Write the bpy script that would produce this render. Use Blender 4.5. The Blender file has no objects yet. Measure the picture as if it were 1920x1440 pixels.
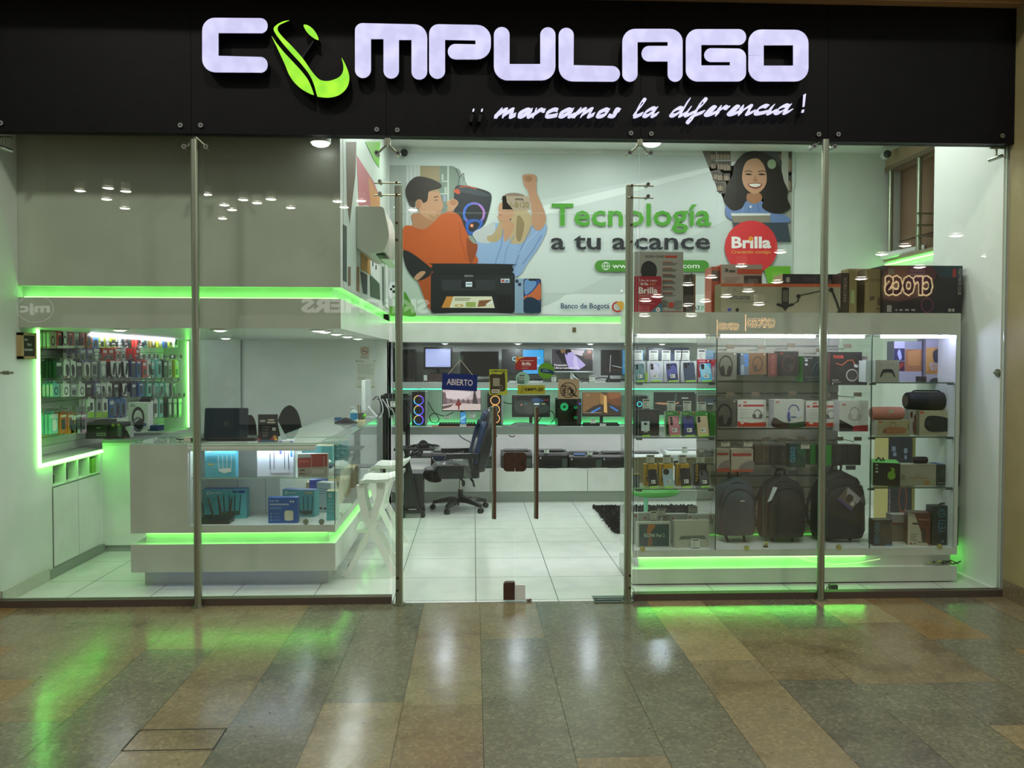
import bpy, bmesh, math, random
from mathutils import Vector, Matrix
random.seed(7)
SC = bpy.context.scene
COL = SC.collection
PI = math.pi

# ---------------------------------------------------------------- camera, world, exposure
H = 1.75                                   # eye height
FPX, YAW, PITCH, ROLL = 1600.0, .0452, -.0274, .0015
_fw = Vector((math.sin(YAW)*math.cos(PITCH), math.cos(YAW)*math.cos(PITCH), math.sin(PITCH)))
_r = Vector((math.cos(YAW), -math.sin(YAW), 0))
_u = _r.cross(_fw)
_R = _r*math.cos(ROLL) + _u*math.sin(ROLL)
_U = -_r*math.sin(ROLL) + _u*math.cos(ROLL)
cam = bpy.data.objects.new('camera', bpy.data.cameras.new('camera'))
COL.objects.link(cam)
cam.data.sensor_width = 36
cam.data.lens = FPX/1920*36
cam.data.clip_end = 200
cam.matrix_world = Matrix(((_R.x, _U.x, -_fw.x, 0), (_R.y, _U.y, -_fw.y, 0), (_R.z, _U.z, -_fw.z, H), (0, 0, 0, 1)))
SC.camera = cam

W = bpy.data.worlds.new('mall_air')
SC.world = W
W.use_nodes = True
W.node_tree.nodes['Background'].inputs[0].default_value = (.97, 1.0, .92, 1)
W.node_tree.nodes['Background'].inputs[1].default_value = .42
SC.view_settings.view_transform = 'Standard'
SC.view_settings.look = 'None'
SC.view_settings.exposure = 0.0
SC.view_settings.gamma = 1
SC.view_settings.use_curve_mapping = False
SC.cycles.max_bounces = 7
SC.cycles.diffuse_bounces = 3
SC.cycles.glossy_bounces = 3
SC.cycles.transparent_max_bounces = 24
SC.cycles.caustics_reflective = False
SC.cycles.caustics_refractive = False
SC.cycles.sample_clamp_indirect = 4
SC.cycles.use_denoising = True

GREEN = (.17, 1.0, .11)
def lamp(name, kind, loc, power, col=(1, 1, 1), size=.2, rot=(0, 0, 0), sy=None, spot=None):
    d = bpy.data.lights.new(name, kind)
    d.energy = power
    d.color = col
    if kind == 'AREA':
        d.size = size
        if sy:
            d.shape = 'RECTANGLE'; d.size_y = sy
        else:
            d.shape = 'DISK'
    elif kind == 'SPOT':
        d.spot_size = spot or 2.2; d.spot_blend = .8; d.shadow_soft_size = size
    else:
        d.shadow_soft_size = size
    o = bpy.data.objects.new(name, d)
    o.location = loc; o.rotation_euler = rot
    COL.objects.link(o)
    return o
# light of the shop's own ceiling downlights (fittings are built further down)
SHOP_SPOTS = [(x, y) for x in (.1, 1.6, 3.1) for y in (7.1, 8.4, 9.35)] + [(-.45, 7.4), (-.45, 9.3), (3.2, 6.72)]
for x, y in SHOP_SPOTS:
    lamp('downlight_glow', 'AREA', (x, y, 4.245), 9.5, (.95, 1, .97), .22)
SOFFIT_SPOTS = [(-2.6, 9.1), (-2.7, 6.66), (-1.95, 6.68), (-1.2, 6.68), (-1.2, 6.97), (-1.2, 7.55), (-1.22, 8.35), (-1.22, 9.1)]
for x, y in SOFFIT_SPOTS:
    lamp('downlight_glow', 'AREA', (x, y, 1.975), 4.2, (.92, 1, .97), .12)
BACK_SPOTS = (-.35, .55, 1.45, 2.35)
for x in BACK_SPOTS:
    lamp('downlight_glow', 'AREA', (x, 10.55, 1.955), 8, (.84, .92, 1), .09)
# light of the mall's ceiling downlights above the concourse
for x, y in ((-3.4, 3.2), (-1.2, 3.4), (1.4, 3.2), (3.2, 3.0)):
    lamp('mall_downlight_glow', 'AREA', (x, y, 5.9), 55, (1, .95, .84), .3)

# ---------------------------------------------------------------- pixel -> place
def ray(px, py):
    return _R*((px-960)/FPX) - _U*((py-720)/FPX) + _fw
def at(px, py, Y):
    d = ray(px, py); d = d*(Y/d.y); return Vector((d.x, d.y, d.z+H))
def fl(px, py, Z=0):
    d = ray(px, py); d = d*((Z-H)/d.z); return Vector((d.x, d.y, d.z+H))
def ax(px, py, X):
    d = ray(px, py); d = d*(X/d.x); return Vector((d.x, d.y, d.z+H))
def rect(px0, py0, px1, py1, Y):
    a = at(px0, (py0+py1)/2, Y); b = at(px1, (py0+py1)/2, Y)
    t = at((px0+px1)/2, py0, Y); d = at((px0+px1)/2, py1, Y)
    return a.x, b.x, d.z, t.z

# ---------------------------------------------------------------- materials
_mats = {}
def lin(c):
    if isinstance(c, str):
        c = c.lstrip('#')
        if len(c) == 3: c = ''.join(x*2 for x in c)
        c = [int(c[i:i+2], 16)/255 for i in (0, 2, 4)]
        return tuple(x/12.92 if x <= .04045 else ((x+.055)/1.055)**2.4 for x in c)
    return tuple(c)
def M(c, rough=.5, metal=0.0, emit=0.0, spec=.5, alpha=1.0):
    k = (c, rough, metal, emit, spec, alpha)
    if k in _mats: return _mats[k]
    m = bpy.data.materials.new('paint' if not emit else 'glow')
    m.use_nodes = True
    b = m.node_tree.nodes['Principled BSDF']
    l = lin(c)
    b.inputs['Base Color'].default_value = (*l, 1) if not emit else (0.01, 0.01, 0.01, 1)
    b.inputs['Roughness'].default_value = rough
    b.inputs['Metallic'].default_value = metal
    b.inputs['Specular IOR Level'].default_value = spec
    if emit:
        b.inputs['Emission Color'].default_value = (*l, 1)
        b.inputs['Emission Strength'].default_value = emit
    if alpha < 1: b.inputs['Alpha'].default_value = alpha
    m.diffuse_color = (*l, 1)
    _mats[k] = m
    return m
def noisy(name, c0, c1, scale=20, rough=.5, detail=3, bump=0.0, metal=0.0, lo=.35, hi=.65, spec=.5, stretch=None, rough2=None):
    m = bpy.data.materials.new(name); m.use_nodes = True
    nt = m.node_tree; b = nt.nodes['Principled BSDF']
    tc = nt.nodes.new('ShaderNodeTexCoord')
    mp = nt.nodes.new('ShaderNodeMapping')
    if stretch: mp.inputs['Scale'].default_value = stretch
    nz = nt.nodes.new('ShaderNodeTexNoise')
    nz.inputs['Scale'].default_value = scale; nz.inputs['Detail'].default_value = detail
    cr = nt.nodes.new('ShaderNodeValToRGB')
    cr.color_ramp.elements[0].position = lo; cr.color_ramp.elements[0].color = (*lin(c0), 1)
    cr.color_ramp.elements[1].position = hi; cr.color_ramp.elements[1].color = (*lin(c1), 1)
    L = nt.links.new
    L(tc.outputs['Object'], mp.inputs['Vector']); L(mp.outputs['Vector'], nz.inputs['Vector'])
    L(nz.outputs['Fac'], cr.inputs['Fac']); L(cr.outputs['Color'], b.inputs['Base Color'])
    b.inputs['Roughness'].default_value = rough; b.inputs['Metallic'].default_value = metal
    b.inputs['Specular IOR Level'].default_value = spec
    if bump:
        bp = nt.nodes.new('ShaderNodeBump'); bp.inputs['Strength'].default_value = bump; bp.inputs['Distance'].default_value = .01
        L(nz.outputs['Fac'], bp.inputs['Height']); L(bp.outputs['Normal'], b.inputs['Normal'])
    if rough2 is not None:
        mr = nt.nodes.new('ShaderNodeMapRange'); mr.inputs['To Min'].default_value = rough; mr.inputs['To Max'].default_value = rough2
        L(nz.outputs['Fac'], mr.inputs['Value']); L(mr.outputs['Result'], b.inputs['Roughness'])
    return m
def marble(name, a, b_, c, seed, speck=1.0):
    """polished stone slab: cloudy base, fossil flecks, dark pits"""
    m = bpy.data.materials.new(name); m.use_nodes = True
    nt = m.node_tree; b = nt.nodes['Principled BSDF']; N = nt.nodes.new; L = nt.links.new
    tc = N('ShaderNodeTexCoord'); mp = N('ShaderNodeMapping'); mp.inputs['Location'].default_value = (seed*3.1, seed*1.7, seed)
    L(tc.outputs['Object'], mp.inputs['Vector'])
    def nz(s, d, r=.6):
        n = N('ShaderNodeTexNoise'); n.inputs['Scale'].default_value = s; n.inputs['Detail'].default_value = d; n.inputs['Roughness'].default_value = r
        L(mp.outputs['Vector'], n.inputs['Vector']); return n
    def ramp(src, stops):
        r = N('ShaderNodeValToRGB'); e = r.color_ramp.elements
        e[0].position, e[0].color = stops[0][0], (*lin(stops[0][1]), 1)
        e[1].position, e[1].color = stops[-1][0], (*lin(stops[-1][1]), 1)
        for p, c_ in stops[1:-1]:
            x = e.new(p); x.color = (*lin(c_), 1)
        L(src, r.inputs['Fac']); return r
    base = ramp(nz(3.0, 5).outputs['Fac'], [(.3, a), (.5, b_), (.72, c)])
    vo = N('ShaderNodeTexVoronoi'); vo.inputs['Scale'].default_value = 60; L(mp.outputs['Vector'], vo.inputs['Vector'])
    fl_ = ramp(vo.outputs['Color'], [(.0, '6b6b60'), (.55, '8d8c7e'), (1.0, 'cfcab6')])
    mx = N('ShaderNodeMix'); mx.data_type = 'RGBA'; mx.blend_type = 'OVERLAY'; mx.inputs['Factor'].default_value = .55*speck
    L(base.outputs['Color'], mx.inputs['A']); L(fl_.outputs['Color'], mx.inputs['B'])
    pit = ramp(nz(38, 3, .5).outputs['Fac'], [(.0, '000000'), (.30, '000000'), (.335, 'ffffff'), (1, 'ffffff')])
    m2 = N('ShaderNodeMix'); m2.data_type = 'RGBA'; m2.blend_type = 'MULTIPLY'; m2.inputs['Factor'].default_value = .55
    L(mx.outputs['Result'], m2.inputs['A']); L(pit.outputs['Color'], m2.inputs['B'])
    L(m2.outputs['Result'], b.inputs['Base Color'])
    mr = N('ShaderNodeMapRange'); mr.inputs['To Min'].default_value = .10; mr.inputs['To Max'].default_value = .26
    L(nz(7, 4).outputs['Fac'], mr.inputs['Value']); L(mr.outputs['Result'], b.inputs['Roughness'])
    bp = N('ShaderNodeBump'); bp.inputs['Strength'].default_value = .05; bp.inputs['Distance'].default_value = .02
    L(nz(16, 2).outputs['Fac'], bp.inputs['Height']); L(bp.outputs['Normal'], b.inputs['Normal'])
    return m
def glassy(name, tint, refl=.035, gr=.0):
    m = bpy.data.materials.new(name); m.use_nodes = True
    nt = m.node_tree; N = nt.nodes.new; L = nt.links.new
    nt.nodes.remove(nt.nodes['Principled BSDF'])
    out = nt.nodes['Material Output']
    t = N('ShaderNodeBsdfTransparent'); t.inputs[0].default_value = (*tint, 1)
    g = N('ShaderNodeBsdfGlossy'); g.inputs['Roughness'].default_value = gr; g.inputs['Color'].default_value = (1, 1, 1, 1)
    lw = N('ShaderNodeLayerWeight'); lw.inputs['Blend'].default_value = .5
    p = N('ShaderNodeMath'); p.operation = 'POWER'; p.inputs[1].default_value = 4
    L(lw.outputs['Facing'], p.inputs[0])
    a = N('ShaderNodeMath'); a.operation = 'MULTIPLY_ADD'; a.inputs[1].default_value = .7; a.inputs[2].default_value = refl
    L(p.outputs[0], a.inputs[0])
    mx = N('ShaderNodeMixShader'); L(a.outputs[0], mx.inputs[0]); L(t.outputs[0], mx.inputs[1]); L(g.outputs[0], mx.inputs[2])
    L(mx.outputs[0], out.inputs['Surface'])
    return m
GLASS = glassy('shopfront_glass', (.955, .985, .962))
CLEAR = glassy('showcase_glass', (.97, .99, .98), .025)
EDGE = M('b4dcc6', .15)                      # green cut edge of a pane
STEEL = noisy('brushed_steel', '949c88', 'b0b6a2', 60, .34, 2, metal=1.0, stretch=(1, 1, .02))
CHROME = M('b5b5b0', .18, 1.0)
WHITE = M('eceeea', .35)
LAM = noisy('white_laminate', 'e2e4df', 'eaece8', 6, .32, 2)
WALLW = noisy('white_wall_paint', 'e3e8e2', 'eceeea', 3, .62, 4, bump=.03)
BLACK = M('0c0d0f', .4)
DARK = M('1b1d20', .45)
GREY = M('85878a', .5)
LEDG = M(GREEN, emit=9.0)
LEDW = M((.82, .86, 1.0), emit=9.0)

# ---------------------------------------------------------------- mesh builder
def spl(pts, n=4, closed=True):
    """Catmull-Rom through pts"""
    out = []; N = len(pts)
    rng = range(N) if closed else range(N-1)
    for i in rng:
        g = (lambda k: pts[k % N]) if closed else (lambda k: pts[max(0, min(N-1, k))])
        p0, p1, p2, p3 = g(i-1), g(i), g(i+1), g(i+2)
        for j in range(n):
            t = j/n
            out.append(tuple(.5*(2*b + (c-a)*t + (2*a-5*b+4*c-d)*t*t + (3*b-a-3*c+d)*t**3) for a, b, c, d in zip(p0, p1, p2, p3)))
    if not closed: out.append(tuple(pts[-1]))
    return out
def fillet(pts, n=6):
    out = []; N = len(pts)
    for i, p in enumerate(pts):
        r = p[2] if len(p) > 2 else 0
        P = Vector(p[:2]); A = Vector(pts[i-1][:2]); B = Vector(pts[(i+1) % N][:2])
        if r <= 0:
            out.append((P.x, P.y)); continue
        da = (A-P).normalized(); db = (B-P).normalized()
        r = min(r, (A-P).length*.5, (B-P).length*.5)
        for j in range(n+1):
            t = j/n*PI/2
            q = P + da*r*(1-math.sin(t)) + db*r*(1-math.cos(t))
            out.append((q.x, q.y))
    return out
def rrect(x0, z0, x1, z1, r, n=4):
    return fillet([(x0, z0, r), (x1, z0, r), (x1, z1, r), (x0, z1, r)], n)

_txt = {}
def text2d(s, bold=0.0, shear=0.0):
    k = (s, bold, shear)
    if k not in _txt:
        c = bpy.data.curves.new('t', 'FONT'); c.body = s; c.size = 1; c.offset = bold; c.shear = shear; c.resolution_u = 2
        o = bpy.data.objects.new('t', c)
        me = bpy.data.meshes.new_from_object(o)
        V = [(v.co.x, v.co.y) for v in me.vertices]; F = [tuple(p.vertices) for p in me.polygons]
        if not V: V = [(0, 0), (1, 1)]
        x0 = min(v[0] for v in V); x1 = max(v[0] for v in V); y0 = min(v[1] for v in V); y1 = max(v[1] for v in V)
        V = [((x-x0)/max(1e-6, x1-x0), (y-y0)/max(1e-6, y1-y0)) for x, y in V]
        bpy.data.objects.remove(o); bpy.data.curves.remove(c); bpy.data.meshes.remove(me)
        _txt[k] = (V, F)
    return _txt[k]

class MB:
    def __init__(s): s.v = []; s.f = []; s.m = []; s.mats = []
    def mi(s, m):
        if m not in s.mats: s.mats.append(m)
        return s.mats.index(m)
    def face(s, pts, m):
        b = len(s.v); s.v += [tuple(p) for p in pts]; s.f.append(tuple(range(b, b+len(pts)))); s.m.append(s.mi(m)); return s
    def box(s, x0, x1, y0, y1, z0, z1, m, mf=None, mt=None, ms=None):
        """axis box; mf = front (-Y) material, mt = top, ms = left/right sides"""
        if x0 > x1: x0, x1 = x1, x0
        if y0 > y1: y0, y1 = y1, y0
        if z0 > z1: z0, z1 = z1, z0
        b = len(s.v)
        s.v += [(x0, y0, z0), (x1, y0, z0), (x1, y1, z0), (x0, y1, z0), (x0, y0, z1), (x1, y0, z1), (x1, y1, z1), (x0, y1, z1)]
        for q, mm in (((0, 3, 2, 1), m), ((4, 5, 6, 7), mt or m), ((0, 1, 5, 4), mf or m), ((2, 3, 7, 6), m), ((1, 2, 6, 5), ms or m), ((3, 0, 4, 7), ms or m)):
            s.f.append(tuple(b+i for i in q)); s.m.append(s.mi(mm))
        return s
    def loft(s, rings, m, cap=True, closed=True):
        b = len(s.v); n = len(rings[0]); k = s.mi(m)
        for r in rings: s.v += [tuple(p) for p in r]
        for i in range(len(rings)-1):
            for j in range(n if closed else n-1):
                j2 = (j+1) % n
                s.f.append((b+i*n+j, b+i*n+j2, b+(i+1)*n+j2, b+(i+1)*n+j)); s.m.append(k)
        if cap:
            s.f.append(tuple(b+j for j in reversed(range(n)))); s.m.append(k)
            e = b+(len(rings)-1)*n
            s.f.append(tuple(e+j for j in range(n))); s.m.append(k)
        return s
    def prism(s, pts, y0, y1, m, ms=None):
        """outline in (x,z) pushed from y0 (front) to y1"""
        a = sum(pts[i-1][0]*pts[i][1]-pts[i][0]*pts[i-1][1] for i in range(len(pts)))
        if a < 0: pts = pts[::-1]
        n = len(pts)
        s.face([(x, y0, z) for x, z in pts], m)
        s.face([(x, y1, z) for x, z in reversed(pts)], ms or m)
        for i in range(n):
            x0, z0 = pts[i-1]; x1, z1 = pts[i]
            s.face([(x0, y0, z0), (x0, y1, z0), (x1, y1, z1), (x1, y0, z1)], ms or m)
        return s
    def rbox(s, x0, x1, y0, y1, z0, z1, r, m, n=4):
        return s.prism(rrect(x0, z0, x1, z1, r, n), y0, y1, m)
    def cyl(s, a, b, r, m, n=14, r1=None, cap=True):
        a = Vector(a); b = Vector(b); d = (b-a).normalized()
        t = Vector((0, 0, 1)) if abs(d.z) < .9 else Vector((1, 0, 0))
        u = d.cross(t).normalized(); w = d.cross(u); r1 = r if r1 is None else r1
        R = lambda p, q: [p+u*(q*math.cos(2*PI*i/n))+w*(q*math.sin(2*PI*i/n)) for i in range(n)]
        return s.loft([R(a, r), R(b, r1)], m, cap)
    def tube(s, pts, r, m, n=6, smooth=0, closed=False):
        if smooth: pts = spl(pts, smooth, closed)
        P = [Vector(p) for p in pts]
        if closed: P.append(P[0])
        rings = []; u = None
        for i, p in enumerate(P):
            d = (P[min(i+1, len(P)-1)]-P[max(i-1, 0)])
            if closed and i in (0, len(P)-1): d = P[1]-P[-2]
            d = d.normalized() if d.length > 1e-9 else Vector((0, 0, 1))
            if u is None:
                t = Vector((0, 0, 1)) if abs(d.z) < .9 else Vector((1, 0, 0)); u = d.cross(t)
            u = (u-d*u.dot(d))
            u = u.normalized() if u.length > 1e-6 else d.orthogonal().normalized()
            w = d.cross(u); q = r[i] if isinstance(r, (list, tuple)) else r
            rings.append([p+u*(q*math.cos(2*PI*j/n))+w*(q*math.sin(2*PI*j/n)) for j in range(n)])
        return s.loft(rings, m, not closed)
    def ell(s, c, rx, ry, rz, m, nu=14, nv=8, v0=0.0, v1=1.0):
        rings = []
        for i in range(nv+1):
            t = PI*(v0+(v1-v0)*i/nv)-PI/2
            q = max(.001, math.cos(t))
            rings.append([(c[0]+rx*q*math.cos(2*PI*j/nu), c[1]+ry*q*math.sin(2*PI*j/nu), c[2]+rz*math.sin(t)) for j in range(nu)])
        return s.loft(rings, m)
    def torus(s, c, R, r, m, axis='y', n=20, k=6, a0=0.0, a1=2*PI):
        full = abs(a1-a0-2*PI) < 1e-6; pts = []
        for i in range(n if full else n+1):
            t = a0+(a1-a0)*i/n; u, w = R*math.cos(t), R*math.sin(t)
            pts.append({'y': (c[0]+u, c[1], c[2]+w), 'x': (c[0], c[1]+u, c[2]+w), 'z': (c[0]+u, c[1]+w, c[2])}[axis])
        return s.tube(pts, r, m, k, closed=full)
    # printed graphics: items in (u,v) with v growing downwards, mp(u,v,lift) -> point
    def art(s, items, mp, l0=.0006, dl=.0003):
        l = l0
        for it in items:
            l += dl; k = it[0]; c = it[-1]; m = c if isinstance(c, bpy.types.Material) else M(c)
            if k == 'r':
                _, a, b, c2, d, _ = it; P = [(a, b), (a, d), (c2, d), (c2, b)]
            elif k == 'rr':
                _, a, b, c2, d, r, _ = it; P = rrect(a, b, c2, d, r)
            elif k == 'e':
                _, a, b, ru, rv, _ = it; P = [(a+ru*math.cos(2*PI*i/22), b+rv*math.sin(2*PI*i/22)) for i in range(22)]
            elif k == 'ring':
                _, a, b, ru, rv, th, _ = it
                for i in range(24):
                    q = [2*PI*i/24, 2*PI*(i+1)/24]
                    s.face([mp(a+ru*f*math.cos(t), b+rv*f*math.sin(t), l) for f, t in ((1, q[0]), (1, q[1]), (1-th, q[1]), (1-th, q[0]))], m)
                continue
            elif k == 'p': P = it[1]
            elif k == 's': P = spl(it[1], 5)
            elif k == 'l':
                pts, w = it[1], it[2]
                for (x0, y0), (x1, y1) in zip(pts, pts[1:]):
                    dx, dy = x1-x0, y1-y0; q = math.hypot(dx, dy) or 1; nx, ny = -dy/q*w/2, dx/q*w/2
                    s.face([mp(x0+nx, y0+ny, l), mp(x1+nx, y1+ny, l), mp(x1-nx, y1-ny, l), mp(x0-nx, y0-ny, l)], m)
                continue
            elif k in ('t', 'tv'):
                _, tx, a, b, c2, d, bold, _ = it
                V, F = text2d(tx, bold)
                base = len(s.v); mi = s.mi(m)
                if k == 't': s.v += [tuple(mp(a+x*(c2-a), d-y*(d-b), l)) for x, y in V]
                else: s.v += [tuple(mp(a+y*(c2-a), b+x*(d-b), l)) if d > b else tuple(mp(c2-y*(c2-a), b-x*(b-d), l)) for x, y in V]
                for f in F: s.f.append(tuple(base+i for i in f)); s.m.append(mi)
                continue
            s.face([mp(u, v, l) for u, v in P], m)
        return s
    def build(s, name, parent=None, org=(0, 0, 0), smooth=False, angle=40, bevel=0):
        me = bpy.data.meshes.new(name)
        ox, oy, oz = org
        me.from_pydata([(x-ox, y-oy, z-oz) for x, y, z in s.v], [], s.f)
        for m in s.mats: me.materials.append(m)
        me.polygons.foreach_set('material_index', s.m)
        if smooth:
            me.polygons.foreach_set('use_smooth', [True]*len(s.f))
            bm = bmesh.new(); bm.from_mesh(me)
            bmesh.ops.remove_doubles(bm, verts=bm.verts, dist=.00005)
            bm.to_mesh(me); bm.free()
            me.set_sharp_from_angle(angle=math.radians(angle))
        me.update()
        o = bpy.data.objects.new(name, me); COL.objects.link(o)
        if parent is not None: o.parent = parent
        else: o.location = org
        if smooth:
            md = o.modifiers.new('weld', 'WELD'); md.merge_threshold = .00005
            try: me.set_sharp_from_angle(angle=math.radians(angle))
            except Exception: pass
        if bevel:
            md = o.modifiers.new('bevel', 'BEVEL'); md.width = bevel; md.segments = 2; md.limit_method = 'ANGLE'; md.angle_limit = .7
        return o
def tag(o, label, cat, group=None, kind=None):
    o['label'] = label; o['category'] = cat
    if group: o['group'] = group
    if kind: o['kind'] = kind
    return o
def thing(name, label, cat, loc=(0, 0, 0), rz=0.0, group=None):
    o = bpy.data.objects.new(name, None); COL.objects.link(o); o.empty_display_size = .05
    o.location = loc; o.rotation_euler = (0, 0, rz)
    return tag(o, label, cat, group)
def struct(mb, name, label=None, **k):
    o = mb.build(name, **k); o['kind'] = 'structure'
    if label: o['label'] = label; o['category'] = name.split('_')[0]
    return o
def copy_tree(o, parent=None):
    c = o.copy(); COL.objects.link(c)
    if parent is not None: c.parent = parent
    for ch in o.children: copy_tree(ch, c)
    return c
def pxmap(ox, oy, sc, Y):
    def mp(u, v, l):
        p = at(ox+u/sc, oy+v/sc, Y); return (p.x, Y-l, p.z)
    return mp
# ================================================================ SETTING
YG = 6.16
# mall floor: polished stone laid in 40 cm columns
MT = marble('tan_marble', '7a6e52', '8e8264', '877d64', 1, .7)
MTL = marble('pale_tan_marble', '8a7b58', '9c8d68', '928664', 2, .6)
MB_ = marble('brown_marble', '6c5f48', '85785c', '8c8066', 3, .8)
MO = marble('orange_marble', '82683f', '90774e', '887a5c', 4, .7)
MG = marble('grey_green_marble', '6b6958', '7b7965', '72705f', 5, 1.0)
MD = marble('dark_grey_marble', '625f52', '726f60', '7c7868', 6, 1.0)
cols = {-9: [(6.14, MO), (5.2, MB_), (4.2, MG)], -8: [(6.14, MB_), (5.3, MO), (4.0, MB_)], -7: [(6.14, MB_), (4.75, MO), (4.1, MT)],
        -6: [(6.14, MB_), (4.18, MG)], -5: [(6.14, MT), (5.2, MG)], -4: [(6.14, MT), (5.5, MB_), (4.05, MB_), (3.83, MT)],
        -3: [(6.14, MG), (5.0, MD)], -2: [(6.14, MG), (4.35, MT)], -1: [(6.14, MT), (4.3, MB_)],
        0: [(6.14, MT), (5.32, MG)], 1: [(6.14, MG), (3.7, MB_)], 2: [(6.14, MG)], 3: [(6.14, MTL), (4.88, MT)],
        4: [(6.14, MB_), (4.56, MD)], 5: [(6.14, MG), (5.45, MB_), (4.49, MG)], 6: [(6.14, MTL), (5.55, MB_), (4.49, MD), (3.95, MT)],
        7: [(6.14, MO), (5.2, MG), (4.2, MB_)], 8: [(6.14, MG), (5.0, MO), (4.4, MG)], 9: [(6.14, MB_), (4.6, MG)]}
mb = MB()
mb.box(-14, 14, -12, 6.13, -.25, -.004, M('2a2822', .8))
pool = [MT, MB_, MG, MD, MTL, MB_]
for k in range(-24, 24):
    x0 = .046+.4045*k; x1 = x0+.4045
    rows = list(cols.get(k, [(6.14, random.choice(pool))]))
    y = rows[-1][0]
    while y > -5:
        y -= random.choice((.8, 1.2, .6)); rows.append((min(y, 3.4), random.choice(pool)))
    for i, (ya, m) in enumerate(rows):
        yb = rows[i+1][0] if i+1 < len(rows) else -12
        mb.face([(x0+.001, yb+.001, 0), (x1-.001, yb+.001, 0), (x1-.001, ya-.001, 0), (x0+.001, ya-.001, 0)], m)
Q = [fl(*p) for p in ((262, 1369), (425, 1366), (400, 1405), (228, 1408))]
for i in range(4):
    a, b = Q[i-1], Q[i]; d = (b-a).normalized(); n = Vector((-d.y, d.x, 0))*.004
    mb.face([(p.x, p.y, .0008) for p in (a+n, b+n, b-n, a-n)], M('17140f', .6))
struct(mb, 'floor', 'polished tan and grey marble floor of the mall in front of the shop')
# shop floor: white porcelain tiles
TILE = noisy('white_floor_tile', 'dfe3dd', 'e6e9e4', 5, .13, 3, rough2=.2)
mb = MB()
mb.box(-3.6, 5.3, 6.13, 11.4, -.25, -.002, M('565c57', .7))
for i in range(-7, 10):
    for j in range(-1, 9):
        x0, y0 = .019+.602*i, 6.19+.663*j
        a, b, c, d = max(x0+.003, -3.6), min(x0+.599, 5.3), max(y0+.003, 6.13), min(y0+.660, 11.4)
        if b > a and d > c: mb.face([(a, c, 0), (b, c, 0), (b, d, 0), (a, d, 0)], TILE)
struct(mb, 'floor', 'white tiled floor inside the shop')
# bright joint strip under the glass line
mb = MB(); mb.box(-3.42, -.59, 6.125, 6.2, 0, .05, M('4d4238', .5)); struct(mb, 'trim_1')
mb = MB(); mb.box(1.17, 3.94, 6.125, 6.2, 0, .05, M('4d4238', .5)); struct(mb, 'trim_2')
ZC = 4.27
struct(MB().box(-3.7, 5.4, 6.2, 11.5, ZC, ZC+.2, WALLW), 'ceiling')
# mall walls beside and above the shop
TAN = noisy('beige_mall_paint', '9a8f62', 'a2976c', 4, .6, 3)
TANB = noisy('brown_mall_paint', 'b8946a', 'c09c72', 4, .6, 3)
mb = MB().box(3.945, 5.6, 5.88, 6.15, 0, 6.5, TAN)
struct(mb, 'wall_right', 'beige mall wall right of the shop front')
struct(MB().box(3.925, 3.945, 5.86, 6.12, 0, .13, MB_), 'baseboard_right')
struct(MB().box(-5.6, -3.43, 5.95, 6.15, 0, 6.5, TAN), 'wall_left')
mb = MB().box(-5.6, 5.6, 6.02, 6.3, 4.315, 6.5, TANB).box(-5.6, 3.945, 5.6, 6.02, 4.36, 4.7, TANB).box(-5.6, 3.945, 5.98, 6.02, 4.325, 4.36, TANB)
struct(mb, 'wall_front', 'brown painted bulkhead above the black sign band')
# shop shell
mb = MB().box(-3.9, -3.37, 6.2, 6.775, 0, ZC, WALLW).box(-3.9, -3.37, 10.24, 11.4, 0, ZC, WALLW).box(-3.9, -3.37, 6.775, 10.24, 1.99, ZC, WALLW).box(-3.9, -3.66, 6.775, 10.24, .735, 1.99, WALLW)
mb.box(-3.66, -3.37, 6.775, 10.24, .9, .94, WALLW).box(-3.66, -3.37, 6.775, 10.24, 0, .735, WALLW).box(-3.66, -3.37, 6.775, 6.96, .735, .9, WALLW).box(-3.66, -3.37, 7.835, 10.24, .735, .9, WALLW)
struct(mb, 'wall_left', 'white left wall of the shop')
struct(MB().box(-3.7, 5.4, 11.0, 11.3, 0, ZC, WALLW), 'wall_back', 'white wall behind the back shelves')
mb = MB().box(3.93, 5.3, 6.2, 7.16, 0, ZC, WALLW)
struct(mb, 'wall_right', 'white wall stub at the right end of the shop window')
mb = MB().box(5.0, 5.3, 7.16, 11.0, 0, 2.98, WALLW).box(5.25, 5.4, 7.16, 11.0, 2.98, ZC, WALLW)
struct(mb, 'wall_right', 'white right side wall under the brown upper window')
struct(MB().box(3.86, 5.3, 10.22, 11.0, 0, ZC, WALLW), 'wall_back', 'white back wall right of the banner')
struct(MB().box(3.895, 3.93, 6.2, 7.16, 0, .045, LAM), 'baseboard_right')
struct(MB().box(-3.37, -3.352, 6.2, 6.88, 0, .1, noisy('marble_skirting', 'bdc2b0', 'c9ccbd', 9, .3)), 'baseboard_left')
# back-left wall of the staff area with a flush door
mb = MB().box(-3.37, -1.0, 10.25, 10.4, 0, 2.0, WALLW)
struct(mb, 'wall_back', 'white wall of the staff area behind the counter')
mb = MB(); x0, x1, z0, z1 = rect(379, 634, 452, 900, 10.24)
mb.box(-3.37, x1, 10.225, 10.25, .02, z1-.02, LAM).box(-3.37, x1+.02, 10.215, 10.25, z1-.02, z1, M('9aa39c', .5)).box(x1, x1+.012, 10.22, 10.25, 0, z1, M('8d968f', .5))
struct(mb, 'door_3', 'flush white door in the staff area wall')
# low partition closing the staff area at the left wall
PX0, PX1 = -3.37, -2.3
mb = MB().box(PX0, PX1, 7.9, 8.0, .06, 1.0, LAM).box(PX0, PX1, 7.92, 8.0, 0, .06, M('9aa39a', .5))
struct(mb, 'wall_partition', 'low white partition between left wall and counter')
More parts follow.
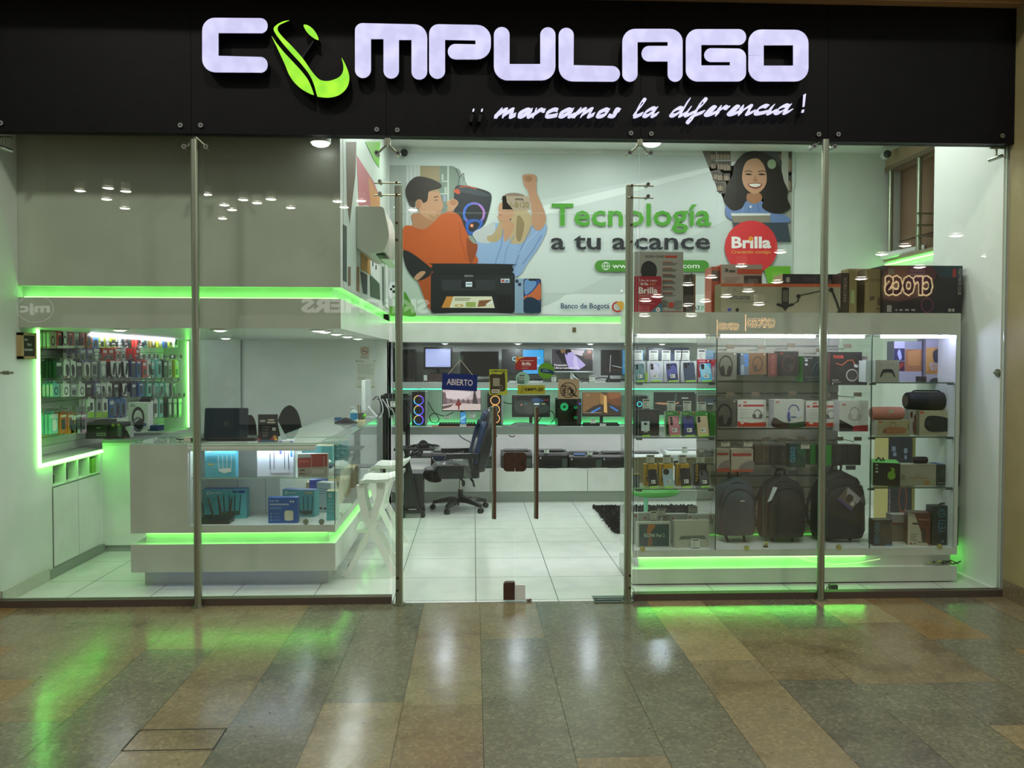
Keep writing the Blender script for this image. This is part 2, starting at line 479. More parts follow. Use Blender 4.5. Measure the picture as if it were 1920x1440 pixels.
# dropped soffit over the counter with a green lit slot
GREYP = noisy('grey_laminate_panel', 'b0b4a8', 'b8bcb0', 3, .3, 2)
mb = MB()
mb.box(-3.37, -1.0, 6.5, 10.25, 1.99, 2.215, LAM, mf=GREYP)
mb.box(-3.37, -1.0, 6.5, 10.25, 2.30, ZC, LAM, mf=GREYP)
mb.box(-3.37, -1.07, 6.57, 10.25, 2.215, 2.30, LAM)
struct(mb, 'soffit', 'dropped soffit box over the counter with grey front panels')
# bulkhead over the back shelves
mb = MB()
mb.box(-1.0, 3.86, 10.2, 11.0, 1.97, 2.2, LAM).box(-1.0, 3.86, 10.2, 11.0, 2.28, ZC, LAM).box(-1.0, 3.86, 10.27, 11.0, 2.2, 2.28, LAM)
struct(mb, 'soffit', 'bulkhead over the back shelves that carries the big banner')
# upper window in the right side wall: brown blind behind glass, steel mullions
BRN = noisy('brown_window_board', '8d6e58', '977862', 2, .6, 2)
mb = MB(); mb.box(5.18, 5.22, 7.2, 10.2, 2.98, 4.06, BRN)
mb.box(5.165, 5.18, 7.2, 10.2, 3.20, 3.206, M('4a3a2e'))
mb.box(5.0, 5.25, 7.16, 10.22, 4.06, ZC, M('b09878', .6))
struct(mb, 'window_6', 'high side window backed by a brown board')
mb = MB()
for y in (10.12, 9.46, 8.6):
    mb.cyl((5.02, y, 2.98), (5.02, y, 4.08), .03, STEEL, 12)
mb.box(4.98, 5.06, 7.2, 10.2, 2.95, 2.99, M('9c8f78', .5)); mb.box(4.98, 5.06, 7.2, 10.2, 4.04, 4.09, M('7d6c58', .5))
for z in (3.4, 3.27, 3.15): mb.cyl((4.95, 9.36, z), (5.16, 9.36, z), .012, STEEL, 8)
o = mb.build('trim_3'); o['kind'] = 'structure'
tag(MB().box(4.97, 4.985, 7.4, 10.15, 2.905, 2.915, LEDG).build('led_strip', org=(4.98, 8.8, 2.9)), 'thin green LED line under the brown high window', 'led strip', 'green LED strips')

# ---------------------------------------------------------------- LED strips
def strip(label, *boxes, m=None):
    mb = MB()
    for b in boxes: mb.box(*b, m or LEDG)
    b = boxes[0]
    return tag(mb.build('led_strip', org=((b[0]+b[1])/2, (b[2]+b[3])/2, b[4])), label, 'led strip', 'green LED strips')
strip('green LED strip in the slot across the grey front panel', (-3.34, -1.04, 6.525, 6.537, 2.2155, 2.222))
strip('green LED strip in the slot along the soffit side over the counter', (-1.04, -1.028, 6.54, 10.2, 2.2155, 2.222))
strip('green LED strip in the slot under the big banner', (-1.0, 2.0, 10.225, 10.237, 2.2005, 2.207))
# ---------------------------------------------------------------- glass and posts
EDGEG = M('9ed8b4', .2)
def pane(name, x0, x1, z0, z1, y=YG, label=None):
    mb = MB().box(x0, x1, y-.005, y+.005, z0, z1, GLASS, ms=EDGE, mt=EDGE)
    return struct(mb, name, label)
ZF = 3.335
xA = at(366, 700, YG).x; xB = at(729, 700, YG).x; xC = at(1197, 700, YG).x; xD = at(1541, 700, YG).x
pane('window_1', -3.42, xA-.004, .05, ZF, label='fixed glass pane at the far left of the shop front')
pane('window_2', xA+.004, xB, .05, ZF, label='fixed glass pane in front of the glass counter')
zt = at(960, 400, YG).z
pane('window_3', xB+.006, xC-.006, zt+.004, ZF, label='glass transom above the double door')
pane('window_4', xC, xD-.004, .05, ZF, label='fixed glass pane right of the double door')
pane('window_5', xD+.004, 3.925, .05, ZF, label='fixed glass pane at the far right of the shop front')

def bolt(mb, p, q, r=.014, m=STEEL): mb.cyl(p, q, r, m, 12)
def spider(name, par, px, py, dx, org):
    a = at(px, py, 6.12); mb = MB()
    x = a.x+dx; z = a.z-.07
    mb.cyl((a.x, 6.11, a.z), (x, 6.125, z), .008, STEEL, 8)
    mb.cyl((x, 6.085, z), (x, 6.156, z), .017, CHROME, 14); mb.cyl((x, 6.084, z), (x, 6.0855, z), .008, DARK, 10)
    return mb.build(name, par, org, smooth=True)
def post(px, pytop, label, long):
    a = at(px, 700, 6.1); top = at(px, pytop, 6.1).z
    t = thing('steel_post', label, 'post', (a.x, 6.1, 0), group='steel posts of the shop front')
    org = (a.x, 6.1, 0)
    MB().cyl((a.x, 6.1, 0.012), (a.x, 6.1, top), .027, STEEL, 20).build('tube', t, org, smooth=True)
    MB().cyl((a.x, 6.1, 0), (a.x, 6.1, .012), .045, STEEL, 20).build('base_flange', t, org, smooth=True)
    if long:
        for d in (-.075, .075): spider('spider_arm', t, px, 258, d, org)
    return t, org
for px, lb in ((368, 'tall steel post at the left, in front of the counter niche'), (1543, 'tall steel post at the right, in front of the product wall')):
    post(px, 262, lb, True)
for px, lb, s in ((748, 'shorter steel post left of the double door', -1), (1178.5, 'shorter steel post right of the double door', 1)):
    t, org = post(px, 349, lb, False)
    X = org[0]
    for z in (3.0, 2.915):
        mb = MB().cyl((X-.02*s, 6.075, z), (X+s*.17, 6.09, z), .006, STEEL, 8).cyl((X+s*.13, 6.07, z+.01), (X+s*.13, 6.156, z+.01), .013, CHROME, 12)
        mb.build('fixing_arm', t, org, smooth=True)
    for z in (3.0, 2.915, 2.72, 2.6, .2, .11): MB().cyl((X+.012*s, 6.066, z), (X+.012*s, 6.08, z), .009, M('5d4a3a', .4, 1.0), 10).build('bolt', t, org, smooth=True)
for px, py, lb in ((727, 268, 'spider fitting above the left door post, under the black band'), (1199, 268, 'spider fitting above the right door post, under the black band')):
    a = at(px, py, 6.12); t = thing('spider_fitting', lb, 'glass fitting', tuple(a), group='spider fittings')
    MB().box(a.x-.02, a.x+.02, 6.1, 6.15, a.z-.02, a.z+.03, STEEL).build('bracket', t, tuple(a))
    for d in (-.075, .075): spider('spider_arm', t, px, py+2, d, tuple(a))
for px, py, lb in ((1868, 277, 'glass fitting in the top right corner of the shop window'), (8, 258, 'glass fitting in the top left corner of the shop window')):
    a = at(px, py, 6.2); t = thing('spider_fitting', lb, 'glass fitting', tuple(a), group='spider fittings')
    s = 1 if px > 900 else -1
    MB().cyl((a.x-.05*s, 6.2, a.z), (a.x+.085*s, 6.2, a.z), .011, STEEL, 10).cyl((a.x, 6.2, a.z), (a.x, 6.2, a.z-.06), .009, STEEL, 8).build('bracket', t, tuple(a), smooth=True)
    MB().cyl((a.x+.02*s, 6.15, a.z-.07), (a.x-.03*s, 6.24, a.z-.085), .014, CHROME, 12).build('rod', t, tuple(a), smooth=True)
for px, py, lb in ((1880, 699, 'small chrome rod fitting on the right wall at mid height'), (6, 699, 'small chrome rod fitting on the left wall at mid height')):
    a = at(px, py, 6.22); s = 1 if px > 900 else -1
    mb = MB().cyl((a.x+.03*s, 6.22, a.z), (a.x-.07*s, 6.22, a.z), .008, STEEL, 10).cyl((a.x-.0*s, 6.22, a.z), (a.x-.035*s, 6.22, a.z), .016, CHROME, 12)
    if s > 0: mb.cyl((3.925, 6.22, a.z), (3.915, 6.22, a.z), .03, STEEL, 14)
    tag(mb.build('rod_fitting', org=tuple(a), smooth=True), lb, 'glass fitting', 'rod fittings')

# ---------------------------------------------------------------- doors
BRONZE = noisy('bronze_lock_metal', '463229', '503a30', 30, .45, 2, metal=.3)
xm = at(966, 800, YG).x
def door(name, x0, x1, hx, side, label):
    d = pane(name, x0, x1, .012, zt-.004, label=label)
    zz = (at(925, 763, 6.1).z, at(925, 972, 6.1).z)
    mb = MB().cyl((hx, 6.09, zz[1]), (hx, 6.09, zz[0]), .016, STEEL, 14)
    h = mb.build('door_handle', d, smooth=True); h['label'] = 'long tubular pull bar with a brown side'
    mb = MB()
    for z in (zz[0]-.12, zz[1]+.12): mb.cyl((hx, 6.095, z), (hx, 6.155, z), .008, STEEL, 10)
    mb.build('standoff', h, smooth=True)
    MB().box(hx-.003, hx+.016, 6.068, 6.074, zz[1], zz[0], M('553c2e', .5)).build('grip', h)
    return d
dl = door('door_1', xB+.025, xm-.003, at(926, 860, 6.1).x, 1, 'left leaf of the frameless glass double door')
dr = door('door_2', xm+.003, xC-.02, at(1005, 860, 6.1).x, -1, 'right leaf of the frameless glass double door')
for d, a, b in ((dl, 943.5, 965), (dr, 966.5, 987)):
    x0, x1, z0, z1 = rect(a, 848, b, 884, 6.14)
    pts = [(x0, z0, .03 if d is dl else 0), (x1, z0, 0 if d is dl else .03), (x1, z1, 0 if d is dl else .03), (x0, z1, .03 if d is dl else 0)]
    mb = MB().prism(fillet(pts), 6.135, 6.185, BRONZE)
    o = mb.build('lock_plate', d, bevel=.003); o['label'] = 'brown rounded lock plate'
    if d is dr: MB().cyl((x0+.05, 6.128, z0+.06), (x0+.05, 6.136, z0+.06), .007, DARK, 12).build('keyhole', o)
x0, x1, z0, z1 = rect(944, 1092, 965.5, 1126, 6.14)
o = MB().prism(fillet([(x0, .015, 0), (x1, .015, 0), (x1, z1, 0), (x0, z1, .025)]), 6.135, 6.185, BRONZE).build('bottom_patch', dl); o['label'] = 'brown bottom corner patch'
x0, x1, z0, z1 = rect(966.5, 1097, 985, 1126, 6.14)
o = MB().box(x0, x1, 6.14, 6.18, .015, z1, M('d9ddd8', .4)).build('bottom_patch', dr); o['label'] = 'white bottom corner patch'

# ---------------------------------------------------------------- black sign band
FASC = noisy('black_composite_panel', '060607', '0a0a0b', 9, .5, 3, spec=.15)
edges = [-5.6] + [at(p, 130, 6.1).x for p in (358, 724, 1202, 1553)] + [3.94]
names = ['far left black sign panel, empty but for one screw by its lower left corner', 'black sign panel behind the letter C and the green mouse', 'black sign panel behind the letters M, P and U',
         'black sign panel behind the letters L, A and G', 'rightmost black sign panel behind the tail of the last O']
BP = [(2, 231, 0), (338.5, 235, 0), (376.5, 235, 1), (706.5, 243, 1), (745, 244, 2), (1183, 250, 2), (1221, 251, 3), (1535, 252, 3), (1571.5, 252, 4), (1879, 255, 4)]
for i in range(5):
    x0, x1 = edges[i]+.0015, edges[i+1]-.0015
    t = thing('sign_fascia', names[i], 'sign board', ((x0+x1)/2, 6.1, ZF), group='black panels of the sign band')
    org = ((x0+x1)/2, 6.1, ZF)
    MB().box(x0, x1, 6.1, 6.15, ZF, 4.31, FASC).build('board', t, org)
    for px, py, k in BP:
        if k == i:
            a = at(px, py, 6.095)
            MB().cyl((a.x, 6.088, a.z), (a.x, 6.102, a.z), .017, CHROME, 14).cyl((a.x, 6.087, a.z), (a.x, 6.089, a.z), .007, DARK, 8).build('screw', t, org, smooth=True)
struct(MB().box(-5.6, 3.94, 6.15, 6.2, ZF, 4.31, M('202020', .7)), 'wall_front')
# ================================================================ LIT SIGN
def glowvar(name, c0, c1, st):
    m = bpy.data.materials.new(name); m.use_nodes = True; nt = m.node_tree; b = nt.nodes['Principled BSDF']
    tc = nt.nodes.new('ShaderNodeTexCoord'); nz = nt.nodes.new('ShaderNodeTexNoise'); nz.inputs['Scale'].default_value = 9; nz.inputs['Detail'].default_value = 1
    cr = nt.nodes.new('ShaderNodeValToRGB'); cr.color_ramp.elements[0].position = .38; cr.color_ramp.elements[1].position = .68
    cr.color_ramp.elements[0].color = (*lin(c0), 1); cr.color_ramp.elements[1].color = (*lin(c1), 1)
    L = nt.links.new; L(tc.outputs['Object'], nz.inputs['Vector']); L(nz.outputs['Fac'], cr.inputs['Fac']); L(cr.outputs['Color'], b.inputs['Emission Color'])
    b.inputs['Emission Strength'].default_value = st; b.inputs['Base Color'].default_value = (.05, .05, .06, 1); b.inputs['Roughness'].default_value = .25
    return m
ACR = glowvar('lit_white_acrylic', 'c9c7ee', 'dcdaff', 1.0)
ACRG = glowvar('lit_lime_acrylic', '8fe80a', 'b4ff14', 1.0)
RET = M('0a0a12', .3)
RIM = M('dcd8ff', emit=1.1)
YL = 6.0
def sign_shape(mb, pts, m, y0=YL, y1=6.099, back=None):
    P = []
    for x, y in pts:
        p = at(x, y, y0); P.append((p.x, p.z))
    mb.prism(P, y0, y1, m, back or RET)
def letter(ch, outs, label):
    c = [sum(p[0] for p in outs[0])/len(outs[0]), sum(p[1] for p in outs[0])/len(outs[0])]
    a = at(c[0], c[1], 6.05); org = tuple(a)
    t = thing('sign_letter', label, 'sign letter', org, group='lit letters of the shop name')
    mb = MB(); mr = MB()
    for k, pts in enumerate(outs):
        P = fillet(pts, 6)
        q = [at(x, y, YL) for x, y in P]; Pz = [(p.x, p.z) for p in q]
        A = sum(Pz[i-1][0]*Pz[i][1]-Pz[i][0]*Pz[i-1][1] for i in range(len(Pz)))
        if A < 0: Pz = Pz[::-1]
        mb.face([(x, YL-k*.0004, z) for x, z in Pz], ACR)
        for i in range(len(Pz)):
            (xa, za), (xb, zb) = Pz[i-1], Pz[i]
            mr.face([(xa, YL+.001, za), (xa, 6.099, za), (xb, 6.099, zb), (xb, YL+.001, zb)], RET)
            mb.face([(xa, YL, za), (xa, YL+.008, za), (xb, YL+.008, zb), (xb, YL, zb)], ACR)
        mr.face([(x, 6.099, z) for x, z in reversed(Pz)], RET)
    mb.build('letter_face', t, org); mr.build('letter_return', t, org)
letter('C', [[(379, 33, 24), (501.5, 34, 13), (501.5, 62, 13), (409.5, 61.5, 0), (409.5, 104.5, 0), (501.5, 107, 13), (501.5, 136, 13), (379, 135, 24)]], 'lit white letter C at the start of the shop name')
letter('M', [[(665.5, 43, 14), (801, 46, 24), (801, 149, 16), (771.5, 149, 16), (771.5, 74.5, 0), (748, 74.5, 0), (748, 147, 16), (719, 147, 16), (719, 73, 0), (695.5, 73, 0), (695.5, 146, 16), (665.5, 146, 16)]], 'lit white letter M beside the green mouse')
letter('P', [[(804.5, 45, 18), (920.5, 47, 26), (920.5, 111, 26), (839.5, 111, 15), (839.5, 82, 15), (891.5, 83, 0), (891.5, 75.5, 0), (834.5, 74.5, 0), (834.5, 148, 16), (804.5, 147, 16)]], 'lit white letter P between M and U')
letter('U', [[(926, 50.5, 16), (955.5, 50.5, 16), (955.5, 120, 0), (1013, 120, 0), (1013, 51, 16), (1041.5, 51, 16), (1041.5, 150.5, 26), (926, 150.5, 26)]], 'lit white letter U between P and L')
letter('L', [[(1047.5, 52, 15), (1076, 52, 15), (1075.5, 122, 0), (1162.5, 124, 16), (1162.5, 153, 16), (1047.5, 152, 26)]], 'lit white letter L between U and A')
letter('A', [[(1167, 54, 24), (1280, 54, 24), (1280, 153, 16), (1252, 153, 16), (1252, 115, 0), (1203, 115, 14), (1203, 86, 14), (1252, 86, 0), (1252, 78.5, 0), (1195.5, 78.5, 0), (1195.5, 153, 16), (1167, 153, 16)]], 'lit white letter A between L and G')
letter('G', [[(1286, 54.5, 22), (1399, 54.5, 14), (1399, 84, 14), (1315, 84, 0), (1315, 122.5, 0), (1369, 122.5, 0), (1369, 116, 0), (1320.5, 116, 14), (1320.5, 90, 14), (1399, 91, 16), (1399, 152.5, 16), (1286, 152.5, 22)]], 'lit white letter G with an inner bar, between A and O')
letter('O', [[(1403.5, 103, 0), (1403.5, 55, 25), (1516, 56, 25), (1516, 152.5, 25), (1403.5, 152.5, 25), (1403.5, 104, 0), (1432, 103.6, 0), (1432, 123, 0), (1487.5, 123, 0), (1487.5, 84.5, 0), (1432, 84.5, 0), (1432, 103.3, 0)]], 'lit white square letter O that ends the shop name')
# green mouse standing in for the letter O
def L8(pts): return [(340+x/3.0968, 10+y/3.0968) for x, y in pts]
org = tuple(at(585, 110, 6.05))
t = thing('mouse_logo', 'lit lime green computer mouse emblem standing in for the first O of the shop name', 'sign emblem', org)
for nm, pts, m in (('side_shell', [(525, 180), (548, 212), (590, 265), (650, 330), (700, 385), (740, 440), (768, 512), (765, 520), (735, 508), (690, 480), (650, 440), (622, 395), (600, 340), (565, 265)], ACRG),
                   ('rim_shell', [(628, 87), (592, 93), (558, 110), (536, 134), (548, 166), (592, 225), (645, 285), (700, 345), (745, 405), (770, 460), (788, 524), (800, 532), (860, 536), (918, 520), (960, 480), (976, 425), (962, 365), (931, 304), (940, 345), (938, 385), (915, 417), (865, 437), (825, 438), (795, 425), (755, 380), (705, 308), (640, 235), (590, 185), (560, 145), (566, 118), (595, 102)], ACRG),
                   ('scroll_wheel', [(710, 114), (735, 116), (765, 138), (788, 172), (797, 200), (780, 197), (748, 175), (722, 145)], ACRG),
                   ('cable', [(766, 203), (771, 206), (706, 306), (700, 300)], M('18181c', .2))):
    mb = MB(); sign_shape(mb, spl(L8(pts), 4) if nm != 'cable' else L8(pts), m, YL if nm != 'cable' else YL+.02, 6.099, RET); mb.build(nm, t, org)
# handwritten tagline
GL = {'m': (1.55, [[(0, .0), (.32, 1), (.3, .8), (.12, 0)], [(.18, .35), (.6, 1), (.72, .9), (.55, .05)], [(.62, .35), (1.05, 1), (1.18, .9), (1.02, .15), (1.12, 0), (1.4, .3)]]),
      'a': (1.05, [[(.85, .85), (.55, 1), (.1, .45), (.12, .05), (.4, .1), (.85, .85)], [(.9, 1), (.72, .2), (.8, 0), (1.1, .3)]]),
      'r': (.85, [[(.12, 1), (.08, 0)], [(.1, .4), (.45, 1), (.62, .85), (.75, .9)]]),
      'c': (.95, [[(.78, .92), (.5, 1), (.1, .5), (.2, 0), (.85, .2)]]),
      'o': (.9, [[(.55, 1), (.12, .5), (.15, .02), (.5, .08), (.75, .6), (.55, 1), (.8, .85)]]),
      's': (.75, [[(.65, .85), (.42, 1), (.3, .75), (.5, .3), (.3, 0), (.0, .1)]]),
      'l': (.7, [[(.0, .3), (.5, 1.7), (.48, 2.1), (.3, 1.9), (.08, .2), (.2, 0), (.6, .3)]]),
      'd': (1.1, [[(.8, .85), (.5, 1), (.1, .45), (.12, .05), (.4, .1), (.85, .85)], [(1.05, 2.1), (.75, .2), (.82, 0), (1.1, .3)]]),
      'i': (.5, [[(.2, 1), (.05, .15), (.15, 0), (.45, .3)]]),
      'f': (.9, [[(.0, .3), (.6, 1.5), (.65, 2.0), (.48, 2.05), (.3, 1.2), (.05, -.7), (-.1, -.95), (-.2, -.6), (.1, -.1), (.75, .4)]]),
      'e': (.8, [[(.1, .35), (.5, .55), (.58, .9), (.35, .98), (.06, .4), (.14, .02), (.4, .03), (.8, .35)]]),
      'n': (1.1, [[(.05, 1), (.08, 0)], [(.12, .35), (.55, 1), (.7, .9), (.58, .15), (.68, 0), (1.0, .3)]])}
def nib(mb, pts, w, m, y0=6.02, y1=6.099):
    pts = spl(pts, 4, False); nx, nz = .80*w/2, .6*w/2; k = m
    R = []
    for x, z in pts: R.append([(x-nx, y0, z-nz), (x+nx, y0, z+nz), (x+nx*.6, y0, z-nz), ])
    mb_pts = [[(x-nx, y0, z-nz*.3), (x-nx*.2, y0, z+nz), (x+nx, y0, z+nz*.3), (x+nx*.2, y0, z-nz), (x+nx*.2, y1, z-nz), (x-nx, y1, z-nz*.3)] for x, z in pts]
    mb.loft(mb_pts, k)
SCR = M('e2e0ff', emit=1.0)
def word(label, s, px0, px1, pyb0, pyb1, xh):
    tot = sum(GL[c][0] for c in s)
    a = at((px0+px1)/2, (pyb0+pyb1)/2, 6.05); t = thing('sign_word', label, 'sign word', tuple(a), group='lit script words of the tagline')
    x = 0
    for c in s:
        w, st = GL[c]; mb = MB()
        for q in st:
            P = []
            for u, v in q:
                f = (x+u)/tot; px = px0+(px1-px0)*f+v*4.0; py = pyb0+(pyb1-pyb0)*f-v*xh
                p = at(px, py, 6.02); P.append((p.x, p.z))
            nib(mb, P, .0125, SCR)
        mb.build('letter', t, tuple(a)); x += w
word('lit script word marcamos under the shop name', 'marcamos', 928, 1163, 216, 215, 13)
word('lit script word la in the tagline', 'la', 1190, 1233, 215, 214.5, 14.5)
word('lit script word diferencia in the tagline', 'diferencia', 1258, 1484, 214, 208.5, 14)
t = thing('sign_word', 'lit exclamation mark at the end of the tagline', 'sign word', tuple(at(1507, 195, 6.05)), group='lit script words of the tagline')
for nm, pts in (('stroke', [(1506, 178), (1511.5, 175), (1508.5, 200), (1504.5, 201)]), ('dot', [(1503.5, 206), (1508.5, 205), (1507, 211), (1502, 212)])):
    mb = MB(); sign_shape(mb, pts, SCR, 6.02, 6.099, RET); mb.build(nm, t, tuple(t.location))
t = thing('sign_word', 'pair of lit dots of inverted exclamation marks before the tagline', 'sign word', tuple(at(896, 210, 6.05)), group='lit script words of the tagline')
for x in (887.5, 903.5):
    mb = MB(); sign_shape(mb, spl([(x-1.8, 208), (x-.5, 204), (x+2.2, 204), (x+1, 209), (x-1, 210)], 3), SCR, 6.02, 6.099, RET); mb.build('dot', t, tuple(t.location))
    mb = MB(); sign_shape(mb, [(x-5, 214), (x+1, 214), (x-2, 228), (x-8, 228)], RET, 6.03, 6.099, RET); mb.build('unlit_stroke', t, tuple(t.location))

# ================================================================ THINGS ON THE DOOR GLASS
def flat(name, label, cat, px0, py0, px1, py1, Y, col, items, th=.003, shape=None, group=None, parts=None):
    """thin printed sheet; items in u,v 0..1"""
    x0, x1, z0, z1 = rect(px0, py0, px1, py1, Y)
    mb = MB(); m = M(col, .5)
    if shape == 'e':
        mb.prism([((x0+x1)/2+(x1-x0)/2*math.cos(2*PI*i/32), (z0+z1)/2+(z1-z0)/2*math.sin(2*PI*i/32)) for i in range(32)], Y, Y+th, m)
    else: mb.box(x0, x1, Y, Y+th, z0, z1, m)
    mp = lambda u, v, l: (x0+(x1-x0)*u, Y-l, z1-(z1-z0)*v)
    mb.art(items, mp)
    o = mb.build(name, org=((x0+x1)/2, Y, z0))
    return tag(o, label, cat, group)
YS = 6.15
flat('door_sticker', 'yellow green sticker with a dark shape and the shop name, left of the door gap', 'sticker', 917.5, 692.5, 951, 740.5, YS, 'a9b535',
     [('t', 'COMPULAGO', .07, .035, .95, .105, .02, '20221a'), ('s', [(.06, .2), (.6, .2), (.72, .16), (.86, .15), (.88, .8), (.62, .85), (.55, .93), (.1, .95), (.05, .6)], '3b3524'),
      ('r', .2, .34, .58, .66, '8f8f78'), ('rr', .12, .78, .58, .93, .05, 'c9c9b0'), ('r', .16, .82, .5, .84, '3b3524'), ('r', .16, .87, .5, .89, '3b3524'), ('ring', .66, .7, .09, .1, .2, '8f8f78')])
flat('door_sticker', 'red card sticker with a yellow corner on the right door leaf', 'sticker', 966.5, 669, 1007, 694, YS, '9c2f2c',
     [('p', [(0, 0), (.45, 0), (.2, .15), (0, .5)], 'd8c070'), ('e', .1, .15, .08, .14, 'd9772b'), ('t', 'Brilla', .3, .4, .72, .62, .03, 'efe6e0'), ('r', .22, .27, .85, .32, 'd9b0a8'), ('r', .3, .68, .72, .71, 'd9b0a8'), ('r', .28, .84, .6, .88, 'd9b0a8')])
flat('door_sticker', 'round green sticker with a dark blue swoosh', 'sticker', 1008.5, 680, 1039.5, 710.5, YS, '5f9c2c',
     [('s', [(.15, .4), (.3, .36), (.7, .42), (.95, .55), (.97, .72), (.7, .66), (.3, .62), (.16, .52)], '173a5c'), ('r', .3, .43, .62, .46, '8fb0c0'), ('r', .3, .52, .7, .55, '8fb0c0'), ('r', .18, .25, .8, .28, '7cb84a'), ('r', .3, .82, .72, .84, '7cb84a')], shape='e')
flat('door_sticker', 'round pale mint sticker with dark lettering above the EMPUJE plate', 'sticker', 967, 697, 993, 722, YS, '8fc0ae',
     [('p', [(.12, .4), (.3, .22), (.62, .22), (.62, .9), (.12, .9)], '4c6f60'), ('t', 'EDIFIC', .18, .34, .72, .45, .02, 'cfe0d0'), ('r', .2, .52, .62, .58, 'cfe0d0'), ('r', .18, .68, .55, .71, 'a8c4b4')], shape='e')
flat('push_plate', 'yellow EMPUJE plate on the right door leaf', 'sign', 970.5, 722, 1022, 739.5, YS, 'a3a232',
     [('s', [(.1, .8), (.14, .3), (.22, .15), (.24, .4), (.19, .85)], '8c8a2a'), ('t', 'EMPUJE', .27, .3, .94, .72, .02, '1c1c14')])
flat('pull_sign', 'square beige sign with a round pictogram of a person pulling a door', 'sign', 1046.5, 711, 1086, 748, YS, 'a89878',
     [('ring', .48, .55, .39, .39, .08, '221e16'), ('r', .45, .27, .475, .83, '221e16'), ('tv', 'HALE', .17, .82, .38, .28, .03, '221e16'), ('e', .56, .42, .05, .05, '221e16'),
      ('p', [(.53, .5), (.66, .47), (.76, .6), (.72, .68), (.8, .78), (.92, .84), (.9, .88), (.72, .83), (.62, .68), (.55, .75), (.66, .82), (.64, .86), (.5, .77), (.6, .62), (.58, .55)], '221e16'), ('r', .47, .48, .6, .51, '221e16')])
flat('number_plaque', 'cream plaque with the shop unit number 1-B120 stuck on the glass transom', 'sign', 942, 367.5, 994, 393.5, YS, 'cfc9b2',
     [('p', [(0, 0), (.13, 0), (.16, .45), (.38, .98), (0, .98)], '26241c'), ('t', 'LOCAL', .46, .16, .77, .3, .03, '35342c'), ('t', '1-B120', .29, .42, .95, .82, .0, 'a8a860'), ('p', [(0, .98), (.38, .98), (.38, 1), (0, 1)], 'cfc9b2')])
# open sign on a suction cup
p0 = at(863, 672, 6.14)
t = thing('open_sign', 'dark blue ABIERTO sign hanging by a cord from a suction cup', 'sign', tuple(p0)); org = tuple(p0)
x0, x1, z0, z1 = rect(829, 701, 895, 732, 6.135)
mb = MB().box(-.5*(x1-x0), .5*(x1-x0), -.0015, .0015, -.5*(z1-z0), .5*(z1-z0), M('14286c', .35))
mp = lambda u, v, l: ((u-.5)*(x1-x0), -.0015-l, (.5-v)*(z1-z0))
mb.art([('t', 'ABIERTO', .13, .32, .87, .7, .012, 'd9cfd2')], mp)
o = mb.build('board', t); o.location = ((x0+x1)/2-p0.x, 6.135-p0.y, (z0+z1)/2-p0.z); o.rotation_euler = (0, math.radians(3), 0)
CORD = M('c9c4b0', .5)
mb = MB()
for px, py in ((840, 702), (886, 703)):
    q = at(px, py, 6.133); mb.tube([(p0.x, 6.133, p0.z-.01), tuple(q)], .0022, CORD, 5)
mb.build('cord', t, org)
MB().loft([[(p0.x+r*math.cos(2*PI*i/18), y, p0.z+r*math.sin(2*PI*i/18)) for i in range(18)] for r, y in ((.024, 6.154), (.016, 6.145), (.007, 6.138), (.006, 6.125))], glassy('clear_rubber', (.75, .86, .80), .12)).build('suction_cup', t, org, smooth=True)
# things on the floor by the door
a = fl(990, 1125)
mb = MB()
for i in range(7):
    q = (a.x+random.uniform(-.018, .018), a.y-.04+random.uniform(-.012, .012), .012+random.uniform(-.002, .006)); mb.ell(q, .012, .01, .01, random.choice((M('b8a8a8', .25, .8), M('7a5a54', .3, .4))), 7, 4)
tag(mb.build('foil_wrapper', org=(a.x, a.y-.04, 0)), 'crumpled silvery wrapper on the marble at the door', 'litter')
mb = MB(); a = fl(1112, 1127); b = fl(1195, 1127)
for k in range(9):
    y = 6.08+.016*k; z = .004+.0035*(k % 3); f0, f1 = random.uniform(0, .14), random.uniform(.82, 1)
    mb.box(a.x+(b.x-a.x)*f0, a.x+(b.x-a.x)*f1, y, y+.02, z, z+.004, random.choice((M('6f8276', .4), M('a4b8aa', .35), M('3e4a44', .4))))
tag(mb.build('torn_mat', org=((a.x+b.x)/2, 6.1, 0)), 'torn grey green plastic strip lying at the foot of the right door post', 'litter')
a = fl(1568, 1113); X, Y = a.x, 6.28
mb = MB().box(X-.035, X+.02, Y, Y+.05, .012, .06, M('3c4438', .5)).box(X-.02, X+.035, Y+.005, Y+.045, 0, .022, M('23281f', .5)).tube([(X-.035, Y+.02, .05), (X-.06, Y+.02, .03), (X-.05, Y+.02, .005)], .004, DARK, 5, 3)
tag(mb.build('door_wedge', org=(X, Y, 0), bevel=.004), 'small dark rubber wedge on the shop floor right of the tall right post', 'door stop')
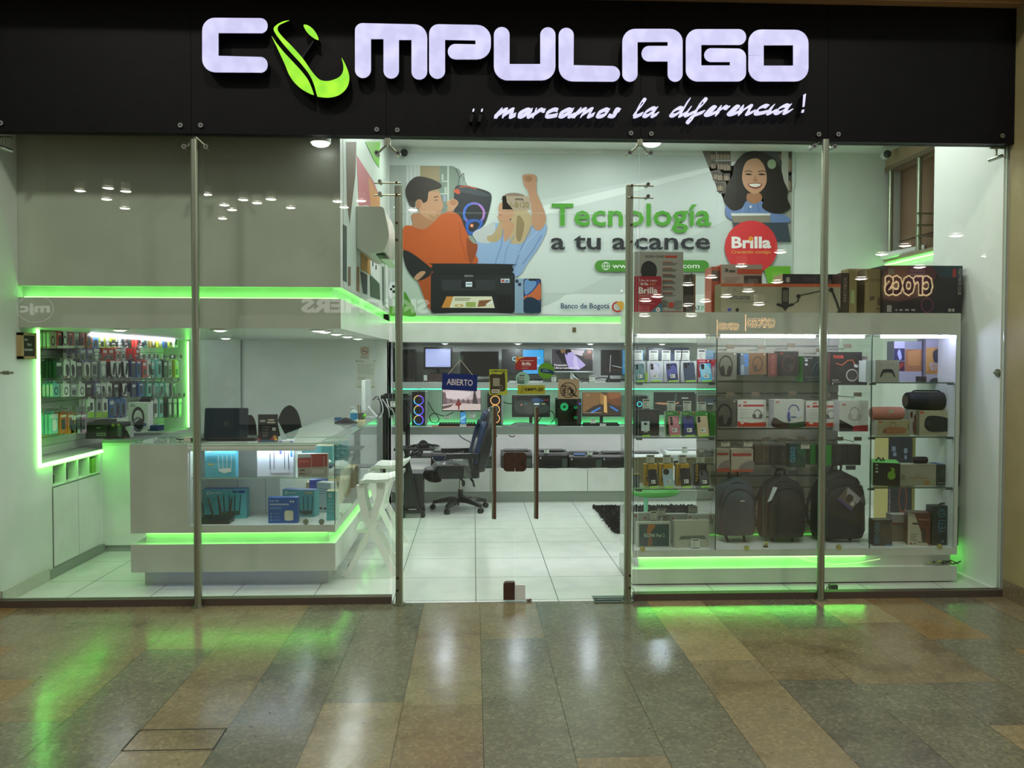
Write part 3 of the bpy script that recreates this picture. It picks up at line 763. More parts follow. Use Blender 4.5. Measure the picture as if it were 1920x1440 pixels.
# ================================================================ BIG BANNER over the back shelves
YB = 10.197
SKIN, SKIN2, ORG = 'bd8e70', 'a87656', 'ba541c'
mb = MB()
c0 = at(730, 284, YB); c1 = at(1485, 594, YB)
mb.box(c0.x, c1.x, YB, YB+.002, c1.z+.005, c0.z, M('c9d2cf', .5))
mpB = pxmap(620, 260, 3.3103, YB)      # first crop
items = [('p', [(1100, 420), (2880, 70), (2880, 300), (1500, 960), (1180, 960)], 'd3dbda'), ('p', [(1300, 420), (2860, 60), (2860, 72), (1330, 470)], 'e8efed'),
  ('s', [(1310, 1085), (1420, 1000), (1480, 966), (1700, 966), (2400, 966), (2860, 968), (2860, 1090), (2000, 1090)], 'e4ebea'),
  # room picture behind the couple
  ('p', [(366, 165), (760, 170), (800, 190), (850, 290), (900, 470), (905, 760), (366, 760)], '8f9a92'), ('p', [(366, 165), (470, 168), (470, 760), (366, 760)], 'a4aca6'), ('p', [(470, 168), (555, 168), (555, 700), (470, 700)], 'c4cac8'),
  ('r', 485, 170, 490, 700, 'aab2b0'), ('r', 510, 170, 514, 700, 'aab2b0'), ('r', 535, 170, 539, 700, 'aab2b0'),
  ('p', [(555, 169), (675, 170), (675, 460), (555, 460)], '9c8c6c'), ('p', [(675, 170), (760, 172), (800, 200), (815, 460), (675, 460)], '7b8a80'), ('r', 690, 262, 724, 268, 'c9d2cc'), ('r', 680, 340, 724, 346, 'c9d2cc'), ('r', 690, 220, 700, 258, 'b8c4bc'), ('r', 700, 352, 716, 390, '98a0b4'), ('r', 706, 300, 720, 338, 'b0b8a8'), ('r', 724, 172, 734, 460, 'c0c9c2'),
  ('l', [(790, 290), (800, 240), (782, 200), (776, 185)], 4, '3a3a34'), ('l', [(800, 240), (825, 215), (830, 260)], 4, '3a3a34'),
  # ground panel bottom left
  ('p', [(366, 640), (440, 640), (610, 1098), (366, 1098)], 'b8c4bc'), ('s', [(455, 950), (490, 1000), (530, 1098), (440, 1098), (370, 1098), (400, 1040), (450, 1060)], '4f8a2c'), ('r', 366, 1040, 520, 1098, '5f9a35'),
  ('s', [(366, 905), (400, 890), (412, 930), (400, 975), (366, 990)], 'dde2e2'), ('e', 390, 918, 9, 9, '181a1c'), ('e', 392, 950, 9, 9, '181a1c'), ('e', 376, 935, 8, 8, '181a1c'), ('e', 406, 936, 8, 8, '181a1c'),
  # party speaker
  ('s', [(775, 300), (830, 292), (930, 312), (995, 345), (990, 420), (960, 520), (920, 560), (860, 590), (800, 560), (770, 480), (765, 380)], '24282e'), ('s', [(790, 300), (850, 300), (980, 345), (975, 360), (800, 330)], '3a4048'), ('s', [(765, 320), (790, 312), (805, 335), (790, 345), (768, 332)], 'c0502c'), ('l', [(800, 300), (850, 296), (905, 312)], 9, 'a8452a'),
  ('ring', 890, 465, 70, 70, .2, '7a6cc8'), ('p', [(820, 470), (835, 420), (870, 400), (872, 412), (848, 428), (834, 470), (840, 500), (826, 506)], '3a6cc8'), ('p', [(925, 405), (958, 450), (950, 500), (940, 496), (946, 452), (920, 418)], 'b878c4'), ('e', 890, 465, 54, 56, '1c2026'), ('s', [(840, 520), (885, 500), (945, 520), (900, 590), (850, 590)], '2c58b0'), ('s', [(862, 530), (900, 515), (925, 535), (890, 575), (858, 570)], '1c2026'), ('r', 866, 530, 886, 551, 'cf5a2c'), ('r', 871, 535, 881, 546, 'e8c8b0'),
  # her fist on the speaker
  ('s', [(716, 400), (735, 385), (760, 374), (785, 385), (792, 405), (775, 430), (755, 452), (720, 452), (730, 425)], SKIN), ('s', [(745, 388), (770, 380), (786, 398), (770, 414), (748, 410)], SKIN2),
  # woman: trunk, hair, arm
  ('s', [(1010, 525), (935, 560), (880, 590), (905, 640), (900, 720), (905, 800), (1140, 860), (1230, 760), (1310, 640), (1340, 540), (1260, 515), (1180, 560), (1060, 530)], '8ea9d2'), ('s', [(1020, 520), (960, 545), (885, 585), (915, 640), (1000, 640)], 'b9bcc0'),
  ('s', [(1048, 440), (1045, 520), (1010, 590), (970, 610), (985, 640), (1030, 640), (1070, 600), (1090, 540)], 'b09a74'), ('s', [(1130, 420), (1210, 440), (1250, 500), (1240, 580), (1200, 640), (1150, 655), (1110, 640), (1120, 560)], 'b8a27c'), ('s', [(1160, 480), (1200, 520), (1190, 600), (1170, 640), (1150, 600)], '8f7a58'), ('s', [(1060, 540), (1090, 500), (1140, 540), (1110, 610), (1080, 640), (1070, 590)], SKIN),
  ('l', [(1070, 560), (1060, 660), (1020, 775)], 6, '6f8cba'), ('l', [(1140, 600), (1090, 690), (1075, 775)], 5, '7894c0'), ('l', [(1250, 540), (1180, 690), (1140, 800)], 6, '6f8cba'), ('l', [(1310, 600), (1250, 700), (1190, 780)], 6, '6f8cba'), ('l', [(1300, 560), (1220, 640), (1170, 720)], 5, 'a9c0e4'),
  ('s', [(1200, 285), (1225, 330), (1240, 400), (1248, 470), (1255, 545), (1290, 572), (1325, 540), (1335, 490), (1310, 410), (1280, 345), (1268, 280)], SKIN), ('s', [(1190, 232), (1215, 222), (1262, 224), (1278, 248), (1270, 285), (1240, 308), (1210, 298), (1195, 270)], SKIN), ('s', [(1205, 240), (1235, 234), (1252, 248), (1240, 268), (1212, 266)], SKIN2),
  ('s', [(1052, 400), (1040, 440), (1044, 470), (1035, 490), (1060, 515), (1100, 510), (1130, 480), (1135, 420), (1100, 390)], SKIN), ('s', [(1060, 380), (1080, 350), (1120, 338), (1170, 342), (1205, 358), (1200, 390), (1100, 385)], '8a7468'), ('l', [(1040, 472), (1062, 478)], 4, '8a4a40'),
  # man
  ('s', [(505, 470), (510, 530), (480, 560), (560, 590), (640, 560), (650, 500), (600, 460)], SKIN2), ('s', [(545, 320), (620, 330), (670, 330), (685, 370), (700, 420), (690, 440), (680, 480), (650, 510), (600, 495), (550, 450)], SKIN), ('e', 545, 408, 17, 28, SKIN2),
  ('s', [(466, 340), (475, 290), (510, 250), (545, 236), (600, 244), (650, 262), (686, 285), (680, 305), (640, 315), (610, 330), (600, 385), (575, 400), (560, 380), (530, 385), (520, 430), (490, 410)], '2a231e'), ('l', [(640, 366), (668, 360)], 6, '3a2a22'), ('l', [(645, 384), (664, 382)], 5, '3a2a22'), ('l', [(655, 460), (684, 452)], 5, '9a5a4c'), ('s', [(610, 470), (640, 480), (675, 470), (660, 505), (620, 500)], 'a8805f'),
  ('s', [(450, 560), (490, 540), (540, 560), (590, 560), (640, 520), (690, 470), (750, 455), (800, 480), (830, 550), (860, 620), (880, 690), (900, 780), (610, 800), (450, 690)], ORG), ('s', [(450, 690), (520, 720), (600, 780), (640, 860), (620, 1060), (590, 1010), (540, 880)], 'a84c18'), ('l', [(800, 520), (805, 620), (845, 760)], 8, 'a84a16'), ('s', [(845, 620), (885, 650), (912, 660), (900, 720), (870, 780), (850, 720)], '8f3f14'), ('l', [(520, 560), (580, 590), (660, 530)], 6, 'b0521a'),
  ('s', [(450, 700), (500, 710), (570, 760), (625, 810), (615, 850), (560, 880), (520, 870), (470, 800)], '15161a'), ('s', [(520, 860), (560, 825), (590, 830), (560, 865), (535, 880)], 'b98a6c'),
  # printer picture
  ('s', [(632, 785), (640, 776), (1120, 780), (1126, 790), (1092, 836), (668, 834)], '101216'), ('rr', 622, 830, 1142, 1085, 22, '15181c'), ('p', [(668, 800), (1092, 800), (1140, 850), (625, 850)], '0b0d10'), ('t', 'EPSON', 832, 847, 884, 859, .02, '9aa0a0'), ('rr', 690, 876, 1022, 944, 8, '2a2e33'), ('r', 812, 882, 900, 928, '0a0c0e'), ('r', 838, 890, 878, 920, 'dfe6ec'), ('r', 841, 900, 875, 907, '5878a4'), ('r', 1024, 848, 1134, 968, '1e2226'), ('r', 1055, 870, 1110, 895, 'c6ccd0'), ('r', 1060, 876, 1078, 890, 'b04c3c'), ('r', 1084, 880, 1104, 890, '4c6cb0'),
  ('p', [(720, 980), (1000, 980), (1018, 1052), (688, 1050)], 'e6e0c8'), ('p', [(720, 980), (762, 980), (738, 1050), (688, 1050)], 'd08a3c'), ('e', 797, 1037, 28, 9, 'c8a43c'), ('e', 797, 1037, 14, 5, 'e6e0c8'), ('p', [(920, 1005), (1005, 1000), (960, 1040), (912, 1045)], '8a5a34'), ('r', 770, 990, 870, 994, '7a745c'), ('r', 768, 1000, 860, 1004, '7a745c'), ('r', 840, 1015, 900, 1045, '9cae5c'), ('p', [(960, 1030), (1005, 1000), (1005, 1020), (975, 1034)], 'f0f0ec'),
  ('r', 1040, 975, 1060, 1075, '0c0e10'), ('r', 1068, 975, 1088, 1075, '0c0e10'), ('r', 1096, 975, 1116, 1075, '0c0e10'), ('e', 880, 1090, 240, 8, 'a9b2ae'),
  # phone picture
  ('rr', 1142, 870, 1230, 1084, 12, '8aa4c0'), ('e', 1155, 886, 11, 11, '28344a'), ('e', 1172, 906, 11, 11, '28344a'), ('rr', 1196, 870, 1305, 1083, 14, '14161c'), ('rr', 1201, 876, 1300, 1078, 10, '2c4a88'), ('s', [(1201, 980), (1235, 965), (1270, 930), (1300, 900), (1300, 1000), (1240, 985), (1201, 1000)], 'c8683c'), ('s', [(1201, 1000), (1240, 984), (1285, 1005), (1300, 1040), (1290, 1078), (1210, 1078)], '12304a'), ('s', [(1205, 880), (1260, 880), (1275, 905), (1240, 950), (1205, 965)], '6c94c8'), ('rr', 1228, 870, 1274, 884, 6, '14161c'),
  # slogans
  ('t', 'Tecnología', 1370, 405, 2358, 588, .016, '4fa02c'), ('t', 'a tu alcance', 1365, 583, 2352, 692, .016, '24262e'),
  ('rr', 1638, 756, 2344, 827, 34, '4b8f30'), ('ring', 1706, 792, 25, 25, .12, 'f0f4f0'), ('ring', 1706, 792, 11, 25, .25, 'f0f4f0'), ('r', 1682, 790, 1730, 794, 'f0f4f0'), ('t', 'www.compulago.com', 1745, 775, 2285, 815, .012, 'f0f4f0'),
  ('t', 'Banco de Bogotá', 1427, 1022, 1728, 1066, .014, '24446c'), ('ring', 1778, 1045, 36, 34, .3, 'b8342c'), ('s', [(1770, 1020), (1810, 1012), (1816, 1050), (1800, 1070), (1790, 1045)], 'd8a43c'),
  ('t', 'PAY', 2228, 1036, 2292, 1064, .02, '3c4a50'), ('t', 'JOY', 2292, 1036, 2356, 1064, .02, '4fa05c')]
mb.art(items, mpB, .001, .00025)
# girl picture, right end
mpG = pxmap(1180, 270, 5.0526, YB)
WOOD = 'a39c90'
shelf = [('p', [(690, 66), (1538, 66), (1538, 930), (1060, 930), (960, 680)], 'a7a69c'), ('p', [(690, 66), (770, 66), (900, 330), (960, 470), (850, 470)], '6a6258')]
for sx, sy, w, h in ((772, 70, 50, 80), (832, 70, 60, 80), (892, 70, 65, 80), (772, 165, 50, 70), (832, 165, 60, 80), (892, 165, 70, 90), (790, 265, 40, 75), (832, 270, 50, 80), (890, 280, 60, 70), (830, 370, 60, 80), (1400, 70, 36, 90), (1500, 70, 36, 200), (1500, 300, 30, 150)):
    shelf.append(('r', sx, sy, sx+w, sy+h, '4e463e'))
    for k in range(int(w/9)):
        shelf.append(('r', sx+k*9+1, sy+h*(.3+.2*((k*7) % 3)/3), sx+k*9+7, sy+h-4, ('a88a70', 'c0b49c', '8a6c5c', 'b49a88')[(k+int(sx)) % 4]))
girl = shelf + [('p', [(1230, 66), (1400, 66), (1430, 200), (1430, 460), (1230, 400)], '4a4a50'), ('r', 1436, 66, 1500, 450, 'b8b6ac'),
  ('s', [(920, 560), (1000, 620), (1100, 540), (1240, 540), (1330, 640), (1480, 680), (1480, 750), (960, 720)], '6f86b8'), ('l', [(1140, 590), (1120, 660)], 8, '5a70a4'), ('l', [(1200, 560), (1230, 650)], 8, '5a70a4'), ('l', [(1080, 600), (1060, 660)], 8, '8ca2cc'),
  ('s', [(1185, 70), (1100, 85), (1040, 130), (990, 200), (970, 300), (930, 370), (910, 450), (890, 520), (920, 590), (980, 635), (1060, 610), (1110, 540), (1260, 520), (1250, 600), (1320, 650), (1410, 665), (1480, 640), (1520, 600), (1490, 520), (1495, 440), (1460, 360), (1440, 280), (1400, 180), (1330, 120), (1270, 85)], '231c19'),
  ('s', [(1110, 480), (1150, 470), (1230, 470), (1250, 530), (1180, 570), (1110, 540)], SKIN2), ('s', [(1180, 140), (1110, 165), (1075, 230), (1062, 320), (1080, 400), (1130, 455), (1185, 475), (1240, 450), (1285, 390), (1295, 310), (1270, 210), (1230, 155)], 'c8987a'), ('s', [(1230, 150), (1290, 230), (1296, 330), (1330, 360), (1340, 220), (1280, 130)], '231c19'),
  ('s', [(1090, 292), (1125, 282), (1158, 294), (1125, 300)], '2c1e18'), ('s', [(1212, 292), (1248, 282), (1284, 294), (1250, 300)], '2c1e18'), ('l', [(1085, 268), (1120, 258), (1158, 268)], 7, '3a281e'), ('l', [(1212, 268), (1250, 258), (1288, 268)], 7, '3a281e'), ('s', [(1160, 345), (1188, 365), (1214, 345), (1200, 330), (1188, 300), (1176, 330)], 'b5815f'),
  ('s', [(1118, 383), (1188, 372), (1250, 383), (1235, 412), (1188, 428), (1140, 414)], '8c4038'), ('s', [(1128, 386), (1188, 379), (1240, 386), (1222, 404), (1188, 412), (1150, 404)], 'efe9e2'), ('e', 1342, 195, 42, 46, '9aa888'), ('e', 1142, 598, 12, 12, 'd0d8e0'),
  ('p', [(955, 662), (1325, 662), (1330, 750), (985, 750)], '8c8474'), ('p', [(955, 660), (1325, 660), (1330, 680), (962, 684)], 'dcdcd8'), ('p', [(965, 748), (1490, 748), (1520, 930), (1060, 930)], '3c4654'),
  ('p', [(1260, 1160), (1518, 1160), (1518, 1640), (1400, 1640)], '6cb02c'),
  ('e', 1147, 980, 250, 252, 'd8343a'), ('t', 'Brilla', 962, 880, 1336, 992, .035, 'f4f0ee'), ('e', 1143, 900, 22, 22, 'e8922c'), ('t', 'Creciendo contigo', 960, 1008, 1332, 1050, .012, 'e8a04c')]
mb.art(girl, mpG, .001, .00025)
tag(mb.build('wall_banner', org=((c0.x+c1.x)/2, YB, c1.z)), 'wide printed banner of a couple, a printer and a smiling girl above the back shelves', 'banner')

# banner on the side of the soffit, seen at a sharp angle
XS = -.999
def mpS(u, v, l):
    p = ax(600+u/9.0, 265+v/9.0, XS); return (XS+l, p.y, p.z)
mb = MB()
pts = [(643, 266), (727, 266), (727, 588), (643, 533)]
P = [ax(x, y, XS) for x, y in pts]
ya, yb = P[0].y, min(P[1].y, 10.19)
mb.box(XS-.0, XS+.001, ya, yb, 2.31, 4.22, M('c9d4cc', .4))
def q(*pp): return [((x-600)*9, (y-265)*9) for x, y in pp]
mb.art([('p', q((643, 420), (650, 425), (650, 530), (643, 526)), '33443c'), ('p', q((648, 266), (668, 266), (666, 330), (655, 420), (650, 380)), '5c4a38'),
        ('p', q((668, 290), (700, 340), (712, 370), (705, 400), (690, 385), (672, 386)), 'b06a72'), ('p', q((690, 330), (712, 370), (712, 400), (695, 395)), 'c08a5c'),
        ('p', q((652, 500), (657, 500), (657, 536), (652, 536)), '6e5a40'), ('p', q((668, 500), (673, 500), (673, 548), (668, 545)), '8a6238'),
        ('p', q((676, 462), (694, 480), (694, 515), (682, 508), (676, 506)), 'c0924c'), ('p', q((675, 508), (688, 516), (688, 552), (680, 550)), '2e4048'),
        ('p', q((693, 485), (711, 500), (711, 532), (694, 514)), 'dfe4e2'), ('p', q((693, 516), (711, 533), (712, 562), (694, 556)), '35503c'),
        ('p', q((716, 500), (719, 500), (720, 575), (717, 572)), '5a6a66'), ('p', q((684, 266), (712, 266), (710, 315), (700, 300)), '6cae3a'), ('p', q((720, 420), (727, 400), (727, 580), (722, 575)), 'e4eae8'),
        ('p', q((697, 490), (699, 492), (699, 500), (697, 498)), '3a3a38'), ('p', q((703, 496), (705, 498), (705, 506), (703, 504)), '3a3a38')], mpS, .001, .0004)
tag(mb.build('side_banner', org=(XS, (ya+yb)/2, 2.31)), 'printed banner on the soffit side, seen at a sharp angle behind the air conditioner', 'banner')
# air conditioner on the soffit side
p0 = ax(676, 440, -1.0); p1 = ax(737, 440, -.72)
y0, y1 = 7.35, 8.15
zt_, zb_ = at(690, 387, y0).z, at(690, 468, y0).z
XA0 = -.995; XA1 = at(724, 440, y0).x
t = thing('air_conditioner', 'white wall-mounted air conditioner high on the side of the soffit', 'air conditioner', (XA0, (y0+y1)/2, zb_)); org = tuple(t.location)
prof = [(XA0, zb_+.02, 0), (XA0, zt_, 0), (XA1-.02, zt_, .03), (XA1+.03, zb_+.12, .04), (XA1-.02, zb_-.02, .03), (XA0+.08, zb_-.035, .02)]
mb = MB().prism(fillet(prof), y0, y1, M('d8d8cc', .4)); mb.build('housing', t, org, smooth=True, angle=35)
mb = MB().box(XA1-.09, XA1-.01, y0+.05, y1-.05, zb_-.04, zb_-.03, M('25302a', .5))
o = mb.build('air_outlet', t, org)
MB().box(XA1-.05, XA1+.03, y0+.06, y1-.06, zb_-.075, zb_-.068, M('d8d8cc', .4)).build('louver', o, org)
flat('wall_tag', 'tiny brown square tag on the white bulkhead below the banner', 'tag', 1073.5, 614, 1080, 622.5, 10.194, '6c5c3c', [('r', .2, .2, .8, .4, '8a7a58')])
# dome cameras
for px, py, Y, lb in ((758, 287, 10.15, 'small black dome camera in the top left corner of the banner wall'), (1663, 289, 9.9, 'small black dome camera under the ceiling beside the brown high window')):
    a = at(px, py, Y); t = thing('dome_camera', lb, 'camera', (a.x, Y, a.z), group='dome cameras'); org = tuple(t.location)
    MB().cyl((a.x, Y-.01, a.z), (a.x, Y+.06 if Y < 10 else 10.2, a.z), .052, M('c9cec8', .5), 18).build('mount', t, org, smooth=True)
    MB().ell((a.x, Y-.012, a.z), .045, .045, .045, M('12161a', .15), 16, 10).build('lens_dome', t, org, smooth=True)
# white pipe end below the high window, ceiling lamps
a = at(1652, 481, 9.95)
tag(MB().tube([(a.x, 9.95, a.z), (a.x+.1, 9.9, a.z+.02), (a.x+.35, 9.6, a.z+.06)], .04, WHITE, 12, 4).build('pipe', org=tuple(a), smooth=True), 'short white pipe end under the brown high window', 'pipe')
def downlight(label, x, y, z, r=.11, col=(1, 1, .97), e=9, group='shop ceiling downlights'):
    t = thing('downlight', label, 'ceiling light', (x, y, z), group=group); org = (x, y, z)
    MB().torus((x, y, z-.004), r, .012, WHITE, 'z', 20, 6).build('ring', t, org, smooth=True)
    MB().ell((x, y, z-.004), r*.9, r*.9, .018, M(col, emit=e), 18, 6).build('diffuser', t, org, smooth=True)
for x, y in SHOP_SPOTS: downlight('round downlight in the high shop ceiling', x, y, ZC)
for x, y in SOFFIT_SPOTS: downlight('small round downlight under the dropped soffit over the counter', x, y, 1.99, .06, group='downlights under the soffit')
for x in BACK_SPOTS: downlight('small downlight above the upper back shelf', x, 10.55, 1.97, .045, group='downlights over the back shelves')
for px, lb in ((601, 'lamp added behind the black band for a reflected light, left of the soffit corner'), (1222, 'lamp added behind the black band for a reflected light, above the banner')):  # lamps added in place of bright spots reflected in the glass
    a = at(px, 268, 6.34); t = thing('reflection_lamp', lb, 'ceiling light', (a.x, 6.34, a.z), group='added lamps behind the sign band'); org = tuple(t.location)
    MB().cyl((a.x, 6.34, a.z), (a.x, 6.34, a.z+.06), .075 if px != 1196 else .05, WHITE, 20).build('housing', t, org, smooth=True)
    MB().ell((a.x, 6.34, a.z), .068 if px != 1196 else .045, .068, .03, M((1, 1, .96), emit=5), 18, 6).build('lens', t, org, smooth=True)
    MB().cyl((a.x, 6.34, a.z+.06), (a.x, 6.34, ZC), .008, WHITE, 8).build('stem', t, org)
# ================================================================ GLASS COUNTER (L-shaped)
CX0, CX1, CY0, CY1 = -2.612, -1.064, 6.6, 9.85
t = thing('display_counter', 'L-shaped white display counter with glass front and green lit slot', 'counter', ((CX0+CX1)/2, 7.4, 0)); org = tuple(t.location)
GRYL = noisy('warm_grey_laminate', 'bcc0b6', 'c4c8be', 4, .32, 2)
mb = MB()
mb.box(CX0, CX1, CY0, 7.15, .127, .341, LAM, mf=GRYL).box(-1.6, CX1, 7.15, CY1, .127, .341, LAM)
o = mb.build('plinth_box', t, org)
MB().box(CX0+.055, CX1-.075, CY0+.13, 7.1, 0, .127, GRYL).box(-1.55, CX1-.075, 7.1, CY1-.1, 0, .127, LAM).build('toe_kick', t, org)
MB().box(CX0+.09, CX1-.06, CY0+.07, 7.12, .341, .427, LAM).box(-1.58, CX1-.06, 7.12, CY1-.05, .341, .427, LAM).build('slot_core', t, org)
mb = MB().box(CX0, -2.177, CY0, 7.15, .427, 1.106, LAM, mf=GRYL)                      # closed cabinet part
mb.box(-2.177, CX1, CY0, 7.15, .427, .483, LAM, mf=GRYL).box(-1.6, CX1, 7.15, CY1, .427, .483, LAM)
mb.box(-2.177, -1.62, 7.12, 7.15, .483, 1.09, LAM).box(-1.62, -1.6, 7.12, CY1, .483, 1.09, LAM).box(-1.6, CX1, 9.83, CY1, .483, 1.09, LAM)
mb.box(-2.177, -2.165, CY0+.02, 7.12, .483, 1.09, LAM)
for x in (-1.95, -1.72): mb.box(x, x+.004, 7.117, 7.12, .483, .84, M('9aa0a4'))
mb.build('cabinet_body', t, org)
mb = MB().box(-2.177, CX1-.15, CY0+.02, 7.15, 1.09, 1.106, LAM).box(-2.177, CX1-.15, CY0+.01, CY0+.025, 1.055, 1.1, LAM).box(-1.62, CX1-.14, 7.15, CY1, 1.09, 1.106, LAM)
o = mb.build('worktop', t, org)
MB().box(CX0, CX1, CY0, 7.15, 1.106, 1.116, CLEAR, ms=EDGE, mf=EDGE).box(-1.62, CX1, 7.15, CY1, 1.106, 1.116, CLEAR, ms=EDGE, mf=EDGE).build('glass_top', t, org)
o = MB().box(-2.17, CX1, CY0, CY0+.006, .483, 1.075, CLEAR, ms=M('20302a')).build('front_glass', t, org)
o = MB().box(CX1-.006, CX1, CY0+.008, CY1-.02, .483, 1.106, CLEAR, mf=M('20302a')).build('side_glass', t, org)
o = MB().box(-2.16, CX1-.01, CY0+.03, 7.1, .838, .846, CLEAR, mf=EDGE, ms=EDGE).box(-1.59, CX1-.02, 7.1, CY1-.04, .838, .846, CLEAR, ms=EDGE).build('glass_shelf', t, org)
o = MB().box(-2.12, -1.25, CY0+.06, CY0+.085, 1.07, 1.088, M((.75, .87, 1), emit=26)).box(-1.5, -1.46, 7.2, 9.6, 1.075, 1.088, M((.8, .9, 1), emit=20)).build('light_tube', t, org)
o = MB().box(CX0+.1, CX1-.07, CY0+.045, CY0+.057, .416, .4265, LEDG).box(CX1-.05, CX1-.038, CY0+.08, CY1-.1, .416, .4265, LEDG).build('led_strip', t, org); o['label'] = 'green LED strip in the slot'
o = MB().box(CX0+.12, -1.2, CY0+.06, CY0+.068, .117, .1268, M((.12, .2, 1.0), emit=1.2)).build('underglow_strip', t, org); o['label'] = 'faint blue LED strip under the plinth'
for x in (-1.29, -1.17): MB().cyl((x, CY0+.02, .505), (x, CY0+.008, .505), .022, CHROME, 14).build('glass_clip', t, org, smooth=True)

# ---------------------------------------------------------------- printed boxes
def pbox(name, label, cat, pr, Y, dep, col, items=(), group=None, rot=0.0, side=None, top=None, sitems=(), z0=None, tilt=0.0, pn=None, back=False):
    """carton whose front face fills the pixel rectangle pr at depth Y; items printed on the front, sitems on its left side"""
    x0, x1, za, zb = rect(*pr, Y)
    if z0 is not None: za = z0
    w, h = x1-x0, zb-za
    mb = MB()
    mb.box(-w/2, w/2, 0, dep, 0, h, M(side or col, .45), mf=M(col, .4), mt=M(top or col, .45))
    mb.art(items, lambda u, v, l: ((u-.5)*w, -l, (1-v)*h))
    if sitems: mb.art(sitems, lambda u, v, l: (-w/2-l, dep*(1-u), (1-v)*h))
    o = mb.build(name); o.location = ((x0+x1)/2, Y, za); o.rotation_euler = (math.radians(tilt), 0, math.radians(rot))
    return tag(o, label, cat, group)
def lines(u0, u1, v0, n, dv, c, th=.02):
    return [('r', u0, v0+i*dv, u0+(u1-u0)*(1-.13*((i*7) % 3)), v0+i*dv+th, c) for i in range(n)]
def router_art(c, cb, u=.72, v=.78, w=.22, n=4, hh=.5):
    it = []
    for i in range(n):
        uu = u-w+2*w*i/(n-1)*.95; lean = (i-(n-1)/2)*.02
        it.append(('p', [(uu-.012, v-.02), (uu+.012, v-.02), (uu+lean+.010, v-hh), (uu+lean-.010, v-hh)], c))
    return it+[('p', [(u-w, v-.05), (u+w*.8, v-.08), (u+w*1.05, v+.04), (u-w*.2, v+.1), (u-w*1.05, v+.02)], cb)]
tl = '5fb4bf'
gb = 'router boxes in the glass counter'
zs, zb = .846, .483
logo = [('ring', .13, .13, .05, .055, .3, 'eef6f6'), ('r', .09, .12, .11, .2, 'eef6f6'), ('t', 'tp-link', .2, .09, .42, .17, .01, 'e4f2f4')]
pbox('router_box', 'light blue router carton on the glass shelf, left end of the counter', 'box', (384, 838, 442, 891), 6.68, .08, '6cbdd2', logo+router_art('eef2f2', 'f4f6f6', .66, .78, .2)+lines(.1, .42, .3, 3, .06, '4a9ab0')+[('r', .1, .55, .3, .6, 'c8b46c')]+lines(.1, .36, .66, 4, .05, '8ccfda', .012), gb, 0, '5aa9c0', z0=zs)
pbox('router_box', 'tall white router carton with blue bars on the glass shelf of the counter', 'box', (482, 826, 550, 889), 6.72, .08, 'dcdce8', [('t', 'Archer C20-W4', .06, .2, .52, .27, .015, '7d7aa8'), ('r', .06, .3, .3, .32, 'a8a6c0'), ('r', .62, .02, .68, .38, '4a52b8'), ('r', .92, .02, .98, .46, '3c6cc8'), ('l', [(.36, .36), (.36, .82)], .025, '55566a'), ('l', [(.47, .26), (.47, .8)], .02, '55566a'), ('l', [(.76, .28), (.76, .8)], .02, '55566a'), ('l', [(.86, .36), (.88, .82)], .025, '55566a'), ('rr', .35, .8, .9, .93, .05, 'b8b8c8'), ('rr', .37, .8, .88, .9, .05, 'd6d6e2')], gb, 0, z0=zs)
pbox('router_box', 'red and grey router carton marked 300 Mbps on the glass shelf of the counter', 'box', (558, 851, 614, 891), 6.66, .06, 'a8a096', [('p', [(0, 0), (1, 0), (1, .55), (0, .6)], '98332c'), ('p', [(0, 0), (.45, 0), (.45, .16), (0, .18)], 'b0aca4'), ('r', .46, .1, .475, .95, 'c4b8b0'), ('r', .88, .1, .895, .95, 'c4b8b0'), ('r', .05, .3, .38, .34, 'c87a70'), ('t', '300', .06, .66, .24, .76, .03, '5c3028'), ('t', 'Mbps', .06, .82, .3, .92, .03, '5c3028'), ('rr', .48, .66, .9, .86, .03, 'bdb8ac')], gb, -2, '9a9288', z0=zs)
pbox('router_box', 'light blue carton half hidden at the back of the counter shelf', 'box', (566, 838, 600, 890), 6.95, .08, '6cc4d0', lines(.1, .7, .2, 3, .1, 'a8e0e6'), gb, 0, z0=zs)
pbox('router_box', 'wide teal router carton at the left end of the counter floor', 'box', (381, 917, 462, 974), 6.9, .09, tl, logo+[('r', .68, .06, .8, .13, '2c5a8c'), ('r', .82, .05, .97, .14, '24408c')]+lines(.04, .33, .3, 3, .08, '3f8f9c')+[('t', 'AC1200', .04, .52, .2, .6, .02, '2c5a8c')]+router_art('3c4648', '4a5658', .62, .82, .24, 5, .62), gb, 0, '4c9aa8', '4a5aa8', z0=zb)
pbox('router_box', 'small deep blue mesh router carton at the front of the counter floor', 'box', (503, 933, 558, 984), 6.68, .07, '2458a8', [('t', 'Ruijie', .05, .1, .2, .16, .01, 'e4ecf4'), ('t', 'Reyee', .24, .1, .36, .16, .01, 'e4ecf4'), ('t', 'RG-RAP2260(G)', .06, .23, .7, .31, .02, 'e8eef6')]+lines(.06, .5, .37, 2, .05, '7aa4d8', .02)+[('r', .74, .12, .79, .19, 'd8d8d0'), ('r', .82, .12, .88, .19, 'd8d8d0'), ('rr', .55, .5, .86, .9, .08, 'cfc8b0'), ('rr', .58, .53, .83, .87, .07, 'ddd8c4'), ('e', .1, .63, .04, .035, '6f96cc'), ('e', .1, .75, .04, .035, '6f96cc'), ('e', .1, .87, .04, .035, '6f96cc'), ('r', .18, .62, .4, .64, '6f96cc'), ('r', .18, .74, .4, .76, '6f96cc'), ('r', .18, .86, .4, .88, '6f96cc')], gb, 0, '1c4688', z0=zb)
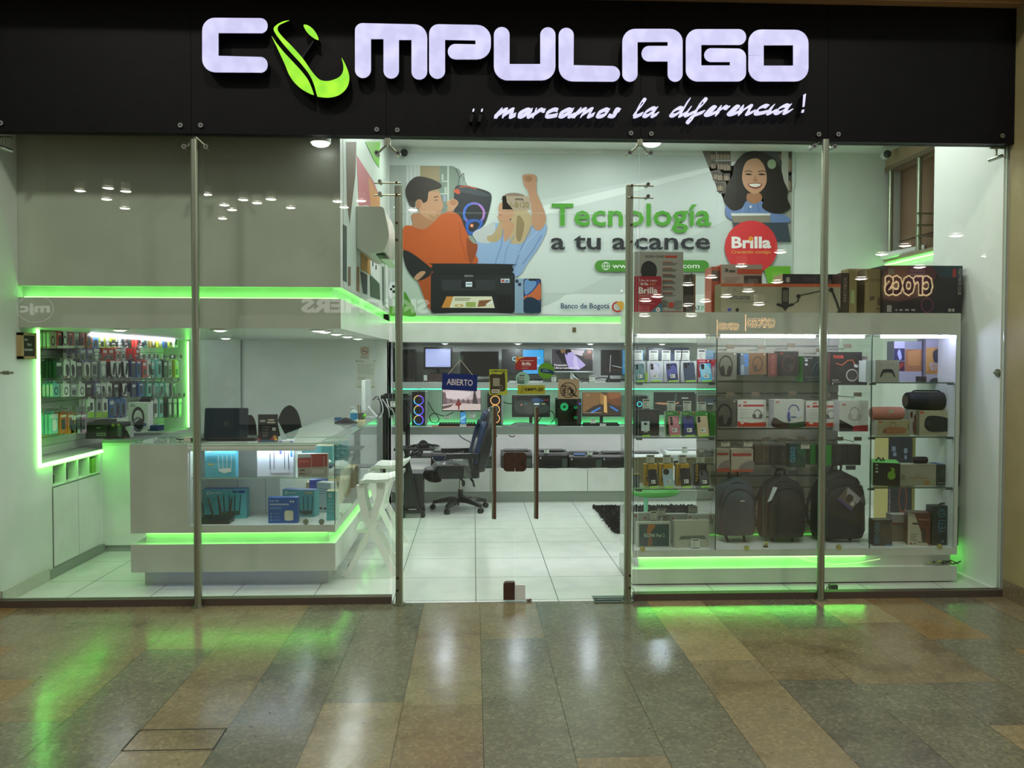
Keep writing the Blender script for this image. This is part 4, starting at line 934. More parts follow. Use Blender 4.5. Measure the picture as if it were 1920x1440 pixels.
pbox('router_box', 'turned teal router carton behind the small blue one on the counter floor', 'box', (527, 918, 592, 972), 6.98, .09, tl, logo+router_art('3c4648', '4a5658', .74, .85, .2, 4, .6)+[('r', .7, .07, .95, .14, 'c8c0a0')]+lines(.08, .36, .4, 4, .1, '468f9c'), gb, -14, '57a8b4', '5a58b0', z0=zb)
pbox('router_box', 'white carton standing upright behind the teal ones, right end of the counter', 'box', (592, 905, 622, 965), 7.15, .1, 'dfe4e8', lines(.15, .8, .2, 3, .08, 'a0a8b0')+[('r', .2, .84, .4, .9, '556070'), ('r', .5, .84, .7, .9, '556070')], gb, -20, z0=zb)
pbox('router_box', 'narrow teal carton at the right corner of the counter floor', 'box', (612, 921, 632, 972), 6.78, .1, '4fa3a8', [('ring', .35, .15, .15, .06, .3, 'e4f0f0')]+lines(.2, .7, .3, 4, .12, '7cc4c8'), gb, 0, '57b0b4', 'd8cfa0', z0=zb)
pbox('router_box', 'indigo carton lying at the back of the counter floor near the corner', 'box', (580, 900, 604, 935), 7.3, .3, '4c55b4', lines(.1, .8, .2, 2, .3, '7f88d4'), gb, 0, z0=zb)
# goods along the side arm
for i, (y, h, c, lb) in enumerate(((7.35, .17, '6cb8b8', 'first teal carton'), (7.62, .15, '5aa8ac', 'second teal carton'), (7.9, .16, '62b0b0', 'third teal carton'), (8.2, .14, '78c0c4', 'fourth teal carton'))):
    mb = MB().box(-.09, .09, 0, .15, 0, h, M(c, .45), mt=M('e6dfb4', .5)); mb.art(lines(.1, .8, .3, 3, .2, '9cd8dc'), lambda u, v, l: ((u-.5)*.18, -l, (1-v)*h))
    o = mb.build('router_box'); o.location = (-1.3, y, zs); tag(o, lb+' from the front on the side shelf of the counter, facing the stools', 'box', gb)
for y, h, c, lb in ((7.5, .2, 'b8a070', 'brown kraft carton on the side floor of the counter nearest the corner'), (7.95, .16, 'c4ac78', 'second kraft carton on the side floor of the counter'), (8.5, .2, 'a89468', 'kraft carton on the side floor of the counter behind the stools')):
    mb = MB().box(-.14, .14, 0, .3, 0, h, M(c, .6), mt=M('d4bf8c', .6)).box(-.02, .02, -.001, .301, h, h+.001, M('8a7a50'))
    o = mb.build('carton'); o.location = (-1.32, y, zb); tag(o, lb, 'box', 'kraft cartons in the counter')
mb = MB().box(-.1, .1, 0, .16, 0, .028, M('e8ecee', .3)).box(-.1, .1, 0, .16, .032, .05, M('2c3a58', .4)).ell((0, .08, .075), .09, .075, .028, M('eef0f0', .3), 14, 6)
o = mb.build('network_switch', smooth=False); o.location = (-1.25, 6.95, zs); tag(o, 'white rounded access point on a dark slim device, corner of the counter shelf', 'network device')
# router with antennas
p = at(405, 984, 6.68); t = thing('router', 'black router with four raised antennas at the left end of the counter floor', 'router', (p.x-.03, 6.7, zb)); org = tuple(t.location)
x0, x1 = at(372, 975, 6.68).x, at(431, 975, 6.68).x
MB().loft([rp for rp in [[(x0+.01, 6.66, zb), (x1-.0, 6.66, zb), (x1, 6.8, zb), (x0, 6.8, zb)], [(x0, 6.65, zb+.025), (x1+.005, 6.65, zb+.025), (x1+.005, 6.81, zb+.04), (x0, 6.81, zb+.04)], [(x0+.02, 6.68, zb+.036), (x1-.02, 6.68, zb+.036), (x1-.02, 6.8, zb+.05), (x0+.02, 6.8, zb+.05)]]], M('26292b', .35)).build('body', t, org)
for a, b in (((382, 972), (380, 944)), ((401, 972), (391, 934)), ((415, 971), (410, 933)), ((430, 970), (435, 932))):
    q0, q1 = at(*a, 6.74), at(*b, 6.74)
    MB().tube([tuple(q0), tuple((q0+q1)/2), tuple(q1)], [.009, .0085, .006], M('4a4440', .4), 6).build('antenna', t, org, smooth=True)

# ================================================================ ON THE COUNTER
ZT = 1.116
a0, a1, z0_, z1_ = rect(381, 766, 463, 826, 6.85)
t = thing('laptop', 'open dark laptop with its lid towards the window, on the counter', 'laptop', ((a0+a1)/2, 6.95, ZT)); org = tuple(t.location)
MB().box(a0-.02, a1+.06, 6.86, 7.1, ZT, ZT+.018, M('17191b', .4)).build('base', t, org, bevel=.003)
mb = MB(); w = a1-a0
mb.loft([rrect(-w/2-.01, 0, w/2, z1_-ZT-.012, .01) and [(x, y, z) for (x, z), y in zip(rrect(-w/2, 0, w/2, z1_-ZT-.012, .012), [k]*99)] for k in (0, .008)], M('27323a', .3, .5))
for s_ in ((-.005, .0, 'h'), (.015, 0, 'p')): pass
mb.art([('ring', .0, .5, .019, .017, .12, '6b6058'), ('t', 'hp', -.01, .49, .01, .51, .003, '6b6058')], lambda u, v, l: (u-.0, -l, (v-.5)*1.0+.115))
o = mb.build('lid', t); o.location = ((a0+a1)/2-org[0], 6.862-6.95, .016); o.rotation_euler = (math.radians(-8), 0, 0)
a0, a1, z0_, z1_ = rect(484, 777, 521, 828, 6.72)
t = thing('price_flyer', 'dark flyer in a small clear stand on the counter, right of the laptop', 'sign', ((a0+a1)/2, 6.72, ZT)); org = tuple(t.location)
mb = MB().box(a0, a1, 6.72, 6.724, ZT, z1_, M('2a2a2e', .4))
mb.art([('t', 'SOMOS', .1, .2, .38, .28, .03, 'd8d4cc'), ('r', .5, .18, .82, .23, 'c8bcae'), ('r', .46, .27, .86, .32, 'c8bcae')]+lines(.22, .6, .45, 3, .1, '8a8680', .02)+lines(.22, .5, .74, 2, .06, '8a8680', .02)+[('r', .72, .48, .9, .6, 'a8a8a4'), ('r', .0, .93, 1, 1, '4a5a78'), ('e', .85, .83, .1, .06, 'c88a4c'), ('e', .72, .9, .08, .05, 'a83c3c'), ('e', .9, .92, .09, .05, 'd8b04c'), ('e', .06, .92, .08, .05, 'a84c4c')], lambda u, v, l: (a0+(a1-a0)*u, 6.72-l, z1_-(z1_-ZT)*v))
mb.build('flyer', t, org)
MB().box(a0-.003, a1+.003, 6.726, 6.728, ZT, z1_+.008, CLEAR).box(a0, a1, 6.69, 6.75, ZT, ZT+.004, CLEAR).loft([[(a1+.02, 6.75, ZT), (a1+.06, 6.8, ZT), (a1+.01, 6.85, ZT)], [(a1-.005, 6.73, z1_-.06), (a1, 6.735, z1_-.06), (a1, 6.735, z1_-.055)]], M('9aa8a4', .2)).build('clear_stand', t, org)
mb = MB()
for px0, px1 in ((318, 345), (335, 378)):
    P = [tuple(at(px0+(px1-px0)*i/5, 0, 6.8))[:1]+(6.72+.2*random.random(), ZT+.008+.012*random.random()) for i in range(6)]
    mb.tube(P, .005, DARK, 5, 3)
mb.box(at(338, 0, 6.8).x, at(352, 0, 6.8).x, 6.78, 6.83, ZT, ZT+.03, M('c9c4ac', .5)).box(at(357, 0, 6.8).x, at(372, 0, 6.8).x, 6.72, 6.8, ZT, ZT+.025, DARK)
tag(mb.build('cable_tangle', org=(at(345, 0, 6.8).x, 6.8, ZT)), 'tangle of dark cables and plugs on the counter left of the left steel post', 'cables')
# office chairs
def office_chair(label, px, py0, py1, Y, wpx, rz):
    a = at(px, py0, Y); b = at(px, py1, Y)
    t = thing('office_chair', label, 'chair', (a.x, Y, 0), rz, 'office chairs behind the counter')
    h = a.z-.72; w = wpx/1600*Y/2; rings = []
    for i in range(15):
        f = math.sin(i/14*PI/2); zz = .72+h*f; ww = w*max(.12, (1-max(0, (f-.4)/.6)**2.5)**.5*(1-.4*max(0, (.4-f)/.4)**2))
        yy = -.05*math.sin(PI*f)
        rings.append([(ww*math.cos(2*PI*j/16), yy+.02*math.sin(2*PI*j/16)+.1*(math.cos(2*PI*j/16)**2)*-.3, zz) for j in range(16)])
    MB().loft(rings, noisy('black_fabric', '0b0d0e', '15171a', 60, .8)).build('backrest', t, smooth=True, angle=60)
    MB().loft([[(x*s_, .27+y*s_, z) for x, y in rrect(-.2, -.2, .2, .2, .1)] for s_, z in ((.85, .44), (1, .46), (1, .5), (.9, .52))], M('121416', .8)).build('seat', t, smooth=True)
    MB().tube([(0, .02, .8), (0, .05, .5), (0, .2, .43)], .02, BLACK, 8, 3).build('back_bracket', t, smooth=True)
    MB().cyl((0, .27, .08), (0, .27, .44), .025, CHROME, 12).build('gas_column', t, smooth=True)
    mb = MB(); mw = MB()
    for k in range(5):
        c, s_ = math.cos(k*PI*.4), math.sin(k*PI*.4)
        mb.tube([(0, .27, .1), (.23*c, .27+.23*s_, .07)], [.025, .016], BLACK, 6); mw.cyl((.23*c-.02, .27+.23*s_, .03), (.23*c+.02, .27+.23*s_, .03), .03, BLACK, 12)
    mb.build('star_base', t); mw.build('casters', t, smooth=True)
office_chair('black office chair with a tall oval back behind the counter, right of the flyer', 543, 760, 822, 8.85, 46, .15)
office_chair('black office chair partly hidden between laptop and flyer', 470, 778, 815, 9.15, 38, -.2)
# far end of the counter arm
p = at(681, 768, 9.35)
t = thing('monitor', 'white all-in-one monitor seen edge-on at the far end of the counter', 'monitor', (p.x, 9.45, ZT)); org = tuple(t.location)
hz = at(681, 713, 9.35).z
MB().box(p.x-.012, p.x+.03, 9.3, 9.8, ZT+.08, hz, M('e6e9ea', .35)).build('screen_case', t, org, bevel=.006)
MB().tube([(p.x, 9.55, ZT+.15), (p.x+.1, 9.55, ZT+.03), (p.x+.14, 9.55, ZT)], .014, M('d4d8da', .3), 8, 3).box(p.x-.05, p.x+.16, 9.45, 9.65, ZT, ZT+.01, M('d4d8da', .3)).build('stand', t, org)
mb = MB()
for k in range(7):
    q = [(p.x+.1+.02*k, 9.4+.05*k, ZT+.2), (p.x+.16+.02*k, 9.35, ZT+.24-.02*k), (p.x+.2+.02*k, 9.3, ZT+.1), (p.x+.16+.03*k, 9.25+.03*k, ZT+.01)]
    mb.tube(q, .006, random.choice((DARK, M('c8ccce'), BLACK)), 5, 3)
tag(mb.build('cable_tangle', org=(p.x+.2, 9.3, ZT)), 'grey and black cables hanging at the far end of the counter beside the white monitor', 'cables')
p = at(664, 776, 9.2); BL = M('1f86b4', .25)
t = thing('sanitizer_bottle', 'clear bottle of blue liquid with a pump at the far end of the counter', 'bottle', (p.x, 9.2, ZT)); org = tuple(t.location)
MB().rbox(p.x-.036, p.x+.036, 9.16, 9.22, ZT, ZT+.07, .012, BL).build('liquid', t, org)
MB().loft([[(p.x+x, 9.19+y, z) for x, y in rrect(-w, -w*.7, w, w*.7, .01)] for w, z in ((.037, ZT+.07), (.036, ZT+.085), (.02, ZT+.1), (.012, ZT+.108))], M('b8ccc8', .15)).build('shoulder', t, org, smooth=True)
MB().cyl((p.x, 9.19, ZT+.108), (p.x, 9.19, ZT+.135), .006, WHITE, 8).tube([(p.x, 9.19, ZT+.135), (p.x-.03, 9.19, ZT+.13)], .006, WHITE, 6).build('pump', t, org)
p = at(677, 776, 9.1)
t = thing('pen_cup', 'dark mesh pen cup with pens in front of the edge-on monitor', 'pen holder', (p.x, 9.1, ZT)); org = tuple(t.location)
MB().cyl((p.x, 9.1, ZT), (p.x, 9.1, ZT+.075), .032, M('4c4a3e', .6), 14).build('cup', t, org, smooth=True)
mb = MB()
for k, c in enumerate(('2c2c30', 'c8a860', '28406c')): mb.cyl((p.x-.02+.012*k, 9.1, ZT+.05), (p.x-.035+.012*k, 9.11, ZT+.16), .004, M(c), 6)
mb.build('pen', t, org)
p = at(683.5, 774, 8.9); t = thing('desk_toy', 'small bright green ball on a stem at the far end of the counter', 'ornament', (p.x, 8.9, ZT)); org = tuple(t.location)
MB().ell((p.x, 8.9, ZT+.06), .02, .02, .018, M('6cc820', .4), 12, 8).build('ball', t, org, smooth=True); MB().cyl((p.x-.008, 8.9, ZT), (p.x-.004, 8.9, ZT+.05), .004, M('5aa820'), 6).cyl((p.x, 8.9, ZT), (p.x, 8.9, ZT+.006), .02, M('5aa820'), 12).build('stem', t, org)
p = at(676, 783, 8.7); t = thing('tape_roll', 'pale cream tape roll on the counter beside the black cloth', 'tape', (p.x, 8.7, ZT)); org = tuple(t.location)
MB().cyl((p.x, 8.7, ZT), (p.x, 8.7, ZT+.028), .05, M('d8cfa0', .5), 18).build('roll', t, org, smooth=True); MB().cyl((p.x, 8.7, ZT+.028), (p.x, 8.7, ZT+.029), .025, M('a89868', .5), 16).build('core', t, org)
p = at(650, 784, 8.75); mb = MB(); rr_ = []
for i in range(9):
    f = i/8; hgt = .012+.045*max(0, math.sin(PI*min(1, f*1.15)))*(1 if f > .3 else .5)
    rr_.append([(p.x-.11+.24*f, 8.68+.05*math.cos(PI*k/6)*(1 if 0 < i < 8 else .3), ZT+hgt*math.sin(PI*k/6)) for k in range(7)])
mb.loft(rr_, M('101113', .8), True)
tag(mb.build('black_cloth', org=(p.x, 8.7, ZT), smooth=True, angle=60), 'crumpled black cloth on the white counter top near its far end', 'cloth')
p = at(627, 781, 9.0); tag(MB().box(p.x, p.x+.07, 9.0, 9.06, ZT, ZT+.035, M('2c5a80', .5)).build('notepad', org=(p.x, 9, ZT)), 'small blue notepad at the inner edge of the counter', 'notepad')
# notices on the staff area wall
flat('no_smoking_sign', 'small no smoking notice with a red ring on the white wall behind the counter', 'sign', 675, 649.5, 692.5, 673, 10.247, 'd4d0bc', [('ring', .5, .37, .38, .28, .16, 'b04a3c'), ('r', .22, .36, .74, .42, '5a544a'), ('l', [(.26, .2), (.74, .54)], .06, 'b04a3c')]+lines(.14, .86, .74, 4, .06, '8a8474', .02))
flat('wall_notice', 'printed paper notice pinned below the no smoking sign', 'paper', 669, 676, 702, 727, 10.247, 'dfe2d4', [('r', .05, .02, .4, .035, '5a5e58'), ('e', -.02, .01, .03, .02, '3a3e3a'), ('e', 1.02, .01, .03, .02, '3a3e3a')]+lines(.06, .95, .15, 7, .055, '9aa098', .012)+lines(.06, .5, .62, 2, .05, '9aa098', .012)+[('r', 0, .955, 1, .985, '9aa860')])
# ================================================================ BAR STOOLS
WPL = M('eef0ea', .28)
def stool(label, X, Y, rz):
    t = thing('bar_stool', label, 'stool', (X, Y, 0), rz, 'white moulded bar stools')
    rings = []
    for f, z, w, th in ((.265, .69, .15, .02), (.262, .735, .19, .035), (.235, .775, .205, .05), (.17, .79, .21, .05), (.05, .785, .21, .05), (-.08, .79, .21, .05), (-.18, .81, .2, .048), (-.235, .83, .17, .035), (-.245, .832, .13, .015)):
        rings.append([(-f*.68, w*c, z-(th*s if s > 0 else -0.012*(1-abs(c))**.5*-1)) for c, s in [(math.cos(2*PI*k/14), math.sin(2*PI*k/14)) for k in range(14)]])
    MB().loft(rings, WPL).build('seat', t, smooth=True, angle=50)
    def plank(mb, P, w0, th):
        P = spl(P, 4, False); R = []
        for i, (x, y, z) in enumerate(P):
            a, b = Vector(P[max(0, i-1)]), Vector(P[min(len(P)-1, i+1)]); d = (b-a).normalized(); n = Vector((0, 1, 0)).cross(d).normalized(); w = w0*(1-.35*i/len(P))
            c = Vector((x, y, z)); R.append([c+n*w+Vector((0, th, 0)), c+n*w-Vector((0, th, 0)), c-n*w*.8-Vector((0, th*.6, 0)), c-n*w*.8+Vector((0, th*.6, 0))])
        mb.loft(R, WPL)
    for s in (-1, 1):
        mb = MB(); plank(mb, [(-.16, s*.15, .74), (-.15, s*.155, .62), (-.11, s*.16, .46), (-.05, s*.17, .34), (.04, s*.185, .16), (.12, s*.2, 0)], .036, .02); mb.build('leg', t, smooth=True, angle=50)
        mb = MB(); plank(mb, [(.0, s*.13, .77), (-.01, s*.135, .64), (-.05, s*.15, .5), (-.08, s*.165, .38), (-.17, s*.185, .19), (-.285, s*.2, 0)], .032, .02); mb.build('leg', t, smooth=True, angle=50)
    MB().rbox(-.2, -.05, -.17, .17, .35, .378, .012, WPL).build('footrest', t, bevel=.006)
    MB().box(-.12, -.085, -.15, .15, .46, .485, WPL).build('crossbar', t, bevel=.008)
stool('white moulded bar stool at the counter, nearest the window', -.76, 7.12, .05)
stool('white moulded bar stool at the counter, second from the window behind the first', -.77, 8.05, -.04)
# ================================================================ ACCESSORY WALL ON THE LEFT
XW = -3.645
t = thing('slat_panel', 'white slatted display panel framed by bright green light on the left wall', 'display panel', (-3.645, 8.5, .94)); org = tuple(t.location)
mb = MB().box(-3.66, XW-.006, 6.78, 10.235, .94, 1.985, M('9ba29a', .5))
for k in range(14): mb.box(XW-.006, XW, 6.78, 10.23, .945+.0745*k, .945+.0745*k+.068, LAM)
mb.build('slats', t, org)
o = MB().box(-3.37, -3.352, 6.75, 6.77, .92, 1.985, M(GREEN, emit=14)).box(-3.37, -3.345, 6.75, 7.86, .915, .937, M(GREEN, emit=14)).box(-3.37, -3.352, 10.225, 10.24, .96, 1.97, M(GREEN, emit=14)).build('led_frame', t, org); o['label'] = 'bright green LED frame'
o = MB().box(-3.46, -3.4, 7.8, 9.9, 1.96, 1.986, M((.85, .85, 1), emit=12)).build('light_tube', t, org)
ORD = 'first second third fourth fifth sixth seventh eighth ninth tenth eleventh twelfth thirteenth fourteenth fifteenth sixteenth seventeenth eighteenth nineteenth twentieth'.split()
red, blk, lime, mint, navy, blu, gry = ('c8342c', 'red'), ('1c2220', 'black'), ('b4c832', 'lime green'), ('7cc8b8', 'mint'), ('1c2c60', 'navy'), ('2c64a8', 'blue'), ('9aa0a0', 'grey')
wht, dgr, pur, orn, yel, pnk, tan_ = ('e2e6e0', 'white'), ('1c4a2c', 'dark green'), ('8a80b8', 'lilac'), ('d07a2c', 'orange'), ('d8b43c', 'yellow'), ('c080b4', 'pink'), ('b8a88c', 'beige')
ROWS = [('top', 188, 328, [(475, tan_, 'o'), (540, red, 'r'), (585, wht, 'o'), (635, red, 'r'), (690, gry, 'p'), (735, red, 'r'), (805, orn, 's'), (860, ('5a90d0', 'light blue'), 'p'), (915, lime, 'b'), (965, lime, 'b'), (1020, lime, 'p'), (1105, gry, 's'), (1160, ('5a4a3c', 'brown'), 'p'), (1250, red, 'r'), (1305, mint, 'p'), (1380, ('8a7a3c', 'olive'), 'b'), (1440, lime, 'b'), (1490, blu, 'p'), (1535, lime, 'p'), (1585, wht, 'p')]),
        ('second', 345, 455, [(745, pur, 'p'), (810, pur, 'p'), (870, gry, 'b'), (945, red, 'p'), (1000, red, 'p'), (1060, ('d05a50', 'pale red'), 'b'), (1110, gry, 'b'), (1240, red, 'p')]),
        ('third', 452, 598, [(530, dgr, 'p'), (605, wht, 'm'), (655, wht, 'm'), (710, blk, 'p'), (785, wht, 'm'), (850, gry, 's'), (930, ('a0a8b4', 'silver'), 'b'), (1015, blk, 'a'), (1065, blk, 'a'), (1130, blk, 'a'), (1200, navy, 's'), (1250, blu, 's'), (1300, red, 'p'), (1345, wht, 'm'), (1375, mint, 'p'), (1435, mint, 's'), (1490, blk, 'p'), (1530, gry, 'p'), (1590, lime, 'p')]),
        ('fourth', 655, 765, [(505, mint, 'o'), (595, wht, 'o'), (665, gry, 'p'), (738, wht, 'o'), (800, blk, 'p'), (885, pur, 'b'), (930, wht, 'm'), (985, wht, 'm'), (1045, blk, 'p'), (1120, blk, 'a'), (1205, navy, 'p'), (1270, blu, 's'), (1345, mint, 's'), (1410, mint, 'o'), (1455, mint, 's'), (1505, mint, 'b'), (1565, gry, 's')]),
        ('fifth', 795, 955, [(820, wht, 'l'), (890, gry, 'l'), (945, wht, 'l'), (1005, blu, 'p'), (1060, blu, 'm'), (1110, blu, 'm'), (1370, blk, 'p'), (1400, wht, 's'), (1450, mint, 's'), (1530, dgr, 'b'), (1575, ('4a6a50', 'grey green'), 'b'), (1620, ('4a6a50', 'grey green'), 'b')]),
        ('bottom', 930, 1095, [(490, mint, 'b'), (570, orn, 's'), (640, orn, 's'), (665, yel, 'p'), (705, gry, 's'), (750, pnk, 's')])]
HT = M('6f7470', .5)
for rn, v0, v1, its in ROWS:
    for k, (u, (c, cn), st) in enumerate(its):
        px = u/4.8; p = ax(px, 580+v0/4.8, -3.42); q = ax(px, 580+v1/4.8, -3.42)
        f = max(0, (p.y-7)/3.2); zt0, zb0 = p.z, q.z-.02
        zsh = -0.0; h = zt0-zb0; w = .115
        lab = '%s hanging pack on the %s hook of the %s row, accessory wall' % (cn, ORD[k], rn)
        n = 4 if st == 'p' else 3
        mb = MB(); y, x = max(6.86, min(p.y, 10.15)), -3.42; mm = M(c, .4)
        mb.box(x-.022, x, y-w/2, y+w/2, zb0, zt0-.012, mm, ms=mm).box(x-.012, x-.010, y-.03, y+.03, zt0-.012, zt0+.012, mm)
        mp = lambda uu, vv, l: (x+l, y-w/2+w*uu, zt0-.012-(h-.012)*vv)
        AR = {'o': [('e', .5, .55, .3, .3, '262a2a'), ('e', .5, .55, .2, .2, c)], 'r': [('s', [(.3, .35), (.7, .35), (.7, .85), (.3, .85)], '30302f'), ('r', 0, .85, 1, 1, 'e4dcd4'), ('r', .2, .12, .6, .2, 'f0e0dc')], 'p': [('r', .15, .1, .85, .3, 'd8dcd8'), ('r', .2, .5, .8, .85, '4a5050')],
              's': [('rr', .2, .25, .8, .8, .1, '3c4648'), ('r', .1, .05, .9, .15, 'e4e6e2')], 'b': [('s', [(.2, .4), (.5, .25), (.8, .4), (.75, .8), (.3, .85)], 'e2e6dc'), ('r', 0, 0, 1, .2, 'dfe3da')], 'm': [('s', [(.25, .3), (.55, .2), (.8, .45), (.7, .85), (.35, .8)], '1c2422'), ('r', .05, .86, .5, .95, 'b84a40')],
              'a': [('p', [(0, 0), (1, 0), (1, 1), (.55, 1), (.2, .7)], 'e6e8e4'), ('s', [(.4, .7), (.6, .2), (.95, .15), (.95, .5), (.7, .85)], '1c2224')], 'l': [('r', 0, .7, 1, 1, '9cc832'), ('r', .3, .2, .75, .6, '2a2e2c')]}
        mb.art(AR[st], mp)
        # printed edge towards the window
        if st in 'rmo': mb.art([('r', 0, .1, 1, .9, 'e4e6e0' if st != 'r' else 'd84438')], lambda uu, vv, l: (x-.022+.022*uu, y-w/2-l, zt0-.012-(h-.012)*vv))
        first = tag(mb.build('hanging_pack', org=(x, y, zb0)), lab, 'package', 'packs on the accessory wall')
        for j in range(1, n):
            d = first.copy(); COL.objects.link(d); d.location.x -= .03*j
        mb = MB().cyl((-3.645, y, zt0), (-3.375, y, zt0+.006), .0035, CHROME, 6).cyl((-3.645, y, zt0+.03), (-3.37, y, zt0+.036), .0025, CHROME, 5)
        hk = tag(mb.build('display_hook', org=(-3.645, y, zt0)), 'wire hook with %s packs, %s of the %s row, accessory wall' % (cn, ORD[k], rn), 'hook', 'hooks of the accessory wall')
        MB().box(-3.372, -3.368, y-.028, y+.028, zt0+.01, zt0+.055, HT).build('price_tag', hk, (-3.645, y, zt0))
# goods on the partition top
tag(MB().box(-3.36, -2.62, 7.86, 8.6, 1.0, 1.03, M('7d8480', .5)).build('worktop', org=(-3, 8.2, 1.0)), 'grey worktop on the low partition under the accessory wall', 'worktop')
ZP = 1.03
g2 = 'black cartons under the accessory wall'
pbox('carton', 'black carton nearest the window under the accessory wall', 'box', (160, 793, 176, 827), 7.95, .2, '161a18', lines(.2, .7, .3, 2, .1, '2c322e'), g2, 0, z0=ZP)
pbox('carton', 'wide black carton with a white label under the accessory wall', 'box', (176, 788, 202, 827), 7.95, .2, '1a1d1b', [('r', .2, .68, .85, .84, '8a8c86'), ('r', .25, .71, .8, .81, '4a4c48'), ('r', .2, .38, .45, .43, '9aa09a')], g2, 0, z0=ZP)
pbox('carton', 'black carton with two yellow discs under the accessory wall', 'box', (203, 793, 229, 826), 7.98, .2, '141614', [('e', .35, .15, .12, .1, '8a8430'), ('e', .75, .15, .12, .1, '8a8430'), ('r', .68, .2, .95, .9, '5c625e')], g2, 0, z0=ZP)
pbox('carton', 'white carton with a dark arc leaning at the end of the black cartons', 'box', (228, 800, 243, 826), 8.05, .1, 'c8ccc8', [('s', [(.1, .4), (.6, .3), (1, .8), (1, 1), (.1, 1)], '2c3434'), ('e', .3, .9, .3, .1, 'a8902c')], g2, 0, z0=ZP)
pbox('headset_box', 'large white package with a black headset print hanging low on the accessory wall', 'box', (241, 755, 277, 806), 8.35, .14, 'e6e8e6', [('ring', .5, .55, .33, .4, .3, '2a2e30'), ('ring', .5, .8, .3, .28, .3, '8a9090'), ('s', [(.3, .8), (.5, .65), (.72, .6), (.8, .8), (.6, .98), (.4, .95)], '32383a'), ('r', .1, .05, .35, .15, 'b0b4b8'), ('e', .85, .8, .08, .06, '4a6cb0')], None, 0)
pbox('carton', 'small blue carton lying at the end of the grey worktop', 'box', (276, 798, 296, 808), 8.4, .12, '24406c', [], None, -10)
# cabinet under the accessory wall
t = thing('wall_cabinet', 'white built-in wall cabinet with two doors and open cubbyholes on the left wall', 'cabinet', (-3.37, 7.4, .07)); org = tuple(t.location)
mb = MB()
for y in (6.965, 7.19, 7.41, 7.62, 7.825): mb.box(-3.62, -3.366, y-.006, y+.006, .735, .9, LAM)
mb.box(-3.62, -3.366, 6.96, 7.835, .735, .742, LAM); mb.build('cubbyhole', t, org)
for a, b in ((6.972, 7.395), (7.402, 7.826)): MB().box(-3.37, -3.36, a, b, .09, .722, LAM).build('door', t, org)
MB().box(-3.37, -3.366, 6.965, 7.835, .083, .73, M('5a625c', .6)).build('shadow_gap', t, org)
MB().box(-3.37, -3.358, 6.9, 7.9, 0, .075, M('8f988e', .4)).build('toe_kick', t, org)
for y, h, c, lb, dx in ((7.06, .07, '2a2f30', 'dark cable bundle in the first cubbyhole of the wall cabinet', 0), (7.29, .1, '20262a', 'dark device in the second cubbyhole of the wall cabinet', 0), (7.50, .05, '8a908a', 'pale box in the third cubbyhole of the wall cabinet', 0), (7.68, .1, '50b03c', 'green box in the fourth cubbyhole of the wall cabinet', .0), (7.75, .13, '7aa82c', 'lime green box at the end of the cubbyholes', .03)):
    mb = MB().box(-3.54, -3.42+dx, y-.05 if h != .13 else y-.02, y+.05, .742, .742+h, M(c, .5)).box(-3.5, -3.43, y-.04, y+.04, .742+h, .742+h+.012, M('9aa09a', .5))
    tag(mb.build('stored_box' if 'box' in lb else 'stored_device', org=(-3.48, y, .742)), lb, 'box' if 'box' in lb else 'device')
# framed letter board on the left wall
p0 = ax(31, 650, -3.37); p1 = ax(60, 650, -3.37); zt0, zb0 = ax(45, 624, -3.37).z, ax(45, 673, -3.37).z
t = thing('letter_board', 'small black letter board in a wooden frame on the left wall', 'sign', (-3.37, (p0.y+p1.y)/2, zb0)); org = tuple(t.location)
WD = noisy('pale_wood', '9c8350', 'b3986a', 30, .5, 3, stretch=(1, 1, .1))
mb = MB(); ya, yb = p0.y, p1.y
for b in ((ya, yb, zb0, zb0+.02), (ya, yb, zt0-.02, zt0), (ya, ya+.035, zb0, zt0), (yb-.02, yb, zb0, zt0)): mb.box(-3.37, -3.335, b[0], b[1], b[2], b[3], WD)
mb.build('frame', t, org)
mb = MB().box(-3.369, -3.345, ya+.03, yb-.015, zb0+.01, zt0-.01, M('15180f', .7))
mb.art([('t', 'AQUI', .18, .2, .45, .29, .01, 'e4e4dc'), ('t', 'TE LO', .38, .4, .75, .49, .01, 'e4e4dc'), ('r', .05, .64, .14, .66, 'e4e4dc'), ('t', 'ASEGURAMOS', .16, .62, .86, .71, .01, 'e4e4dc')], lambda u, v, l: (-3.345+l, ya+.03+(yb-ya-.045)*u, zt0-.01-(zt0-zb0-.02)*v))
mb.build('board', t, org)
# ================================================================ BACK SHELVES
ZB, ZL, ZU = .42, .936, 1.48
t = thing('storage_bench', 'long white base cabinet that carries the printers along the back wall', 'cabinet', (1.4, 10.7, 0)); org = tuple(t.location)
MB().box(-1.0, 3.82, 10.46, 10.99, .4, ZB, LAM).build('top', t, org)
MB().box(-1.0, 3.82, 10.55, 10.985, 0, .137, M('b4bcb2', .4)).build('toe_kick', t, org)
MB().box(-1.0, 3.82, 10.475, 10.985, .137, .4, M('8f988f', .5)).build('carcass', t, org)
for i in range(4):
    x0 = -.995+1.204*i; MB().box(x0, x0+1.197, 10.46, 10.475, .14, .398, LAM).build('door', t, org)
t = thing('wall_shelf', 'lower white back shelf that carries the lit computers', 'shelf', (1.4, 10.75, ZL), group='white back shelves'); org = tuple(t.location)
MB().box(-1.0, 3.83, 10.5, 10.995, .84, ZL, LAM, mf=M('8f9892', .4)).build('board', t, org)
o = MB().box(-.98, 3.8, 10.965, 10.985, ZL, ZL+.012, M((.05, 1.0, .22), emit=3)).build('led_strip', t, org); o['label'] = 'green LED strip along the back edge'
